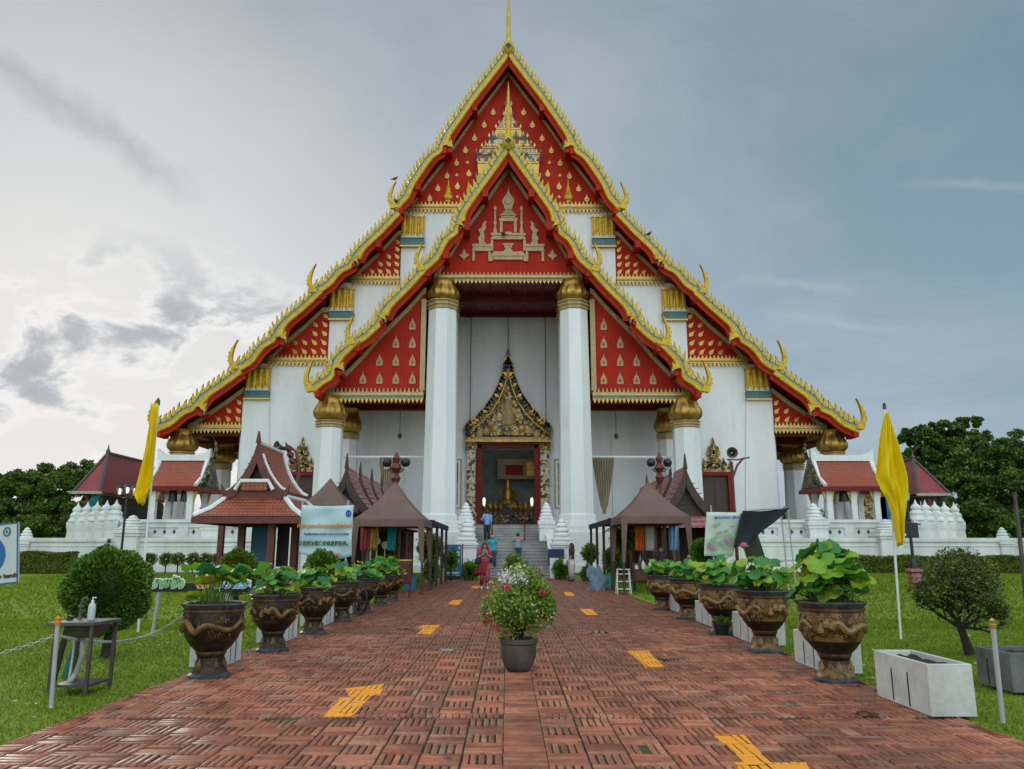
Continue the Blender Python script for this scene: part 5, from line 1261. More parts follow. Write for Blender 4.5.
# ================================================================== PEOPLE
def ring_loft(mb, rings, n=14, mi=None, cap=False):
    """rings: (cx, cy, z, rx, ry)"""
    vs = [(cx+rx*math.cos(2*PI*j/n), cy+ry*math.sin(2*PI*j/n), z) for cx, cy, z, rx, ry in rings for j in range(n)]
    fs = [(i*n+j, i*n+(j+1) % n, (i+1)*n+(j+1) % n, (i+1)*n+j) for i in range(len(rings)-1) for j in range(n)]
    if cap: fs += [tuple(range(n))[::-1], tuple((len(rings)-1)*n+j for j in range(n))]
    return mb.add(vs, fs, mi)
def person(label, loc, rz, hgt, J, clothes, hair, hairc, group=None):
    """J: joints on a 1.7 m figure facing -Y. clothes: list of (name, mat, kind, params)"""
    t = thing('person', label, 'person', loc, group); t.rotation_euler.z = rz; s = hgt/1.7; t.scale = (s, s, s)
    D0 = dict(pelvis=(0, 0, .92), belly=(0, 0, 1.06), chest=(0, .01, 1.28), neck=(0, .01, 1.44), skull=(0, -.01, 1.56), crown=(0, 0, 1.64),
              shL=(.17, .01, 1.40), shR=(-.17, .01, 1.40), elL=(.23, .03, 1.12), elR=(-.23, .03, 1.12), wrL=(.24, -.04, .88), wrR=(-.24, -.04, .88),
              hiL=(.09, 0, .86), hiR=(-.09, 0, .86), knL=(.10, -.02, .48), knR=(-.10, -.02, .48), anL=(.10, .02, .09), anR=(-.10, .02, .09), toL=(.11, -.14, .03), toR=(-.11, -.14, .03))
    D0.update(J); Jt = {k: Vector(v) for k, v in D0.items()}
    for s_ in 'LR':
        w, e = Jt['wr'+s_], Jt['el'+s_]; d = (w-e).normalized(); Jt['ha'+s_] = w+d*.09
    names = list(Jt); idx = {k: i for i, k in enumerate(names)}
    E = [('pelvis', 'belly'), ('belly', 'chest'), ('chest', 'neck'), ('neck', 'skull'), ('skull', 'crown')]
    for s_ in 'LR': E += [('chest', 'sh'+s_), ('sh'+s_, 'el'+s_), ('el'+s_, 'wr'+s_), ('wr'+s_, 'ha'+s_), ('pelvis', 'hi'+s_), ('hi'+s_, 'kn'+s_), ('kn'+s_, 'an'+s_), ('an'+s_, 'to'+s_)]
    rad = dict(pelvis=.12, belly=.105, chest=.12, neck=.05, skull=.088, crown=.07, sh=.055, el=.038, wr=.026, ha=.03, hi=.085, kn=.055, an=.038, to=.035)
    me = bpy.data.meshes.new('body'); vs = [Jt[k] for k in names]; es = [(idx[a], idx[b]) for a, b in E]
    # fingers: five short chains per hand
    for s_ in 'LR':
        h = Jt['ha'+s_]; w = Jt['wr'+s_]; d = (h-w).normalized(); sd = d.cross(Vector((0, 1, 0))); sd = sd.normalized() if sd.length > .1 else Vector((1, 0, 0))
        for k in range(5):
            o = (k-2)*.016; Lf = (.045, .065, .07, .064, .05)[k]; a = h+sd*o; b_ = a+d*Lf+Vector((0, -.015, 0))
            if k == 0: a = w+d*.03+sd*-.03; b_ = a+d*.04+sd*-.03
            i0 = len(vs); vs += [a+d*.01, b_]; es += [(idx['ha'+s_] if k else idx['wr'+s_], i0), (i0, i0+1)]
    me.from_pydata(vs, es, []); ob = bpy.data.objects.new('body', me); COL.objects.link(ob)
    sk = ob.modifiers.new('skin', 'SKIN'); ob.modifiers.new('sub', 'SUBSURF').levels = 1
    for i, sv in enumerate(me.skin_vertices[0].data):
        r = rad.get(names[i], rad.get(names[i][:2], .01)) if i < len(names) else .009
        sv.radius = (r, r*(.8 if i < len(names) and names[i] in ('pelvis', 'belly', 'chest') else 1)); sv.use_root = (i == 0)
    dg = bpy.context.evaluated_depsgraph_get(); m2 = bpy.data.meshes.new_from_object(ob.evaluated_get(dg)); bpy.data.objects.remove(ob)
    m2.materials.clear(); m2.materials.append(M['skin']); m2.polygons.foreach_set('use_smooth', [True]*len(m2.polygons))
    bo = bpy.data.objects.new('body', m2); COL.objects.link(bo); bo.parent = t
    def link(mb, nm, mat, sm=True, sol=0):
        o = bpy.data.objects.new; me = bpy.data.meshes.new(nm); me.from_pydata(mb.v, [], mb.f); me.materials.append(M[mat])
        if sm: me.polygons.foreach_set('use_smooth', [True]*len(me.polygons))
        ob = bpy.data.objects.new(nm, me); COL.objects.link(ob); ob.parent = t
        if sol: q = ob.modifiers.new('s', 'SOLIDIFY'); q.thickness = .012
        return ob
    # face
    f = MB(); sk_ = Jt['skull']
    f.lathe([(0, -.02), (.014, -.01), (.011, .02), (0, .03)], sk_+Vector((0, -.098, -.01)), 6)
    for s2 in (-1, 1): f.lathe([(0, -.03), (.018, -.01), (.02, .015), (0, .035)], sk_+Vector((s2*.088, .01, .0)), 6, sq=(.5, 1))
    link(f, 'nose_and_ears', 'skin')
    f = MB()
    for s2 in (-1, 1): f.lathe([(0, -.008), (.014, 0), (0, .008)], sk_+Vector((s2*.034, -.086, .018)), 6, sq=(1, .4))
    f.box(sk_.x-.025, sk_.x+.025, sk_.y-.092, sk_.y-.08, sk_.z-.052, sk_.z-.044); link(f, 'eyes_and_mouth', 'dark_cloth', False)
    hb = MB(); c = sk_+Vector((0, .018, .03))
    hb.lathe([(.0, .12), (.06, .105), (.095, .06), (.104, .0), (.098, -.05), (.07, -.09)], c, 14, mod=lambda t_, z: 1 if math.sin(t_) > -.35 or z > .04 else .72)
    if hair == 'long':
        ring_loft(hb, [(0, .04, 1.62, .10, .08), (0, .06, 1.50, .115, .07), (0, .07, 1.38, .12, .055), (0, .075, 1.24, .10, .045), (0, .07, 1.12, .06, .03)], 12, cap=True)
        for s2 in (-1, 1): ring_loft(hb, [(s2*.085, .0, 1.62, .03, .06), (s2*.105, -.02, 1.5, .03, .05), (s2*.12, -.04, 1.36, .03, .035), (s2*.12, -.05, 1.24, .015, .02)], 8, cap=True)
    link(hb, 'hair', hairc)
    for nm, mat, kind, p in clothes:
        c_ = MB()
        if kind == 'top':     # torso + sleeves, p = (hem z, sleeve end 0..2)
            hem, sl, wd = p; ring_loft(c_, [(0, 0, hem, .165*wd, .13*wd), (0, 0, (hem+1.1)/2, .15, .118), (0, 0, 1.1, .145, .112), (0, .005, 1.25, .16, .125), (0, .01, 1.36, .175, .115), (0, .01, 1.43, .12, .085), (0, .01, 1.465, .06, .06)], 18)
            for s_ in 'LR':
                a, e, w = Jt['sh'+s_], Jt['el'+s_], Jt['wr'+s_]; inn_ = a+(Jt['chest']-a)*.3+Vector((0, 0, .05))
                if sl <= 1: c_.tube([inn_, a, a.lerp(e, max(.4, sl))], [.06, .078, .062], 10, cap=False)
                else: c_.tube([inn_, a, e, e.lerp(w, min(1, sl-1))], [.06, .075, .056, .042], 10, cap=False)
        elif kind == 'trousers':
            wd, end = p; ring_loft(c_, [(0, 0, .80, .15, .125), (0, 0, .9, .155, .125), (0, 0, 1.02, .14, .11)], 16)
            for s_ in 'LR':
                h_, k_, a_ = Jt['hi'+s_], Jt['kn'+s_], Jt['an'+s_]; c_.tube([h_+Vector((0, 0, .04)), h_.lerp(k_, .4), k_, k_.lerp(a_, end)], [.10, .095*wd, .07*wd, .062*wd], 12, cap=False)
        elif kind == 'skirt':
            w0, w1, hem, fl = p; n = 22; rings = 6
            for j in range(rings): 
                u = j/(rings-1)
                for i in range(n): 
                    a = 2*PI*i/n; r = 1+.10*math.sin(a*6+2)*u; c_.v.append(((w0+(w1-w0)*u)*math.cos(a)*r+fl[0]*u*u, (w0+(w1-w0)*u)*.75*math.sin(a)*r+fl[1]*u*u, 1.04-(1.04-hem)*u+.03*math.sin(a*2)*u))
            for j in range(rings-1):
                for i in range(n): c_.f.append((j*n+i, (j+1)*n+i, (j+1)*n+(i+1) % n, j*n+(i+1) % n)); c_.m.append(0)
        elif kind == 'bag':
            x, y, z, w, h = p; c_.lathe([(w*.6, 0), (w, h*.1), (w*1.05, h*.5), (w*.8, h*.9), (w*.5, h)], (x, y, z), 12, sq=(1, .5)); c_.tube([(x, y, z+h), (x*.7, y+.02, (z+h+1.42)/2), (-x*.3, y*.3, 1.45)], .012, 6)
        elif kind == 'shoes':
            for s_ in 'LR':
                a, b_ = Jt['an'+s_], Jt['to'+s_]; c_.tube([a+Vector((0, .04, -.05)), a+Vector((0, 0, -.045)), b_+Vector((0, 0, .012)), b_+(b_-a)*.25+Vector((0, 0, .01))], [.035, .045, .042, .02], 8)
        elif kind == 'lump': x, y, z, rx, rz_ = p; c_.lathe([(rx*math.sin(a*PI/8), -rz_*math.cos(a*PI/8)) for a in range(9)], (x, y, z), 12, sq=(1, .6))
        link(c_, nm, mat, True, .012 if kind in ('top', 'trousers', 'skirt') else 0)
    return t
P = gr(484.5, 589.5)
person('woman in a long rose dress walking towards the camera, looking at her phone', (P.x, P.y, 0), R(8), 1.68,
       dict(elR=(-.25, .02, 1.16), wrR=(-.05, -.20, 1.26), elL=(.25, .02, 1.16), wrL=(.05, -.20, 1.24), knL=(.09, -.10, .49), anL=(.09, -.10, .10), toL=(.09, -.26, .04), knR=(-.09, -.04, .48), anR=(-.10, .16, .12), toR=(-.1, .04, .03)),
       [('dress_top', 'rose_cloth', 'top', (.98, .9, 1)), ('skirt', 'dress_red', 'skirt', (.15, .30, .52, (-.12, .10))), ('trousers', 'rose_cloth', 'trousers', (1.0, .8)), ('shawl', 'pink_cloth', 'top', (1.1, 1.4, 1.0)), ('shoulder_bag', 'dark_cloth', 'bag', (-.24, -.02, .90, .13, .24)), ('shoes', 'white_cloth', 'shoes', 0), ('phone', 'dark_cloth', 'lump', (0, -.27, 1.28, .04, .07))], 'long', 'brown_hair')
P = at(487, 540.5, 46.0)
person('man in a light blue shirt standing at the top of the steps', (P.x, 46.0, 1.892), R(205), 1.80,
       dict(elL=(.26, -.02, 1.14), wrL=(.22, -.26, 1.20)), [('shirt', 'blue_shirt', 'top', (.88, 1.9, 1.05)), ('trousers', 'dark_cloth', 'trousers', (1.0, .95)), ('shoes', 'dark_cloth', 'shoes', 0)], 'short', 'hair')
P = at(492.5, 570, 41.6)
person('older person in a turquoise top with grey hair, starting up the steps', (P.x, 41.9, .516), R(180), 1.66,
       dict(knL=(.10, -.16, .58), anL=(.10, -.10, .26), toL=(.1, -.26, .20)), [('top', 'turq_shirt', 'top', (.84, .6, 1.15)), ('trousers', 'jeans', 'trousers', (1.05, .95)), ('shoes', 'dark_cloth', 'shoes', 0)], 'short', 'grey_hair')
P = at(518, 560, 42.6)
person('person in a pale shirt with an orange scarf, climbing the steps', (P.x, 42.4, .69), R(180), 1.62,
       dict(elL=(.28, -.02, 1.18), elR=(-.28, -.02, 1.18)), [('shirt', 'pale_shirt', 'top', (.86, .9, 1.2)), ('trousers', 'jeans', 'trousers', (1.0, .95)), ('orange_scarf', 'orange_cloth', 'lump', (0, .02, 1.38, .19, .10)), ('shoes', 'dark_cloth', 'shoes', 0)], 'short', 'hair')
P = gr(572, 581.2)
person('woman with long dark hair in loose white trousers, right of the path', (P.x, P.y, 0), R(-75), 1.72,
       dict(elL=(.22, -.05, 1.14), wrL=(.16, -.22, .95)), [('top', 'purple_dark', 'top', (1.0, .9, 1)), ('trousers', 'white_cloth', 'trousers', (1.35, .92)), ('handbag', 'white_cloth', 'bag', (.1, -.36, .72, .16, .26)), ('shoes', 'dark_cloth', 'shoes', 0)], 'long', 'hair')
P = at(661, 560, 27.6)
person('seller in dark clothes standing in the shade of the right tent', (P.x, 27.6, 0), R(15), 1.55, dict(), [('top', 'purple_dark', 'top', (.88, .7, 1.05)), ('trousers', 'dark_cloth', 'trousers', (1.0, .95))], 'short', 'hair')
P = at(108, 545, 50.6)
person('visitor in a pale shirt by the terrace wall, behind the clipped bush', (P.x, 50.7, 0), R(160), 2.1, dict(), [('top', 'pale_shirt', 'top', (.88, .7, 1.05)), ('trousers', 'dark_cloth', 'trousers', (1.0, .95))], 'short', 'brown_hair')
# ================================================================== GROUND
GZ = .0
def ground_mat():
    m, t, b = nt('lawn'); v = coords(t)
    a = noise(t, v, .35, 5, .6); c = noise(t, v, 9, 5, .7); d = noise(t, v, 60, 3, .7)
    col = mixc(t, ramp(t, a, [(.35, (0,)*3), (.65, (1,)*3)]), (.14, .215, .018), (.21, .29, .035))
    col = mixc(t, ramp(t, c, [(.45, (0,)*3), (.75, (.7,)*3)]), col, (.09, .14, .012))
    col = mixc(t, ramp(t, d, [(.3, (0,)*3), (.7, (.5,)*3)]), col, (.27, .33, .045))
    t.links.new(col, b.inputs['Base Color']); b.inputs['Roughness'].default_value = .9; b.inputs['Specular IOR Level'].default_value = .1
    bump(t, b, d, .8, .03); M['lawn'] = m
ground_mat()
b = MB(); n = 1; b.add([(-900, -60, -.03), (900, -60, -.03), (900, 1500, -.03), (-900, 1500, -.03)], [(0, 1, 2, 3)])
struct(b, 'ground', 'lawn')
XL, XR, Y0, Y1 = -3.72, 3.86, 3.0, 41.2
def brick_mat():
    m, t, b = nt('brick'); v = coords(t); g = N(t, 'ShaderNodeNewGeometry').outputs['Random Per Island']
    col = ramp(t, g, [(0, (.27, .082, .046)), (.3, (.41, .128, .066)), (.6, (.48, .160, .082)), (.9, (.55, .205, .110)), (1, (.46, .24, .16))])
    n1 = noise(t, v, .55, 5, .65); n2 = noise(t, v, 22, 4, .7); n3 = noise(t, v, 3.2, 4, .6)
    col = mixc(t, 1.0, col, ramp(t, n2, [(.2, (.55,)*3), (.65, (1.12,)*3)]), 'MULTIPLY')
    spy = N(t, 'ShaderNodeSeparateXYZ'); t.links.new(v, spy.inputs[0]); far_ = mathn(t, 'MULTIPLY', mathn(t, 'SUBTRACT', spy.outputs[1], 9.0), .012, clamp=True); far_ = mathn(t, 'MINIMUM', far_, .14)
    wet = ramp(t, mathn(t, 'ADD', mathn(t, 'ADD', mathn(t, 'MULTIPLY', n1, .62), mathn(t, 'MULTIPLY', n3, .38)), far_), [(.42, (0,)*3), (.58, (1,)*3)])
    col = mixc(t, mathn(t, 'MULTIPLY', wet, .62), col, (.075, .024, .014))
    moss = ramp(t, noise(t, v, 1.6, 6, .7), [(.60, (0,)*3), (.74, (.55,)*3)])
    col = mixc(t, moss, col, (.06, .045, .025))
    pale = ramp(t, noise(t, v, .9, 6, .7, .8), [(.66, (0,)*3), (.74, (.28,)*3)]); col = mixc(t, pale, col, (.34, .20, .15))
    t.links.new(col, b.inputs['Base Color'])
    rg = mathn(t, 'SUBTRACT', .85, mathn(t, 'MULTIPLY', wet, .45)); t.links.new(rg, b.inputs['Roughness'])
    b.inputs['Specular IOR Level'].default_value = .3
    bump(t, b, mathn(t, 'ADD', mathn(t, 'MULTIPLY', n2, .7), n3), .35, .006); M['brick'] = m
    m, t, b = nt('joint'); v = coords(t)
    col = mixc(t, ramp(t, noise(t, v, 2.5, 6, .7), [(.42, (0,)*3), (.60, (1,)*3)]), (.022, .014, .010), (.045, .065, .012))
    t.links.new(col, b.inputs['Base Color']); b.inputs['Roughness'].default_value = .8; bump(t, b, noise(t, v, 80), .6, .01); M['joint'] = m
    m, t, b = nt('puddle'); b.inputs['Base Color'].default_value = (.05, .022, .016, 1); b.inputs['Roughness'].default_value = .05; M['puddle'] = m
brick_mat()
b = MB(); b.add([(XL-.02, Y0, -.014), (XR+.02, Y0, -.014), (XR+.02, Y1, -.014), (XL-.02, Y1, -.014)], [(0, 1, 2, 3)])
b.box(XL-.02, XR+.02, Y0, Y1, -.12, -.018)
path = struct(b, 'path_bed', 'joint')
g = np.random.default_rng(5); rects = []
S_ = .29; strips = []
x = -.02; strips.append((-.03, .27, 'c'))
x = .275
while x < XR-.1: strips.append((x, min(x+S_-.012, XR), 'w')); x += S_
x = -.035
while x > XL+.1: strips.append((max(x-S_+.012, XL), x, 'w')); x -= S_
cross = [7.15, 14.3, 21.4, 28.5, 35.6]
def clear(y): return not any(c-.02 < y < c+.17 for c in cross)
for k, (xa, xb, typ) in enumerate(strips):
    if typ == 'c':
        y = Y0
        while y < Y1:
            rects.append((xa, xb, y, y+.052)); y += .058
        continue
    y = Y0+g.uniform(-.03, .03); par = k % 2
    while y < Y1:
        nc = [c for c in cross if y <= c < y+S_]; ye = y+S_-.012
        if nc: ye = min(ye, nc[0]-.01)
        if ye-y > .06:
            if par:
                nn_ = 5; w = (xb-xa)/nn_
                for i in range(nn_): rects.append((xa+i*w+.004, xa+(i+1)*w-(.014 if i < nn_-1 else .004), y, ye))
            else:
                nn_ = 4; w = (ye-y)/nn_
                if w > .03:
                    for i in range(nn_): rects.append((xa+.002, xb-.002, y+i*w, y+(i+1)*w-.007))
        par = 1-par
        y = (nc[0]+.155) if nc else y+S_
for c in cross:
    x = XL
    while x < XR-.05:
        if not (-.08 < x < .27): rects.append((x, x+.05, c, c+.14))
        x += .058
Rc = np.array(rects); nR = len(Rc)
keep = g.random(nR) > .0002; Rc = Rc[keep]; nR = len(Rc)
zt = g.normal(0, .0022, nR).clip(-.006, .006); tilt = g.normal(0, .0012, (nR, 2)); j = g.normal(0, .0015, (nR, 2))
xa, xb, ya, yb = Rc[:, 0]+j[:, 0], Rc[:, 1]+j[:, 0], Rc[:, 2]+j[:, 1], Rc[:, 3]+j[:, 1]; c = .004
def ring(i, z, tlt=0): return [np.stack([xx, yy, z+tlt*(sx*tilt[:, 0]+sy*tilt[:, 1])], 1) for xx, yy, sx, sy in ((xa+i, ya+i, -1, -1), (xb-i, ya+i, 1, -1), (xb-i, yb-i, 1, 1), (xa+i, yb-i, -1, 1))]
V = np.stack(ring(0, np.full(nR, -.03))+ring(0, zt-.004, 1)+ring(c, zt, 1), 1).reshape(-1, 3)
base = np.array([[0, 1, 5, 4], [1, 2, 6, 5], [2, 3, 7, 6], [3, 0, 4, 7], [4, 5, 9, 8], [5, 6, 10, 9], [6, 7, 11, 10], [7, 4, 8, 11], [8, 9, 10, 11]])
Fq = (base[None]+12*np.arange(nR)[:, None, None]).reshape(-1, 4)
o = np_mesh('path', V, Fq, 'brick'); o['kind'] = 'structure'
pathtop = o
# painted arrows, cut to the bricks
def clip(polyg, r):
    def cl(P, f, inter):
        out = []
        for a, c_ in zip(P, P[1:]+P[:1]):
            if f(a): out.append(a)
            if f(a) != f(c_): out.append(inter(a, c_))
        return out
    x0, x1, y0, y1 = r; P = polyg
    for ax, v, s in ((0, x0, 1), (0, x1, -1), (1, y0, 1), (1, y1, -1)):
        if not P: return []
        P = cl(P, lambda p: s*(p[ax]-v) >= 0, lambda a, c_: tuple(a[i]+(c_[i]-a[i])*((v-a[ax])/(c_[ax]-a[ax])) for i in range(2)))
    return P
def arrow(polys, label):
    m_ = MB()
    for pk, P in enumerate(polys):
        P = [gr(*p) for p in P]; P = [(p.x, p.y) for p in P]
        xs_, ys_ = [p[0] for p in P], [p[1] for p in P]
        sel = np.where((Rc[:, 0] < max(xs_)) & (Rc[:, 1] > min(xs_)) & (Rc[:, 2] < max(ys_)) & (Rc[:, 3] > min(ys_)))[0]
        for i in sel:
            r = Rc[i]; q = clip(P, (r[0]-.001, r[1]+.004, r[2]-.001, r[3]+.002))
            if len(q) >= 3:
                ar = sum(a[0]*c_[1]-c_[0]*a[1] for a, c_ in zip(q, q[1:]+q[:1]))
                if ar < 0: q = q[::-1]
                m_.pxy(q, zt[i]-.002-.001*pk, zt[i]+.0036+.0016*pk)
    if m_.f: o = m_.build('painted_arrow', 'marking'); o['kind'] = 'structure'
arrow([[(323, 717), (340, 698), (370, 697), (352, 717)], [(345, 689), (384, 684), (381, 694), (352, 700)]], 'a')
arrow([[(713, 735), (744, 735), (776, 769), (752, 769)], [(735, 763), (806, 763), (812, 775), (742, 775)]], 'b')
arrow([[(627, 651), (648, 651), (664, 667), (646, 667)]], 'c')
arrow([[(417, 634), (427, 625), (440, 625), (431, 634)], [(418, 628), (423, 625), (440, 626), (436, 629)]], 'd')
arrow([[(448, 604), (453, 600), (463, 600), (458, 605)]], 'e'); arrow([[(471, 588), (473, 586), (480, 586), (478, 589)]], 'f')
arrow([[(579, 609), (592, 609), (598, 615), (586, 615)]], 'g'); arrow([[(564, 592), (571, 592), (575, 596), (566, 596)]], 'h')
# puddles on the bricks
b = MB(); rr = random.Random(11)
for (px, py, r) in [(404, 629, .16), (447, 650, .16), (870, 714, .14), (660, 659, .22), (600, 632, .2)]:
    c_ = gr(px, py); b.pxy([(c_.x+r*(1+.35*math.sin(3*a+px)+.2*math.sin(5*a))*math.cos(a), c_.y+r*.8*(1+.3*math.sin(2*a+py))*math.sin(a)) for a in [2*PI*k/28 for k in range(28)]], -.016, .0015)
struct(b, 'puddles', 'puddle')
# fallen leaves on the path
P = np.stack([g.uniform(XL, XR, 520), 5.2+22*g.random(520)**1.6, np.full(520, .010)], 1)
V, Fq = leaves(P, .045, .55, 0, seed=4); V[:, 2] = .006+np.abs(V[:, 2]-.01)*.25; o = np_mesh('fallen_leaves', V, Fq, 'topiary_leaf'); o['kind'] = 'stuff'
# grass blades near the camera
def grass(n, xr, yr, pw, h, w, seed):
    g = np.random.default_rng(seed); y = yr[0]+(yr[1]-yr[0])*g.random(n)**pw; x = g.uniform(xr[0], xr[1], n)
    lim = .72*y+1.0; ok = np.abs(x) < lim; x, y = x[ok], y[ok]; n = len(x)
    dens = np.sin(x*3.1+np.sin(y*1.7)*2)*np.cos(y*2.3+np.sin(x*1.3)*2); hh = h*(.7+.5*g.random(n)+.25*dens)*(1+.03*y)
    a = g.uniform(0, 2*PI, n); lean = g.normal(0, .35, (n, 2)); ww = w*(1+.07*y)
    p = np.stack([x, y, np.full(n, -.03)], 1); d = np.stack([np.cos(a)*ww, np.sin(a)*ww, 0*a], 1); tip = p+np.stack([lean[:, 0]*hh, lean[:, 1]*hh, hh], 1)
    V = np.stack([p-d, p+d, tip], 1).reshape(-1, 3); return V, np.arange(3*n).reshape(-1, 3)
Vs, Fs = [], []; k = 0
for (n_, xr, yr, pw, h, w, sd) in ((90000, (-12, XL-.03), (5, 17), 1.6, .026, .0045, 1), (90000, (XR+.05, 12), (5, 17), 1.6, .026, .0045, 2), (45000, (-26, XL-.2), (15, 49), 1.5, .04, .012, 3), (45000, (XR+.2, 30), (15, 49), 1.5, .04, .012, 4)):
    V, Fq = grass(n_, xr, yr, pw, h, w, sd); Vs.append(V); Fs.append(Fq+k); k += len(V)
o = np_mesh('grass', np.concatenate(Vs), np.concatenate(Fs), 'grass_blade'); o['kind'] = 'stuff'
P = np.stack([np.where(g.random(260) < .5, g.uniform(-10, XL-.1, 260), g.uniform(XR+.1, 10, 260)), 6+18*g.random(260)**1.4, np.full(260, .025)], 1)
V, Fq = leaves(P, .06, .6, 0, seed=8); V[:, 2] = .02+np.abs(V[:, 2]-.025)*.4; o = np_mesh('fallen_leaves', V, Fq, 'white_petal'); o['kind'] = 'stuff'
# ================================================================== DRAGON POTS WITH LOTUS
def dragon_pot(seed, light):
    """prototype at the origin"""
    t = thing('lotus_pot', 'x', 'potted plant', (0, 0, 0)); body = MB()
    pr = [(.19, 0), (.262, .0), (.262, .03), (.225, .055), (.20, .10), (.176, .16), (.166, .24), (.178, .275), (.192, .295), (.192, .32), (.25, .375), (.32, .47), (.36, .58), (.378, .68), (.375, .76), (.37, .80), (.385, .815), (.385, .845), (.375, .855), (.40, .885), (.415, .905), (.40, .92), (.35, .915), (.335, .86), (.33, .80)]
    mi = []
    for i, ((r0, z0), (r1, z1)) in enumerate(zip(pr, pr[1:])):
        z = (z0+z1)/2; mm = 2 if (z < .05) else (3 if .50 < z < .79 or .07 < z < .24 else 1 if .285 < z < .32 or (.80 < z < .85 and r1 > .34) else (2 if z > .855 else 0))
        body.lathe([(r0, z0), (r1, z1)], (0, 0, 0), 48, mi=mm, mod=lambda tt, zz: 1+(.035*math.cos(14*tt)*max(0, (zz-.86)/.05) if zz > .86 else 0), cap=False)
    bo = body.build('pot', ['pot_glaze', 'pot_band', 'pot_grey', 'pot_ochre' if light else 'pot_umber'], t, smooth=True)
    b = MB(); b.lathe([(.0, .84), (.335, .845)], (0, 0, 0), 24, cap=False); b.build('muddy_water', 'soil', t)
    # dragon relief
    r = MB(); rnd = random.Random(seed)
    def prof(z):
        for (r0, z0), (r1, z1) in zip(pr[4:18], pr[5:19]):
            if z0 <= z <= z1 and z1 > z0: return r0+(r1-r0)*(z-z0)/(z1-z0)
        return .3
    for start in (0, PI):
        pts, rad = [], []
        for k in range(40):
            u = k/39; a = start+u*2.5; z = .63+(.045+.02*math.sin(u*7+seed))*math.sin(u*17+math.sin(u*5)); rr_ = prof(z)+.002; pts.append((rr_*math.cos(a), rr_*math.sin(a), z)); rad.append(.040*(1-u*.6)+.008)
        r.tube(pts, rad, 7)
        a = start-.12; z = .66; rr_ = prof(z); r.lathe([(0, -.05), (.05, -.02), (.055, .02), (.02, .06), (0, .08)], (rr_*math.cos(a), rr_*math.sin(a), z), 8)
        for k in range(6):
            a = start+.25+k*.38; z0 = .635+.075*math.sin((a-start)/2.5*15); s2 = 1 if k % 2 else -1
            p = []
            for q in range(4): z = z0+s2*(.02+q*.03); aa = a+q*.03*(1 if k % 3 else -1); rr_ = prof(min(.78, max(.42, z)))+.006; p.append((rr_*math.cos(aa), rr_*math.sin(aa), z))
            r.tube(p, [.016, .013, .010, .004], 5)
        a = start+2.83
        for dz, w in ((.0, .04),):
            zc_ = .62; rr_ = prof(zc_); r.lathe([(0, -.075), (w, -.045), (w*1.1, -.01), (w*.5, .05), (0, .10)], (rr_*math.cos(a), rr_*math.sin(a), zc_), 8)
    for k in range(5):
        a = 2*PI*k/5+.3; z = .165; rr_ = .172; r.lathe([(0, -.07), (.035, -.05), (.04, -.01), (.018, .035), (0, .075)], (rr_*math.cos(a), rr_*math.sin(a), z), 8)
        a += .6; r.tube([((.178)*math.cos(a+q*.12), .178*math.sin(a+q*.12), .15+.045*math.sin(q*1.6)) for q in range(6)], [.016]*6, 5)
    for k in range(64):
        a = rnd.uniform(0, 2*PI); z = rnd.choice((.53, .56, .59, .70, .725, .75, .66)); rr_ = prof(z)+.001; q = []
        for m in range(7): th = m*.8; w = .034*(1-m*.1); aa = a+w*math.cos(th)/rr_; q.append((rr_*math.cos(aa), rr_*math.sin(aa), z+w*math.sin(th)))
        r.tube(q, [.009]*7, 4)
    r.build('dragon_relief', 'relief_tan' if light else 'pot_relief', bo, smooth=True)
    return t
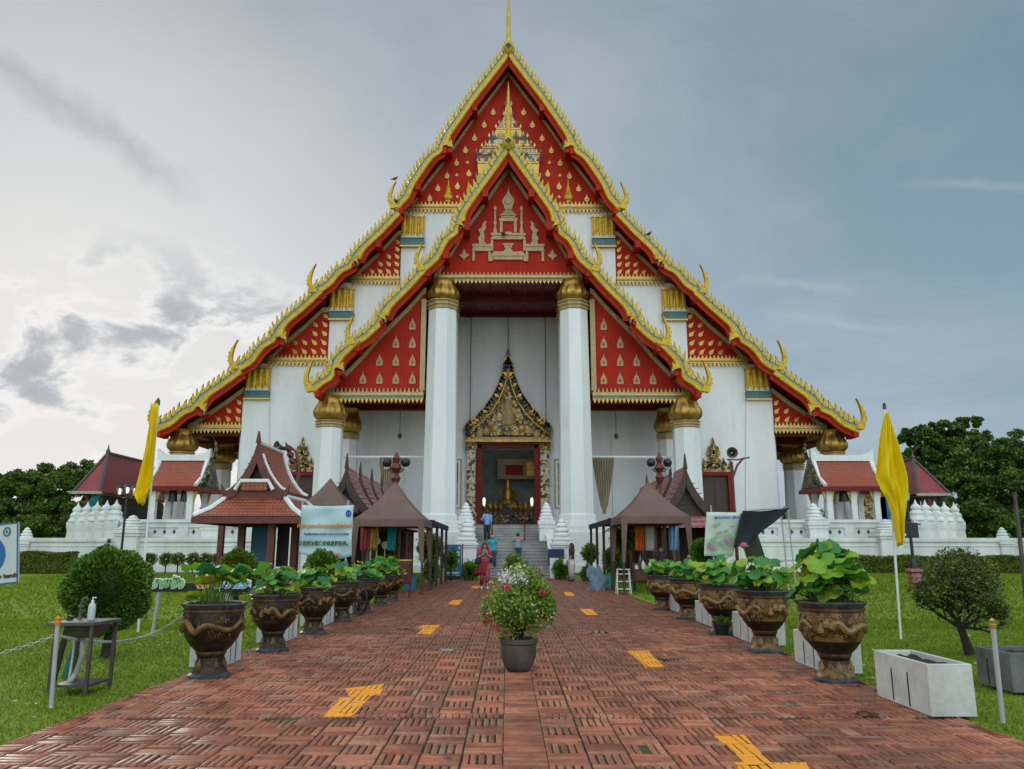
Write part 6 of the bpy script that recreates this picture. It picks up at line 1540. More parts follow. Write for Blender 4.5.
def lotus(t, seed, n, hmin, hmax, spread, flowers=(), size=.15, loc=None):
    rnd = random.Random(seed); L = MB(); S_m = MB()
    ox, oy = 0, 0
    for k in range(n):
        a = rnd.uniform(0, 2*PI); rr_ = spread*math.sqrt(rnd.random()); h = .9+rnd.uniform(hmin, hmax)*(1-.35*rr_/spread*rnd.random()); r = size*rnd.uniform(.55, 1.25)
        x, y = math.cos(a)*rr_, math.sin(a)*rr_; bx_, by_ = x*.45, y*.45; c = Vector((x, y, h))
        S_m.tube([(bx_, by_, .84), (bx_*1.05+(x-bx_)*.25, by_*1.05+(y-by_)*.25, .84+(h-.84)*.55), (x, y, h)], .006, 5)
        tl_ = Vector((math.cos(a)*rnd.uniform(.1, .75)+rnd.uniform(-.35, .35), math.sin(a)*rnd.uniform(.1, .6)-rnd.uniform(.0, .6), 1)).normalized(); u = tl_.orthogonal().normalized(); v = tl_.cross(u)
        ph = rnd.uniform(0, 6); nn_ = 20; cup = rnd.uniform(-.25, .5); V = [c]
        for q, f in ((1, .35), (2, .7), (3, 1.0)):
            for i in range(nn_):
                th = 2*PI*i/nn_; w = f*r*(1+(.05*math.sin(5*th+ph) if q == 3 else 0)); dz = r*(cup*f*f*.8+.20*f*f*math.sin(3*th+ph)+.10*f*math.sin(7*th+ph*2)+.03*math.sin(13*th))
                V.append(c+u*math.cos(th)*w+v*math.sin(th)*w+tl_*dz)
        F_ = [(0, 1+i, 1+(i+1) % nn_) for i in range(nn_)]
        for q in range(2): F_ += [(1+q*nn_+i, 1+(q+1)*nn_+i, 1+(q+1)*nn_+(i+1) % nn_, 1+q*nn_+(i+1) % nn_) for i in range(nn_)]
        L.add(V, F_)
    for k in range(int(n*2)):
        a = rnd.uniform(0, 2*PI); x, y = .26*math.cos(a)*rnd.random(), .26*math.sin(a)*rnd.random(); S_m.tube([(x, y, .84), (x*1.3, y*1.3, .84+rnd.uniform(.1, hmin+.15))], [.005, .003], 4)
    o_ = L.build('lotus_leaves', 'lotus_leaf', None, smooth=80); o_.parent = t; o_ = S_m.build('stems', 'stem', None); o_.parent = t
    for (x, y, h, s) in flowers:
        fl = MB(); S2 = MB(); c = Vector((x, y, .9+h)); S2.tube([(x*.4, y*.4, .84), (x, y, .9+h)], .007, 5)
        for ringk, (nn_, op, ln) in enumerate(((5, .15, 1), (7, .45, 1.05), (8, .85, .95))):
            for i in range(nn_):
                a = 2*PI*i/nn_+ringk*.4; d = Vector((math.cos(a)*math.sin(op), math.sin(a)*math.sin(op), math.cos(op))); w = Vector((-math.sin(a), math.cos(a), 0)); ln_ = s*ln
                o_ = Vector((math.cos(a), math.sin(a), 0))*s*.18
                fl.add([c, c+d*ln_*.45+w*ln_*.26+o_, c+d*ln_, c+d*ln_*.45-w*ln_*.26+o_, c+d*ln_*.5+o_*1.3], [(0, 1, 4), (1, 2, 4), (2, 3, 4), (3, 0, 4)])
        fo = fl.build('lotus_flower', 'pink_petal', None); fo.parent = t; o_ = S2.build('flower_stem', 'stem', None); o_.parent = fo
GL, GR_ = 'dark dragon pots of lotus along the left of the path', 'dragon pots of lotus along the right of the path'
protoL, protoR = dragon_pot(1, False), dragon_pot(2, True)
lpos = [(209, 680, 1.0), (272, 653, .97), (313, 635, .97), (341, 622, .97), (363, 613.5, .95), (380, 606.5, .95), (391, 601.5, .95)]
rpos = [(837, 684.5, 1.0), (766, 654, 1.0), (723, 635.5, 1.0), (688, 620, .98), (662, 610, .95)]
desc = ['nearest the camera', 'second from the camera', 'third from the camera', 'fourth from the camera', 'fifth from the camera', 'sixth from the camera', 'beside the red stand']
nl = [(20, .08, .66, .38), (20, .05, .48, .36), (26, .02, .46, .38), (22, .05, .40, .36), (34, .05, .52, .42), (34, .05, .55, .42), (26, .05, .48, .38)]
for i, (px, py, s) in enumerate(lpos):
    P = gr(px, py); lab = f'dark dragon pot of lotus leaves on the left, {desc[i]}'
    P.y += .25
    P.x = at(px, py, P.y).x
    t = copy_tree(protoL, None, (P.x, P.y, 0), i*.83+3.9, lab); s *= .88; t['group'] = GL; t.scale = (s, s, s)
    lotus(t, 10+i, *nl[i], size=.15)
nr = [(70, .10, .66, .42), (52, .12, .50, .44), (50, .05, .50, .44), (38, .05, .42, .40), (34, .05, .46, .40)]
fl = [(), ((-.26, -.1, .64, .11), (-.36, -.15, .30, .05)), (), ((.05, -.1, .46, .08),), ()]
rdesc = ['nearest the camera', 'second from the camera', 'third from the camera', 'fourth from the camera', 'beside the right tent']
for i, (px, py, s) in enumerate(rpos):
    P = gr(px, py); P.y += .25; P.x = at(px, py, P.y).x
    t = copy_tree(protoR, None, (P.x, P.y, 0), i*.71+4.3, f'tan dragon pot of lotus leaves on the right, {rdesc[i]}'); t['group'] = GR_; s *= .92; t.scale = (s, s, s)
    lotus(t, 30+i, *nr[i], flowers=fl[i] if i != 2 else (), size=.135)
for p_ in (protoL, protoR):
    for c_ in list(p_.children_recursive): bpy.data.objects.remove(c_)
    bpy.data.objects.remove(p_)
# ================================================================== PLANTER BOXES
def planter(x0, x1, y0, y1, h, label, soil=True, mat='concrete'):
    t = thing('planter_box', label, 'planter', ((x0+x1)/2, (y0+y1)/2, 0), 'concrete planter boxes'); b = MB(); w = .035
    b.box(x0, x1, y0, y0+w, 0, h); b.box(x0, x1, y1-w, y1, 0, h); b.box(x0, x0+w, y0+w, y1-w, 0, h); b.box(x1-w, x1, y0+w, y1-w, 0, h)
    b.box(x0+w, x1-w, y0+w, y1-w, 0, h*.3)
    b.build('box', mat, t, bevel=.006)
    b = MB()
    for f in (.36, .66):
        for xx in (x0-.004, x1): b.box(xx, xx+.004, y0+(y1-y0)*f-.009, y0+(y1-y0)*f+.009, h*.0+.02, h*.72)
    b.build('drain_slots', 'black_iron', t)
    b = MB(); n = 8; V = [(x0+w+(x1-x0-2*w)*i/n, y0+w+(y1-y0-2*w)*j/n, h*.88+.02*math.sin(i*2.1+j*1.3)) for j in range(n+1) for i in range(n+1)]
    b.add(V, [(j*(n+1)+i, j*(n+1)+i+1, (j+1)*(n+1)+i+1, (j+1)*(n+1)+i) for j in range(n) for i in range(n)]); b.build('soil', 'soil', t)
q0, q1, q2 = gr(932, 717), gr(978, 717), gr(884, 695.5); planter(q0.x, q1.x, q0.y, q2.y, .43, 'pale concrete planter box of dry soil in the right foreground')
for i, (px, py, s) in enumerate(rpos[:4]):
    P = gr(px, py); q0, q2 = gr(px-10*(py-550)/134, 550+(py-550)*.92), gr(px-41*(py-550)/134, 550+(py-550)*.828); planter(q0.x, q0.x+.42, q0.y, q2.y, .40, f'pale concrete planter box of the right row, {["beside the nearest lotus pot", "beside the second lotus pot", "beside the third lotus pot", "beside the fourth lotus pot"][i]}')
for i, (px, py, s) in enumerate(lpos[:4]):
    P = gr(px, py); q0, q2 = gr(px+14*(py-550)/130, 550+(py-550)*.90), gr(px+36*(py-550)/130, 550+(py-550)*.845); planter(q0.x-.42, q0.x, q0.y, q2.y, .38, f'pale concrete planter box of the left row, {["beside the nearest lotus pot", "beside the second lotus pot", "beside the third lotus pot", "beside the fourth lotus pot"][i]}')
P = gr(1014, 693); planter(P.x, P.x+.6, P.y, P.y+.6, .38, 'weathered dark grey planter box at the right edge of the lawn', mat='dark_concrete')
# ================================================================== SHRUBS
def shell(n, c, r, seed, inner=.82, squash=1, flat=None, lump=.06):
    g = np.random.default_rng(seed); d = g.normal(size=(n, 3)); d /= np.linalg.norm(d, axis=1, keepdims=True)
    k = (inner+(1-inner)*g.random((n, 1)))*(1+lump*np.sin(d[:, :1]*7+d[:, 1:2]*5+seed)*np.cos(d[:, 2:]*6))
    P = d*k*np.array(r); return P+np.array(c), d
def bush(root, name, mat, c, r, n, size, seed, **k):
    P, d = shell(n, c, r, seed, **k); V, Fq = leaves(P, size, .55, .15, out=d*.35, seed=seed); return np_mesh(name, V-np.array(root.location), Fq, mat, root)
P = gr(108, 656); t = thing('clipped_bush', 'round clipped green bush on a short trunk, behind the wash stand', 'bush', P)
c_ = at(108, 590, P.y); r_ = (at(153.5, 590, P.y).x-at(60, 590, P.y).x)/2
bush(t, 'foliage', 'bush_leaf', (c_.x, P.y, c_.z), (r_*.89, r_*.89, r_*.90), 24000, .055, 3, inner=.82, lump=.07)
b = MB(); b.lathe([(r_*.7*math.sin(a*PI/8), -r_*.7*math.cos(a*PI/8)) for a in range(9)], (c_.x, P.y, c_.z), 16); b.build('dark_core', 'topiary_leaf', t)  # solid dark ball filling the bush behind its leaf shell
b = MB(); rr = random.Random(4)
for k in range(6): a = k*1.05; b.tube([(P.x+.05*math.cos(a), P.y+.05*math.sin(a), 0), (P.x+.03*math.cos(a+1), P.y+.03*math.sin(a+1), .3), (P.x+.09*math.cos(a+1.6), P.y+.09*math.sin(a+1.6), .55), (P.x+.3*math.cos(a+2), P.y+.3*math.sin(a+2), .9)], [.055, .045, .04, .02], 7)
b.build('trunk', 'bark', t, smooth=True)
# right topiary tree with open twigs
P = gr(968, 654); t = thing('topiary_tree', 'small open-crowned clipped tree with bare twigs below, on the right lawn', 'tree', P)
b = MB(); rr = random.Random(9); tips = []
cc = at(962, 590, P.y); Rx = (at(1001, 590, P.y).x-at(923, 590, P.y).x)/2; Rz = (at(962, 545, P.y).z-at(962, 632, P.y).z)/2; zc0 = cc.z
top = Vector((P.x-.06, P.y, .34)); b.tube([(P.x+.03, P.y, 0), (P.x-.02, P.y, .2), top], [.075, .055, .05], 8)
def grow(p, d, L, r, lvl):
    q = p+d*L; m = (p+q)/2+Vector((rr.uniform(-.05, .05), rr.uniform(-.05, .05), rr.uniform(0, .04)))*L*2
    b.tube([p, m, q], [r, r*.85, r*.7], 5); 
    if lvl == 0: tips.append(q); return
    for k in range(3 if lvl > 1 else 4):
        nd = (d+Vector((rr.uniform(-.75, .75), rr.uniform(-.75, .75), rr.uniform(-.35, .6)))).normalized(); grow(q, nd, L*rr.uniform(.62, .85), r*.6, lvl-1)
for k in range(8):
    a = k*.785+.3; grow(top, Vector((math.cos(a)*.8, math.sin(a)*.8, rr.uniform(.0, 1.5))).normalized(), .25, .026, 3)
b.build('trunk', 'bark', t)
g = np.random.default_rng(12); Tp = np.array([tuple(v) for v in tips]); Cn = np.array((cc.x, P.y, zc0))
e = ((Tp-Cn)/np.array((Rx*1.05, Rx*1.05, Rz*1.05))); Tp = Tp[(e**2).sum(1) < 1.0]
n = 9000; idx = g.integers(0, len(Tp), n); Pn = Tp[idx]+g.normal(0, .045, (n, 3))
Pt, _ = shell(24000, tuple(Cn), (Rx*.96, Rx*.96, Rz*.98), 5, inner=.45, lump=.14); Pt = Pt[(Pt[:, 2] > Cn[2]-Rz*.85) & (g.random(len(Pt)) < .10+.75*np.clip((Pt[:, 2]-Cn[2]+Rz*.5)/Rz, 0, 1))]
Pn = np.concatenate([Pn, Pt]); Pn = Pn[Pn[:, 2] > .40]
V, Fq = leaves(Pn, .038, .55, .2, seed=13); np_mesh('foliage', V-np.array(P), Fq, 'topiary_leaf', t)
# rounded background shrubs
for k, (px, py, D, rp, lab, mt) in enumerate([(238, 572, 22, 22, 'rounded green shrub under the kiosk, beside its front post', 'hedge_leaf'), (322, 568, 20.5, 17, 'rounded dark shrub in front of the printed banner', 'bush_leaf'), (842, 566, 17, 16, 'rounded shrub just behind the nearest right lotus pot', 'hedge_leaf'),
        (703, 552, 24, 13, 'bushy potted shrub beside the right tent leg', 'bush_leaf'), (926, 568, 19.5, 0, '', '')]):
    if not rp: continue
    c_ = at(px, py, D); r_ = at(px+rp, py, D).x-c_.x; t = thing('round_shrub', lab, 'bush', (c_.x, D, 0)); bush(t, 'foliage', mt, (c_.x, D, c_.z), (r_, r_, r_*1.05), 7000, .075, 40+k, inner=.6, lump=.12)
    b = MB(); b.tube([(c_.x, D, 0), (c_.x+.03, D, c_.z)], [.07, .03], 6); b.build('stem', 'bark', t)
# hedges along the terrace wall
def hedge(xa, xb, y, h, d, n, label, seed, cat='hedge'):
    g = np.random.default_rng(seed); t = thing('hedge', label, cat, ((xa+xb)/2, y, 0)); top = g.random(n) < .5
    x = g.uniform(xa, xb, n); z = np.where(top, h, g.uniform(.05, h, n))+g.normal(0, .035, n)+.05*np.sin(x*2.1); yy = np.where(top, g.uniform(y, y+d, n), y)+g.normal(0, .03, n)
    V, Fq = leaves(np.stack([x, yy, z], 1), .11, .6, .5, seed=seed); np_mesh('foliage', V-np.array(t.location), Fq, 'hedge_leaf', t)
    b = MB(); b.box(xa+.08, xb-.08, y+.07, y+d, 0, h-.06); b.build('dark_core', 'topiary_leaf', t)  # solid dark block filling the hedge behind its leaves
hl = at(-30, 560, 49).x; hl2 = at(72, 560, 49).x
hedge(hl, hl2, 49, hz(553, 49), .8, 16000, 'low clipped hedge along the terrace wall at the left edge', 1)
x_ = at(858, 560, 49).x; hedge(x_, at(1060, 560, 49).x, 49, hz(557, 49), .8, 20000, 'low clipped hedge along the terrace wall on the right', 2)
k = 0
for px in (150, 166, 178, 193, 206, 218):
    c_ = at(px, 562, 48.5); t = thing('border_shrub', ['small yellowish shrub before the left terrace wall, just right of the flag pole', 'second small yellowish shrub along the left terrace wall', 'third small yellowish shrub along the left terrace wall', 'fourth small yellowish shrub along the left terrace wall', 'fifth small yellowish shrub along the left terrace wall', 'small yellowish shrub before the left terrace wall, nearest the kiosk'][k], 'shrub', (c_.x, 48.5, 0), 'yellowish border shrubs')
    bush(t, 'foliage', 'bright_plant' if 0 else 'hedge_leaf', (c_.x, 48.5, .85), (.45, .4, .42), 900, .12, 60+k, inner=.3); b = MB(); b.tube([(c_.x, 48.5, 0), (c_.x, 48.5, .7)], .04, 5); b.build('stem', 'bark', t); k += 1
# plants beside the stairs and under the tents
for k, (px, py, D, rp, lab) in enumerate([(470, 572, 38, 9, 'leafy green shrub beside the blue photo board'), (451, 560, 37, 8, 'leafy shrub behind the blue photo board'), (561, 570, 39, 9, 'leafy shrub at the foot of the right stair pillar'), (588, 574, 37.5, 7, 'leafy shrub behind the woman in white trousers'), (590, 553, 38.5, 8, 'taller leafy shrub behind the right shade frame'),
        (430, 548, 37, 14, 'tall leafy shrub behind the left shade frame'), (432, 570, 33, 8, 'low bright green plant inside the left shade frame'), (612, 560, 33, 10, 'bright green plant inside the right shade frame'), (622, 540, 36, 12, 'tall bright plant behind the right tent'), (384, 545, 31, 14, 'dark leafy plant in the shade of the left tent'), (590, 575, 31, 0, '')]):
    if not rp: continue
    c_ = at(px, py, D); r_ = at(px+rp, py, D).x-c_.x; t = thing('leafy_shrub', lab, 'shrub', (c_.x, D, 0)); bush(t, 'foliage', 'bright_plant' if k in (0, 1, 2, 3, 4, 6, 7, 8) else 'hedge_leaf', (c_.x, D, c_.z), (r_, r_*.8, r_*1.25), 2600, .13, 80+k, inner=.2, lump=.2)
    b = MB(); b.tube([(c_.x, D, 0), (c_.x, D, max(.1, c_.z))], .05, 5); b.build('stem', 'bark', t)
# ================================================================== FLOWERING POTS ON THE AXIS
def flower_bush(px, py, top_px, wpx, label, seed, petals_, n, pot=True):
    P = gr(px, py); t = thing('flowering_shrub', label, 'potted plant', P); ph = 30/780*P.y if pot else .25
    pr = at(px+18, py-15, P.y).x-at(px, py-15, P.y).x; b = MB()
    if pot: b.lathe([(pr*.50, 0), (pr*.62, .01), (pr*.82, ph*.18), (pr*.97, ph*.45), (pr*1.0, ph*.7), (pr*.98, ph*.82), (pr*1.08, ph*.86), (pr*1.08, ph), (pr*.95, ph), (pr*.9, ph*.85)], P, 28)
    else: b.lathe([(.2, 0), (.26, .2), (.28, .25)], P, 16)
    b.build('pot', 'clay_pot', t, smooth=True)
    b = MB(); b.lathe([(0, ph*.87), (pr*.92, ph*.87)], P, 16, cap=False); b.build('soil', 'soil', t)
    zt_ = at(px, top_px, P.y).z; rx = at(px+wpx, py, P.y).x-at(px, py, P.y).x; cz = (zt_+ph*.75)/2; rz_ = (zt_-ph*.75)/2; cx = P.x
    b = MB(); rr = random.Random(seed); ends = []
    for k in range(46):
        a = rr.uniform(0, 2*PI); q = rr.random()**.5; e = Vector((cx+rx*q*math.cos(a)*.95, P.y+rx*q*math.sin(a)*.95, cz+rz_*math.sqrt(max(0, 1-q*q))*rr.uniform(-.6, .95)))
        b.tube([(P.x+.02*math.cos(a), P.y+.02*math.sin(a), ph*.8), (P.x+(e.x-P.x)*.25, P.y+(e.y-P.y)*.25, ph+(e.z-ph)*.45), e], [.014, .009, .004], 4); ends.append(e)
    b.tube([(P.x, P.y, ph*.8), (P.x-.02, P.y, cz)], [.05, .025], 7); b.build('stems', 'bark', t)
    g = np.random.default_rng(seed); E_ = np.array([tuple(e) for e in ends])
    Pn = E_[g.integers(0, len(E_), n)]+g.normal(0, rx*.15, (n, 3)); Ps, _ = shell(n//5, (cx, P.y, cz), (rx, rx, rz_), seed, inner=.4, lump=.35); Pn = np.concatenate([Pn, Ps])
    e = (Pn-np.array((cx, P.y, cz)))/np.array((rx, rx, rz_)); Pn = Pn[(e**2).sum(1) < 1.25+.1*np.sin(Pn[:, 0]*9)]
    V, Fq = leaves(Pn, .042*max(1, P.y/12), .55, .2, seed=seed); np_mesh('foliage', V-np.array(P), Fq, 'flower_leaf', t)
    for (mat, nc, fx, fz, s, spread, dn) in petals_:
        pts = []
        for q in range(nc):
            a = rr.uniform(0, 2*PI); zz = rr.uniform(*fz); kx = math.sqrt(max(0, 1-zz*zz)); ux = math.cos(a)*kx
            if not fx[0] <= ux <= fx[1]: continue
            c0 = np.array((cx+rx*ux*1.0, P.y-abs(rx*math.sin(a)*kx), cz+rz_*zz)); pts.append(c0+g.normal(0, spread, (dn, 3)))
        if pts: Pp = np.concatenate(pts); V, Fq = leaves(Pp, s, .8, .3, seed=seed+5); np_mesh('blossoms', V-np.array(P), Fq, mat, t)
flower_bush(518.5, 671, 571, 36, 'bougainvillea with white and deep pink blooms in a grey clay pot', 5,
            [('white_petal', 20, (-1, .3), (.55, .95), .035, .04, 14), ('white_petal', 12, (.3, 1), (-.6, .2), .03, .03, 8), ('hot_petal', 6, (-.5, .1), (.55, .8), .04, .02, 24), ('hot_petal', 6, (.2, .7), (.2, .5), .04, .018, 24), ('hot_petal', 8, (-1, -.5), (-.5, -.05), .035, .022, 16)], 7500)
flower_bush(524, 627, 566, 25, 'second flowering shrub on the path axis, whitish and mauve blooms behind the first', 6, [('white_petal', 14, (-1, .2), (.3, 1), .05, .06, 14), ('pink_petal', 8, (.2, 1), (.2, .8), .04, .05, 10)], 5000, False)
flower_bush(516, 600, 552, 13, 'small dark green leafy pot plant farthest along the path axis, before the steps', 7, [], 4000, False)
# small potted plant by the third right pot
P = gr(722, 635); t = thing('small_potted_plant', 'small black pot with a low green plant, before a lotus pot', 'potted plant', P); b = MB(); b.lathe([(.10, 0), (.135, .17), (.145, .17), (.145, .2), (.13, .2), (.125, .17)], P, 20); b.build('pot', 'black_pot', t); bush(t, 'foliage', 'bush_leaf', (P.x, P.y, .24), (.15, .15, .10), 500, .05, 33, inner=.2)
# ================================================================== WASH STAND
def rod(b, p, q, r=.012, n=8): b.tube([p, q], r, n)
fl_, fr_, br_ = gr(85, 694), gr(85, 694), gr(116, 683)
y0 = gr(85, 694).y; yb = y0+.42
xa, xb = at(52, 640, y0).x, at(91, 640, y0).x
t = thing('wash_stand', 'steel wash stand with tap and sink tray, standing on the left lawn', 'wash stand', ((xa+xb)/2, y0, 0))
zt_ = at(70, 622, y0).z
for (x, y) in ((xa, y0+.05), (xb, y0), (xb+.03, yb), (xa+.04, yb+.0)):
    b = MB(); b.box(x-.016, x+.016, y-.016, y+.016, 0, zt_-.02); b.build('leg', 'old_steel', t)
b = MB(); b.add([(xa-.04, y0-.06, zt_), (xb+.04, y0-.06, zt_), (xb+.07, yb+.05, zt_), (xa+.0, yb+.05, zt_), (xa-.04, y0-.06, zt_-.035), (xb+.04, y0-.06, zt_-.035), (xb+.07, yb+.05, zt_-.035), (xa+.0, yb+.05, zt_-.035)],
    [(0, 1, 2, 3), (7, 6, 5, 4), (0, 4, 5, 1), (1, 5, 6, 2), (2, 6, 7, 3), (3, 7, 4, 0)]); b.build('table_top', 'steel', t, bevel=.006)
b = MB(); b.lathe([(.14, 0), (.19, .10), (.20, .13)], ((xa+xb)/2+.03, (y0+yb)/2, zt_-.165), 20, sq=(1.15, .9)); b.build('basin', 'old_steel', t, smooth=True)
b = MB(); b.box(xa+.05, xb+.02, y0+.0, yb, .06, .085); b.build('lower_shelf', 'old_steel', t)
tx = xa+.08; ty_ = (y0+yb)/2+.12
b = MB(); b.tube([(tx, ty_, zt_), (tx, ty_, zt_+.16), (tx+.02, ty_, zt_+.21), (tx+.05, ty_, zt_+.22), (tx+.07, ty_, zt_+.19)], .012, 8); b.box(tx-.03, tx+.03, ty_-.01, ty_+.01, zt_+.12, zt_+.14); b.lathe([(.025, 0), (.02, .03), (.012, .05)], (tx, ty_, zt_), 8); b.build('tap', 'steel', t, smooth=True)
b = MB(); b.tube([((xa+xb)/2, (y0+yb)/2, zt_-.16), ((xa+xb)/2+.02, (y0+yb)/2, .35), ((xa+xb)/2-.06, (y0+yb)/2+.05, .15), ((xa+xb)/2-.12, (y0+yb)/2, .02)], .025, 8); b.build('drain_hose', 'grey_pipe', t)
b = MB(); b.tube([(tx-.03, ty_, zt_-.03), (tx-.03, ty_, .3), (tx-.05, ty_, .0)], .01, 6); b.build('supply_pipe', 'white_paint', t)
c = (xa+.25, (y0+yb)/2+.02, zt_)
t = thing('soap_bottle', 'clear pump bottle of hand soap on the wash stand', 'bottle', c); b = MB(); b.lathe([(.034, 0), (.037, .01), (.037, .13), (.030, .16), (.014, .175)], c, 16); b.build('bottle', 'sign_grey', t, smooth=True)
b = MB(); b.lathe([(.015, .175), (.015, .195), (.006, .2), (.006, .225)], c, 10); b.tube([(c[0]-.005, c[1], c[2]+.225), (c[0]+.035, c[1], c[2]+.225)], .006, 6); b.build('pump', 'white_paint', t)
# boards leaning behind the stand
P = gr(43, 692); t = thing('leaning_board', 'dark narrow board leaning against the left leg of the wash stand', 'board', P); b = MB(); b.obox((P.x+.08, P.y+.1, .36), (.05, .03, .75), (0, R(9), 0)); b.build('plank', 'black_wood', t)
P = gr(60, 682); t = thing('green_board', 'dark green flat board leaning under the wash stand', 'board', P); b = MB(); b.obox((P.x+.05, P.y+.12, .3), (.07, .02, .6), (0, R(14), 0)); b.build('plank', 'teal', t)
# ================================================================== CHAIN POSTS
def cpost(px, py, topx, topy, label, r=.02, gold=True):
    P = gr(px, py); Q = at(topx, topy, P.y); t = thing('chain_post', label, 'post', P, 'thin grey posts edging the lawn'); b = MB(); b.tube([P, Q], r, 10); b.build('pole', 'grey_pipe', t, smooth=True)
    if gold: b = MB(); b.lathe([(r*1.3, -.01), (r*1.6, .02), (r*1.0, .03), (r*1.3, .05), (.005, .075)], Q, 10); b.build('knob', 'ink_orange' if px < 500 else 'leaf_gold', t, smooth=True)
    return P, Q
A0, A1 = cpost(51, 708, 57.5, 624, 'leaning thin grey post with an orange cap, in front of the wash stand')
cpost(1003, 723, 993, 627, 'leaning thin grey post with a gold cap, at the right edge of the path')
Sg, Sg1 = cpost(152, 636, 159, 592, 'short pale post holding the low Thai letter sign and the chain', .03, False)
def chain(P, Q, sag, label):
    t = thing('chain', label, 'chain', ((P+Q)/2)); b = MB(); n = int((Q-P).length/.045)
    for i in range(n):
        u = (i+.5)/n; p = P.lerp(Q, u)-Vector((0, 0, sag*4*u*(1-u))); u2 = u+.5/n; q = P.lerp(Q, u2)-Vector((0, 0, sag*4*u2*(1-u2))); d = (q-p).normalized()
        s_ = d.cross(Vector((0, 0, 1))).normalized(); w = s_ if i % 2 else s_.cross(d)
        ring_ = [p+d*.028*math.cos(a)+w*.014*math.sin(a) for a in [2*PI*k/8 for k in range(9)]]; b.tube(ring_, .004, 4, cap=False)
    b.build('links', 'grey_pipe', t)
chain(Vector((A1.x, A1.y, A1.z-.1)), at(155, 634, Sg.y)+Vector((0, 0, .03)), .10, 'thin grey chain hanging from the orange capped post to the sign post')
chain(Vector((A1.x, A1.y, A1.z-.1)), at(-60, 668, A1.y-.6), .02, 'thin grey chain leaving the picture to the left of the orange capped post')
chain(at(155, 634, Sg.y)+Vector((0, 0, .03)), at(186, 612, Sg.y+.5), .02, 'thin grey chain from the sign post to the nearest left lotus pot')
# low sign of Thai letters
D = Sg.y; P = at(200, 582, D); t = thing('letter_sign', 'low black sign board with coloured Thai letters, behind the nearest left lotus pots', 'sign', (P.x, D, 0)); rt = t.location
x0, x1 = at(152, 582, D).x, at(246, 582, D).x; z0, z1 = at(0, 593, D).z, at(0, 586, D).z
b = MB(); b.box(x0, x1, D-.02, D+.03, at(0, 592, D).z, at(0, 583, D).z); b.build('board', 'black_iron', t)
for px in (226,): p = at(px, 600, D); b = MB(); b.box(p.x-.04, p.x+.04, D+.03, D+.09, 0, at(0, 590, D).z); b.build('leg', 'grey_pipe', t)
lx = lambda px, py: (at(px, py, D).x-rt.x, -.05, at(px, py, D).z)
for body, px, mat in (('สบายจัง', 165, 'thai_green'), ('ได้', 204, 'thai_orange'), ('ไหว้พระ', 233, 'thai_blue')):
    text(body, .24, 'white_paint', t, lx(px, 583), bold=.022, extrude=.012, name='letter_edge', sx=.9)
    p = lx(px, 583); text(body, .24, mat, t, (p[0], p[1]-.016, p[2]), bold=.004, extrude=.012, name='letters', sx=.9)
# hand washing sign at the left edge
D = 9.2; P = at(-12, 555, D); P.x += .155; t = thing('hand_wash_sign', 'white sign board with blue border and blue round hand washing symbol', 'sign', (P.x, D, 0)); rt = t.location
x0, x1 = at(-62, 550, D).x, at(19.5, 550, D).x; z0, z1 = at(0, 584, D).z, at(0, 523, D).z
def tilt_box(b, xa, xb, za, zb, ya, yb): b.box(xa, xb, D+ya, D+yb, za, zb)
b = MB(); tilt_box(b, x0, x1, z0, z1, 0, .03); b.build('board', 'sign_grey', t, bevel=.004)
b = MB(); w = .014
for q in ((x0, x1, z0, z0+w), (x0, x1, z1-w, z1), (x0, x0+w, z0+w, z1-w), (x1-w, x1, z0+w, z1-w)): tilt_box(b, *q, -.006, 0)
b.build('border', 'sign_blue', t)
cx_, cz_ = at(-14, 553, D).x, at(0, 553.5, D).z; rr_ = at(7.5, 553, D).x-cx_
def disc(b, cx, cz, r, y0_, y1_, sx=1, n=40): b.pxz([(cx+sx*r*math.cos(2*PI*k/n), cz+r*math.sin(2*PI*k/n)) for k in range(n)], y0_, y1_)
b = MB(); disc(b, cx_, cz_, rr_*.98, D-.006, D, .98); b.build('blue_disc', 'sign_blue', t)
b = MB()
for k in range(4): 
    zz = cz_-.10+k*.036; b.tube([(cx_-.05, D-.012, zz-.02), (cx_+.06, D-.012, zz+.01), (cx_+.15-.01*k, D-.012, zz-.005+.01*k)], .014, 6)
b.tube([(cx_-.12, D-.012, cz_+.02), (cx_+.02, D-.012, cz_+.05), (cx_+.08, D-.012, cz_+.0)], .03, 8); b.box(cx_+.1, cx_+.17, D-.012, D-.006, cz_+.09, cz_+.115); b.box(cx_+.03, cx_+.1, D-.012, D-.006, cz_+.10, cz_+.125)
b.build('hands_symbol', 'white_paint', t)
b = MB(); cx2, cz2 = at(11.0, 530, D).x, at(0, 531.5, D).z; rx2 = .044
b2 = []; n = 28
for k in range(n):
    a0, a1 = 2*PI*k/n, 2*PI*(k+1)/n; q = lambda a, r: (cx2+r*math.cos(a), cz2+r*1.25*math.sin(a)); b.pxz([q(a0, rx2*.68), q(a0, rx2), q(a1, rx2), q(a1, rx2*.68)], D-.006, D)
for k in range(4): b.pxz([(cx2+.018*math.cos(k*1.57+.8), cz2+.02*math.sin(k*1.57+.8)), (cx2+.018*math.cos(k*1.57+1.6), cz2+.02*math.sin(k*1.57+1.6)), (cx2, cz2)], D-.006, D)
b.build('round_seal', 'teal', t)
text('Wash your hands', .07, 'ink_black', t, (at(16.5, 575, D).x-rt.x, -.008, at(0, 576, D).z), align='RIGHT', bold=.001)
b = MB()
for px in (-50, 2): p = at(px, 560, D); b.tube([(p.x, D+.05, 0), (p.x, D+.05, z1-.05)], .02, 8) if px < 0 else None
b.build('leg', 'grey_pipe', t); t.rotation_euler.y = -R(7); t.location.x += .155
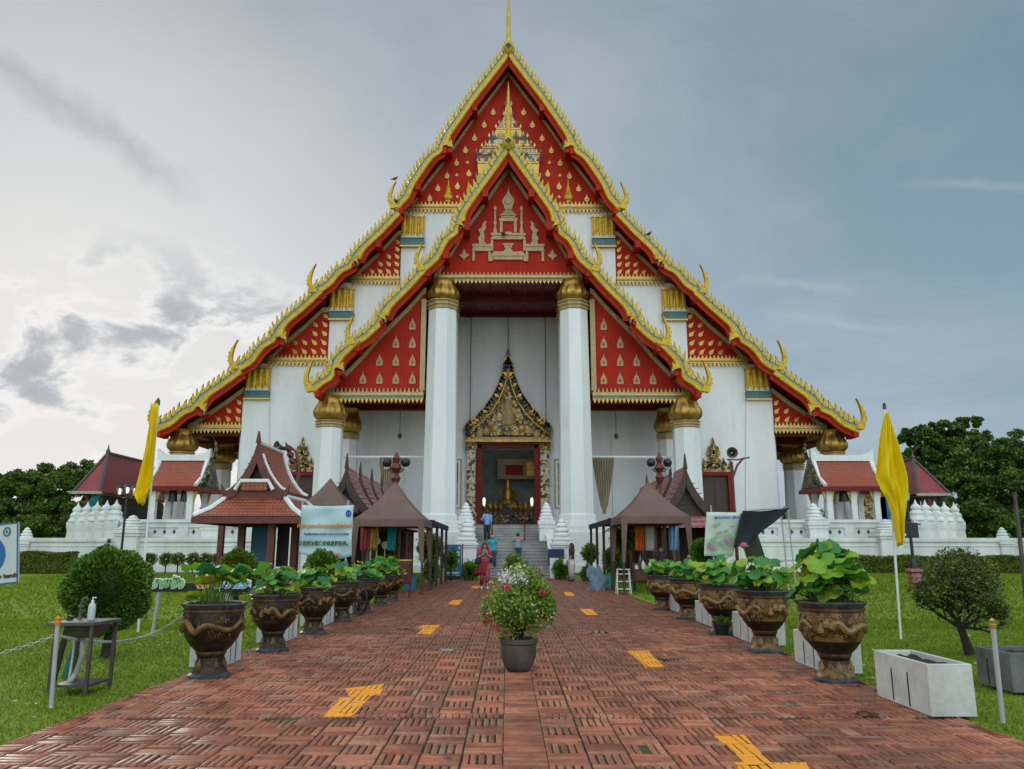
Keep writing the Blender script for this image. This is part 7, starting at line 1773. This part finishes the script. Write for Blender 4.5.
# wooden pole at the right edge
P = gr(1030, 640); Q = at(1014.5, 492, P.y); t = thing('wooden_pole', 'weathered bare wooden pole at the right edge of the picture', 'pole', P); b = MB(); b.tube([P, P.lerp(Q, .5)+Vector((.01, 0, 0)), Q], [.04, .035, .03], 8); b.build('pole', 'old_steel', t, smooth=True)
# ================================================================== BICYCLE
P = gr(358, 616); t = thing('bicycle', 'black bicycle standing between the left lotus pots, its front wheel showing', 'bicycle', (P.x, P.y+.1, 0)); O = Vector((P.x, P.y+.1, 0)); d = Vector((-.62, .78, 0)); nrm = Vector((.78, .62, 0))
def wheel(c):
    b = MB(); rr_ = .33; pts = [c+d*rr_*math.cos(a)+Vector((0, 0, rr_*math.sin(a))) for a in [2*PI*k/32 for k in range(33)]]; b.tube(pts, .022, 7, cap=False); w = b.build('wheel', 'rubber', t, smooth=True)
    b = MB(); pts = [c+d*.305*math.cos(a)+Vector((0, 0, .305*math.sin(a))) for a in [2*PI*k/32 for k in range(33)]]; b.tube(pts, .009, 5, cap=False)
    for k in range(18): a = 2*PI*k/18; b.tube([c+nrm*(.03 if k % 2 else -.03), c+d*.30*math.cos(a)+Vector((0, 0, .30*math.sin(a)))], .0028, 3)
    b.tube([c-nrm*.05, c+nrm*.05], .02, 8); b.build('rim_and_spokes', 'old_steel', w)
w1_, w2_ = O+Vector((0, 0, .355)), O+d*1.02+Vector((0, 0, .355)); wheel(w1_); wheel(w2_)
b = MB(); bb_ = O+d*.62+Vector((0, 0, .30)); st_ = O+d*.75+Vector((0, 0, .75)); hd = O+d*.18+Vector((0, 0, .78)); hd2 = O+d*.15+Vector((0, 0, .62))
for a_, c_ in ((bb_, st_), (hd2, bb_), (hd, st_), (bb_, w2_), (st_, w2_), (hd, w1_)): b.tube([a_, c_], .016, 7)
b.build('frame', 'black_iron', t, smooth=True)
b = MB(); h0 = O+d*.16+Vector((0, 0, .92)); b.tube([hd, h0], .013, 6); b.tube([h0-nrm*.27+d*.1, h0-nrm*.12, h0+nrm*.12, h0+nrm*.27+d*.1], .012, 6); b.build('handlebar', 'steel', t)
b = MB(); b.tube([st_+Vector((0, 0, .09))-d*.13, st_+Vector((0, 0, .10)), st_+Vector((0, 0, .10))+d*.13], [.02, .05, .07], 8); b.build('saddle', 'rubber', t, smooth=True)
# ================================================================== BOARDS AND STALL CLUTTER
D = 37.0; p0, p1 = at(444, 575, D), at(461.5, 544.5, D); t = thing('photo_board', 'standing blue board covered with small photographs, left of the steps', 'notice board', ((p0.x+p1.x)/2, D, 0))
b = MB(); b.box(p0.x, p1.x, D, D+.05, p0.z, p1.z, 0); b.build('board', 'blue_board', t)
b = MB(); rr = random.Random(2); W_, H_ = p1.x-p0.x, p1.z-p0.z
for k, (u, v, w, h) in enumerate([(.05, .86, .1, .07), (.82, .84, .1, .1), (.28, .66, .12, .1), (.72, .62, .18, .16), (.06, .38, .18, .12), (.52, .46, .1, .2), (.74, .36, .14, .14), (.36, .42, .1, .12), (.62, .16, .2, .14), (.42, .14, .12, .1), (.15, .04, .72, .06), (.3, .26, .14, .08), (.12, .58, .1, .08)]):
    b = MB(); b.box(p0.x+u*W_, p0.x+(u+w)*W_, D-.012, D, p0.z+v*H_, p0.z+(v+h)*H_); b.build('photograph', ['poster_pale', 'banner', 'photo_tiles'][k % 3], t)
for x in (p0.x-.05, p1.x+.05): b = MB(); b.tube([(x, D+.02, 0), (x, D+.02, p1.z+.03)], .03, 6); b.build('leg', 'grey_pipe' if x < p0.x else 'brown_wood', t)
b = MB(); b.box(p0.x, p1.x, D+.02, D+.06, .05, p0.z-.02); b.build('lower_panel', 'black_wood', t)
P = gr(402, 598); D = P.y; t = thing('collection_box_stand', 'dark red box with a gold top edge on tall legs', 'box stand', P)
x0, x1 = at(395.5, 580, D).x, at(410, 580, D).x; z0, z1 = at(0, 584, D).z, at(0, 561, D).z
b = MB(); b.box(x0, x1, D, D+.35, z0, z1); b.build('box', 'box_red', t, bevel=.01); b = MB(); b.box(x0-.02, x1+.02, D-.02, D+.37, z1, z1+.04); b.build('lid', 'leaf_gold', t)
b = MB(); b.box(x0+.1, x1-.1, D-.006, D, z0+.28, z0+.33); b.build('slot_plate', 'cream_trim', t)
for x in (x0+.03, x1-.03):
    for y in (D+.03, D+.32): b = MB(); b.box(x-.02, x+.02, y-.02, y+.02, 0, z0); b.build('leg', 'red_wood', t)
b = MB(); b.box(x0, x1, D+.02, D+.04, z0*.45, z0*.45+.03); b.build('rail', 'red_wood', t)
# white step stool
P = gr(624, 594); D = P.y; x0, x1 = at(617, 580, D).x, at(631, 580, D).x; h = at(0, 570, D).z; t = thing('white_step_stool', 'white metal step stool at the front of the right tent', 'stool', P)
for x in (x0, x1):
    b = MB(); b.tube([(x, D, 0), (x+(.04 if x == x0 else -.04), D+.1, h)], .016, 6); b.build('leg', 'white_paint', t); b = MB(); b.tube([(x, D+.35, 0), (x+(.04 if x == x0 else -.04), D+.25, h)], .016, 6); b.build('leg', 'white_paint', t)
b = MB()
for k in range(3): b.box(x0, x1, D+.0+.03*k, D+.14, h*(k+.6)/3.2, h*(k+.6)/3.2+.03)
b.box(x0+.02, x1-.02, D+.05, D+.3, h, h+.03); b.build('tread', 'white_paint', t)
P = gr(640, 591); D = P.y+.3; x0, x1 = at(634, 575, D).x, at(648, 575, D).x; t = thing('wooden_cabinet', 'small varnished wooden cabinet on dark legs under the right tent', 'cabinet', (P.x, D, 0)); z0, z1 = at(0, 581, D).z, at(0, 563, D).z
b = MB(); b.box(x0, x1, D, D+.4, z0, z1); b.build('cabinet', 'teak', t, bevel=.01)
b = MB(); b.box(x0+.03, (x0+x1)/2-.01, D-.012, D, z0+.04, z1-.04); b.box((x0+x1)/2+.01, x1-.03, D-.012, D, z0+.04, z1-.04); b.build('cabinet_door', 'teak', t)
for x in (x0+.03, x1-.03): b = MB(); b.box(x-.02, x+.02, D+.02, D+.06, 0, z0); b.build('leg', 'black_wood', t)
c = (at(641, 563, D).x, D+.15, z1); t = thing('green_bottle', 'green glass bottle on the wooden cabinet', 'bottle', c); b = MB(); b.lathe([(.05, 0), (.055, .02), (.055, .16), (.02, .24), (.018, .3)], c, 12); b.build('bottle', 'bottle_green', t, smooth=True)
# blue tarpaulin bundle
P = gr(599, 591); D = P.y+.3; t = thing('tarp_bundle', 'crumpled grey-blue plastic bundle at the left post of the right tent', 'bundle', P); V = []; n, m_ = 22, 12; rr = random.Random(8); h = at(0, 566, D).z; w = (at(608, 580, D).x-at(589, 580, D).x)/2
for j in range(m_+1):
    u = j/m_
    for i in range(n):
        a = 2*PI*i/n; r = (w*(1-.1*u)*(math.sqrt(max(0, 1-(u*.97)**6))))*(1+.12*math.sin(3*a+u*6)+.10*math.sin(7*a-u*13)+.05*math.sin(11*a+u*20)); V.append((P.x+r*math.cos(a)+.12*u*math.sin(u*5), D+.35+r*.8*math.sin(a), h*u*(.9+.12*math.sin(3*a+1))+.05*math.sin(5*a+u*7)*u))
b = MB(); b.add(V, [(j*n+i, j*n+(i+1) % n, (j+1)*n+(i+1) % n, (j+1)*n+i) for j in range(m_) for i in range(n)]+[tuple(m_*n+i for i in range(n))]); b.build('crumpled_sheet', 'blue_tarp', t, smooth=55)
# tables of goods under the tents
for (px, D, lab, w) in ((372, 27.4, 'dark low table of goods in the shade of the left tent', .8), (655, 27.0, 'dark table of goods in the shade of the right tent', .7)):
    x = at(px, 570, D).x; t = thing('goods_table', lab, 'table', (x, D, 0)); b = MB(); b.box(x-w, x+w, D, D+.6, .72, .76); b.build('table_top', 'brown_wood', t)
    for sx in (-1, 1):
        for sy in (.05, .55): b = MB(); b.box(x+sx*(w-.05)-.02, x+sx*(w-.05)+.02, D+sy-.02, D+sy+.02, 0, .72); b.build('leg', 'black_wood', t)
    rr = random.Random(px)
    for k in range(6):
        m_ = rr.choice(['white_paint', 'bottle_green', 'teak', 'leaf_gold', 'turq_shirt']); xx = x-w+.12+k*(2*w-.24)/5; h = rr.uniform(.12, .3); b = MB(); b.lathe([(.05, 0), (.06, h*.2), (.055, h*.7), (.025, h*.85), (.025, h)], (xx, D+.25, .76), 10)
        o = b.build('jar', m_, None, smooth=True, loc=(xx, D+.25, .76)); tag(o, f'{dict(white_paint="white", bottle_green="green", teak="brown", leaf_gold="golden", turq_shirt="turquoise")[m_]} jar, {["first", "second", "third", "fourth", "fifth", "sixth"][k]} from the left on the {"left" if px < 500 else "right"} goods table', 'jar', 'jars on the goods tables')
# more goods around the stalls
gi = 0
for (px, D, w, h, m_, nm, lab, cat) in ((383, 26.4, .5, .34, 'teak', 'crate', 'brown wooden crate on the ground at the front of the left tent', 'crate'), (410, 28.2, .4, .5, 'blue_board', 'crate', 'blue plastic crate beside the right leg of the left tent', 'crate'),
        (672, 26.5, .5, .4, 'white_paint', 'crate', 'white box on the ground at the front of the right tent', 'box'), (682, 27.0, .4, .62, 'box_red', 'crate', 'dark red box by the right leg of the right tent', 'box'), (606, 30.5, .45, .5, 'bottle_green', 'crate', 'green crate beneath the right shade frame', 'crate')):
    x = at(px, 570, D).x; t = thing(nm, lab, cat, (x, D, 0)); b = MB(); b.box(x-w/2, x+w/2, D, D+.02, 0, h); b.box(x-w/2, x+w/2, D+w*.7, D+w*.7+.02, 0, h); b.box(x-w/2, x-w/2+.02, D+.02, D+w*.7, 0, h); b.box(x+w/2-.02, x+w/2, D+.02, D+w*.7, 0, h); b.box(x-w/2+.02, x+w/2-.02, D+.02, D+w*.7, 0, h*.8)
    b.build('box', m_, t, bevel=.006); b = MB(); b.box(x-w/2-.012, x+w/2+.012, D-.012, D+w*.7+.03, h-.05, h); b.build('rim', m_, t, bevel=.004)
for k, (px, D, m_, col_) in enumerate(((365, 28.2, 'rose_cloth', 'rose'), (374, 28.2, 'leaf_gold', 'golden'), (392, 28.3, 'turq_shirt', 'turquoise'), (640, 28.2, 'orange_cloth', 'orange'), (650, 28.3, 'white_cloth', 'white'), (674, 28.2, 'blue_shirt', 'light blue'))):
    z = hz(521, 26); x = at(px, 540, D).x; t = thing('hanging_cloth', f'{col_} cloth hanging from a rail at the back of the {"left" if px < 500 else "right"} tent', 'cloth', (x, D, 0)); V = []
    for j in range(9):
        for i in range(13): V.append((x-.17+.34*i/12*(1-.12*j/8), D+.03*math.sin(i*1.3+j*.2), z-.1-.85*j/8))
    b = MB(); b.add(V, [(j*13+i, j*13+i+1, (j+1)*13+i+1, (j+1)*13+i) for j in range(8) for i in range(12)]); o = b.build('cloth', m_, t, smooth=True); so = o.modifiers.new('s', 'SOLIDIFY'); so.thickness = .006
# white pedestal fans seen under the left tent
for k, (px, h) in enumerate(((371, 540), (377, 541), (385, 545))):
    D = 30+k*.3; P = at(px, h, D); t = thing('white_stand', ['white round-topped stand in the left tent, the leftmost of three', 'white round-topped stand in the left tent, the middle of three', 'short white round-topped stand in the left tent, the rightmost of three'][k], 'stand', (P.x, D, 0)); b = MB(); b.tube([(P.x, D, .02), (P.x, D, P.z)], .025, 6); b.lathe([(.18, 0), (.18, .03)], (P.x, D, 0), 12); b.build('stem', 'white_paint', t)
    b = MB(); b.tube([(P.x, D-.03, P.z), (P.x, D+.03, P.z)], [.14, .14], 14); b.build('round_head', 'white_paint', t)
# birds on the roof
def bird(P, label, rz=0):
    t = thing('bird', label, 'bird', P, 'small dark birds on the roofs'); P = Vector(P); b = MB(); c_, s_ = math.cos(rz), math.sin(rz); q = lambda x, z, y=0: P+Vector((x*c_, x*s_+y, z))
    b.tube([q(-.34, .10), (q(-.2, .13)), q(-.08, .17), q(.05, .22), q(.14, .30), q(.18, .37), q(.23, .37), q(.29, .36)], [.02, .045, .09, .11, .07, .055, .045, .008], 9); b.tube([q(0, .14), q(0, 0)], .012, 4); b.build('body', 'black_iron', t, smooth=True)
bird(at(394.5, 181, DMB), 'small dark bird perched on the left upper naga finial', .3); bird(at(396, 203, DMB-.1), 'small dark bird on the roof edge beside the left upper finial', 2.5); bird(at(649, 236, DMB-.1), 'small dark bird on the right roof edge below the upper finial', .2); bird(at(504, 237, DP-.4), 'small dark bird perched on the throne relief of the porch gable', 2.6)
# ================================================================== TREES BEYOND
def tree(label, x, y, z0, blobs, n, leaf, mat, seed, trunk_r=.4, grp='large trees behind the temple terrace'):
    t = thing('tree', label, 'tree', (x, y, 0), grp); g = np.random.default_rng(seed); Ps = []; Os = []
    tot = sum(r[3]**2 for r in blobs)
    for (bx_, by_, bz, br_, sq) in blobs:
        nb = int(n*br_**2/tot); nsub = max(18, int(br_*12)); d = g.normal(size=(nsub, 3)); d[:, 2] = np.abs(d[:, 2])*1.0-.35; d /= np.linalg.norm(d, axis=1, keepdims=True)
        cs = d*br_*g.uniform(.55, 1.0, (nsub, 1))*np.array([1, 1, sq]); ii = g.integers(0, nsub, nb); q = g.normal(size=(nb, 3)); q /= np.linalg.norm(q, axis=1, keepdims=True)
        rad = br_*.20*g.uniform(.5, 1.1, (nb, 1)); Ps.append(cs[ii]+q*rad*np.array([1.2, 1.2, .8])+np.array([bx_, by_, bz])); Os.append(q*.9)
    P = np.concatenate(Ps); V, Fq = leaves(P, leaf, .7, .3, out=np.concatenate(Os), seed=seed); np_mesh('crown', V-np.array((x, y, 0)), Fq, mat, t)
    b = MB(); b.tube([(x, y, 0), (x+.2, y, z0*.5), (x, y, z0)], [trunk_r*1.3, trunk_r, trunk_r*.8], 9); rr = random.Random(seed)
    for (bx_, by_, bz, br_, sq) in blobs: b.tube([(x, y, z0*.8), ((x+bx_)/2, (y+by_)/2, z0*.6+bz*.4), (bx_, by_, bz+br_*.3)], [trunk_r*.6, trunk_r*.35, trunk_r*.12], 6)
    b.build('trunk', 'bark', t, smooth=True)
def B(px, py, D, rp, sq=.8): c_ = at(px, py, D); return (c_.x, c_.y, c_.z, at(px+rp, py, D).x-c_.x, sq)
tree('broad dense green tree filling the left edge behind the terrace wall', at(60, 540, 92).x, 92, 4, [B(48, 488, 92, 30), B(75, 480, 93, 24), B(20, 492, 91, 26), B(50, 515, 92, 30), B(90, 515, 92, 22), B(60, 525, 90, 30), B(30, 528, 90, 26), B(95, 480, 95, 16), B(4, 488, 98, 18), B(0, 515, 90, 28)], 60000, .36, 'far_leaf', 21, .6)
tree('second green tree rising behind the red roof at the left', at(125, 540, 100).x, 100, 5, [B(118, 505, 100, 26), B(140, 520, 100, 26), B(104, 478, 100, 18)], 18000, .40, 'far_leaf', 22, .5)
tree('tall loose dark tree on the right, rising above the red roof', at(940, 540, 96).x, 96, 7, [B(918, 438, 96, 17), B(945, 432, 96, 16), B(968, 425, 96, 13), B(930, 455, 96, 24), B(955, 450, 96, 24), B(908, 462, 96, 16), B(980, 440, 95, 14), B(940, 480, 96, 28), B(903, 490, 97, 20)], 36000, .36, 'far_leaf_dark', 23, .6)
tree('broad dense green tree on the right, in front of the taller dark tree', at(1000, 540, 84).x, 84, 4, [B(985, 462, 84, 30), B(1020, 458, 85, 30), B(960, 488, 84, 24), B(1005, 490, 83, 36), B(975, 515, 83, 28), B(1030, 515, 83, 34), B(1000, 530, 82, 30), B(1045, 480, 84, 30), B(965, 530, 85, 20)], 72000, .33, 'far_leaf_dark', 24, .7)
# far belt of woods closing the horizon
g = np.random.default_rng(31); n = 60000; x = g.uniform(-230, 230, n); z = np.abs(g.normal(0, 1, n))*2.6+1.2*np.sin(x*.13)+1.0*np.sin(x*.37+2)+1.5; z = np.clip(z, .1, 9); P = np.stack([x, 150+g.normal(0, 4, n), z], 1); P = P[np.abs(P[:, 0]) > 44]
V, Fq = leaves(P, 1.6, .8, .3, seed=3); o = np_mesh('distant_woods', V, Fq, 'far_leaf_dark'); o['kind'] = 'stuff'
# ================================================================== SKY, SUN, VIEW
AZ, EL = R(-30), R(14)           # low veiled sun, behind and left of the temple
w = bpy.data.worlds.new('World'); scene.world = w; w.use_nodes = True; t = w.node_tree; bg = t.nodes['Background']
sky = N(t, 'ShaderNodeTexSky'); sky.sky_type = 'NISHITA'; sky.sun_disc = False; sky.sun_elevation = EL; sky.sun_rotation = AZ; sky.dust_density = 3; sky.air_density = 1.4
tc = N(t, 'ShaderNodeTexCoord').outputs['Generated']; nrm = N(t, 'ShaderNodeVectorMath', operation='NORMALIZE'); t.links.new(tc, nrm.inputs[0]); v = nrm.outputs[0]
sp = N(t, 'ShaderNodeSeparateXYZ'); t.links.new(v, sp.inputs[0])
zc_ = mathn(t, 'MAXIMUM', sp.outputs[2], 0.0)
den = mathn(t, 'ADD', zc_, .14)
cb = N(t, 'ShaderNodeCombineXYZ'); t.links.new(mathn(t, 'DIVIDE', sp.outputs[0], den), cb.inputs[0]); t.links.new(mathn(t, 'DIVIDE', sp.outputs[1], den), cb.inputs[1])
pl = cb.outputs[0]
def dirdot(az, el):
    d = Vector((math.sin(az)*math.cos(el), math.cos(az)*math.cos(el), math.sin(el))); vm = N(t, 'ShaderNodeVectorMath', operation='DOT_PRODUCT'); t.links.new(v, vm.inputs[0]); vm.inputs[1].default_value = d; return vm.outputs['Value']
ds = dirdot(R(-29), R(12))
veil = ramp(t, ds, [(.6, (0,)*3), (.9, (.16,)*3), (.98, (.55,)*3), (1, (.75,)*3)])
# overcast base: grey-blue overhead, paler to the horizon, bright towards the sun
base = ramp(t, zc_, [(0, (6.1, 6.7, 7.2)), (.25, (5.0, 5.8, 6.4)), (.5, (3.8, 4.6, 5.2)), (.7, (3.0, 3.75, 4.3)), (1, (2.6, 3.1, 3.5))])
el_ = base.node.color_ramp.elements
mixn = mixc(t, .94, sky.outputs[0], base)
rt_ = ramp(t, dirdot(R(60), R(25)), [(.3, (1,)*3), (.97, (.55, .725, .83))]); mixn = mixc(t, 1.0, mixn, rt_, 'MULTIPLY')
col = mixc(t, veil, mixn, (9.6, 9.6, 9.6))
# clouds: soft high sheet and lower broken heaps
n1 = noise(t, mapv(t, pl, (.9, .9, 1)), 1.1, 7, .58, .35)
hi = ramp(t, n1, [(.42, (0,)*3), (.72, (1,)*3)]); amt = ramp(t, ds, [(.3, (.14,)*3), (.9, (.38,)*3)])
col = mixc(t, mathn(t, 'MULTIPLY', hi, amt), col, (8.2, 8.4, 8.6))
n2 = noise(t, mapv(t, v, (1, 1, 1.7)), 6.5, 9, .60, .3); low = ramp(t, sp.outputs[2], [(.02, (1,)*3), (.27, (1,)*3), (.36, (0,)*3)])
lf = ramp(t, dirdot(R(-36), R(10)), [(.84, (0,)*3), (.95, (1,)*3)])
hp = mathn(t, 'MULTIPLY', mathn(t, 'MULTIPLY', ramp(t, n2, [(.46, (0,)*3), (.57, (1,)*3)]), low), lf)
core = ramp(t, n2, [(.48, (7.4, 7.6, 7.8)), (.57, (4.9, 5.3, 5.7)), (.70, (3.3, 3.9, 4.3))])
col = mixc(t, mathn(t, 'MULTIPLY', hp, .85), col, core)
edge = mathn(t, 'MULTIPLY', mathn(t, 'MULTIPLY', ramp(t, n2, [(.44, (0,)*3), (.49, (1,)*3), (.54, (0,)*3)]), low), lf)
col = mixc(t, mathn(t, 'MULTIPLY', edge, .6), col, (11, 10.9, 10.7))
# one darker streak high on the left
n3 = noise(t, v, 6, 6, .6); str_ = N(t, 'ShaderNodeVectorMath', operation='DOT_PRODUCT'); t.links.new(v, str_.inputs[0])
p1_, p2_ = Vector(ray(-20, 40)).normalized(), Vector(ray(140, 145)).normalized(); nn_ = p1_.cross(p2_).normalized(); str_.inputs[1].default_value = nn_
mid_ = ((p1_+p2_)/2).normalized(); dm = N(t, 'ShaderNodeVectorMath', operation='DOT_PRODUCT'); t.links.new(v, dm.inputs[0]); dm.inputs[1].default_value = mid_
dist = mathn(t, 'ABSOLUTE', mathn(t, 'ADD', str_.outputs['Value'], mathn(t, 'MULTIPLY', mathn(t, 'SUBTRACT', n3, .5), .15)))
sm = mathn(t, 'MULTIPLY', ramp(t, dist, [(.002, (1,)*3), (.024, (0,)*3)]), ramp(t, dm.outputs['Value'], [(.985, (0,)*3), (.996, (1,)*3)]))
col = mixc(t, mathn(t, 'MULTIPLY', sm, .45), col, (3.6, 4.3, 4.8))
# a thin pale streak on the right
p1_, p2_ = Vector(ray(955, 186)).normalized(), Vector(ray(1010, 190)).normalized()
for (a_, b__, k_) in (((955, 186), (1010, 190), .995), ((740, 285), (850, 288), .993), ((800, 318), (860, 324), .995)):
    p1_, p2_ = Vector(ray(*a_)).normalized(), Vector(ray(*b__)).normalized(); nn_ = p1_.cross(p2_).normalized(); mid_ = ((p1_+p2_)/2).normalized()
    q1 = N(t, 'ShaderNodeVectorMath', operation='DOT_PRODUCT'); t.links.new(v, q1.inputs[0]); q1.inputs[1].default_value = nn_
    q2 = N(t, 'ShaderNodeVectorMath', operation='DOT_PRODUCT'); t.links.new(v, q2.inputs[0]); q2.inputs[1].default_value = mid_
    dist = mathn(t, 'ABSOLUTE', mathn(t, 'ADD', q1.outputs['Value'], mathn(t, 'MULTIPLY', mathn(t, 'SUBTRACT', n3, .5), .05)))
    sm = mathn(t, 'MULTIPLY', ramp(t, dist, [(.001, (1,)*3), (.008, (0,)*3)]), ramp(t, q2.outputs['Value'], [(.9975, (0,)*3), (.9995, (1,)*3)])); col = mixc(t, mathn(t, 'MULTIPLY', sm, .16), col, (8, 8, 8))
# added gain: unseen sky behind the camera is brightened to light the facade
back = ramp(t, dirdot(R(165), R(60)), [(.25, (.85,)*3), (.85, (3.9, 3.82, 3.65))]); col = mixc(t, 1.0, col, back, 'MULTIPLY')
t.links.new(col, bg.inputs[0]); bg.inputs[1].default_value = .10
sl = bpy.data.lights.new('sun', 'SUN'); sl.energy = .9; sl.angle = R(14); sl.color = (1, .95, .86); so_ = bpy.data.objects.new('sun', sl); COL.objects.link(so_)
so_.rotation_euler = Vector((-math.sin(AZ)*math.cos(EL), -math.cos(AZ)*math.cos(EL), -math.sin(EL))).to_track_quat('-Z', 'Y').to_euler(); so_.location = (-30, 60, 60)
scene.view_settings.view_transform = 'Standard'; scene.view_settings.look = 'None'; scene.view_settings.gamma = 1; scene.view_settings.exposure = .05
try: scene.view_settings.use_curve_mapping = False
except Exception: pass
scene.cycles.max_bounces = 8; scene.cycles.use_denoising = True; scene.cycles.transparent_max_bounces = 8
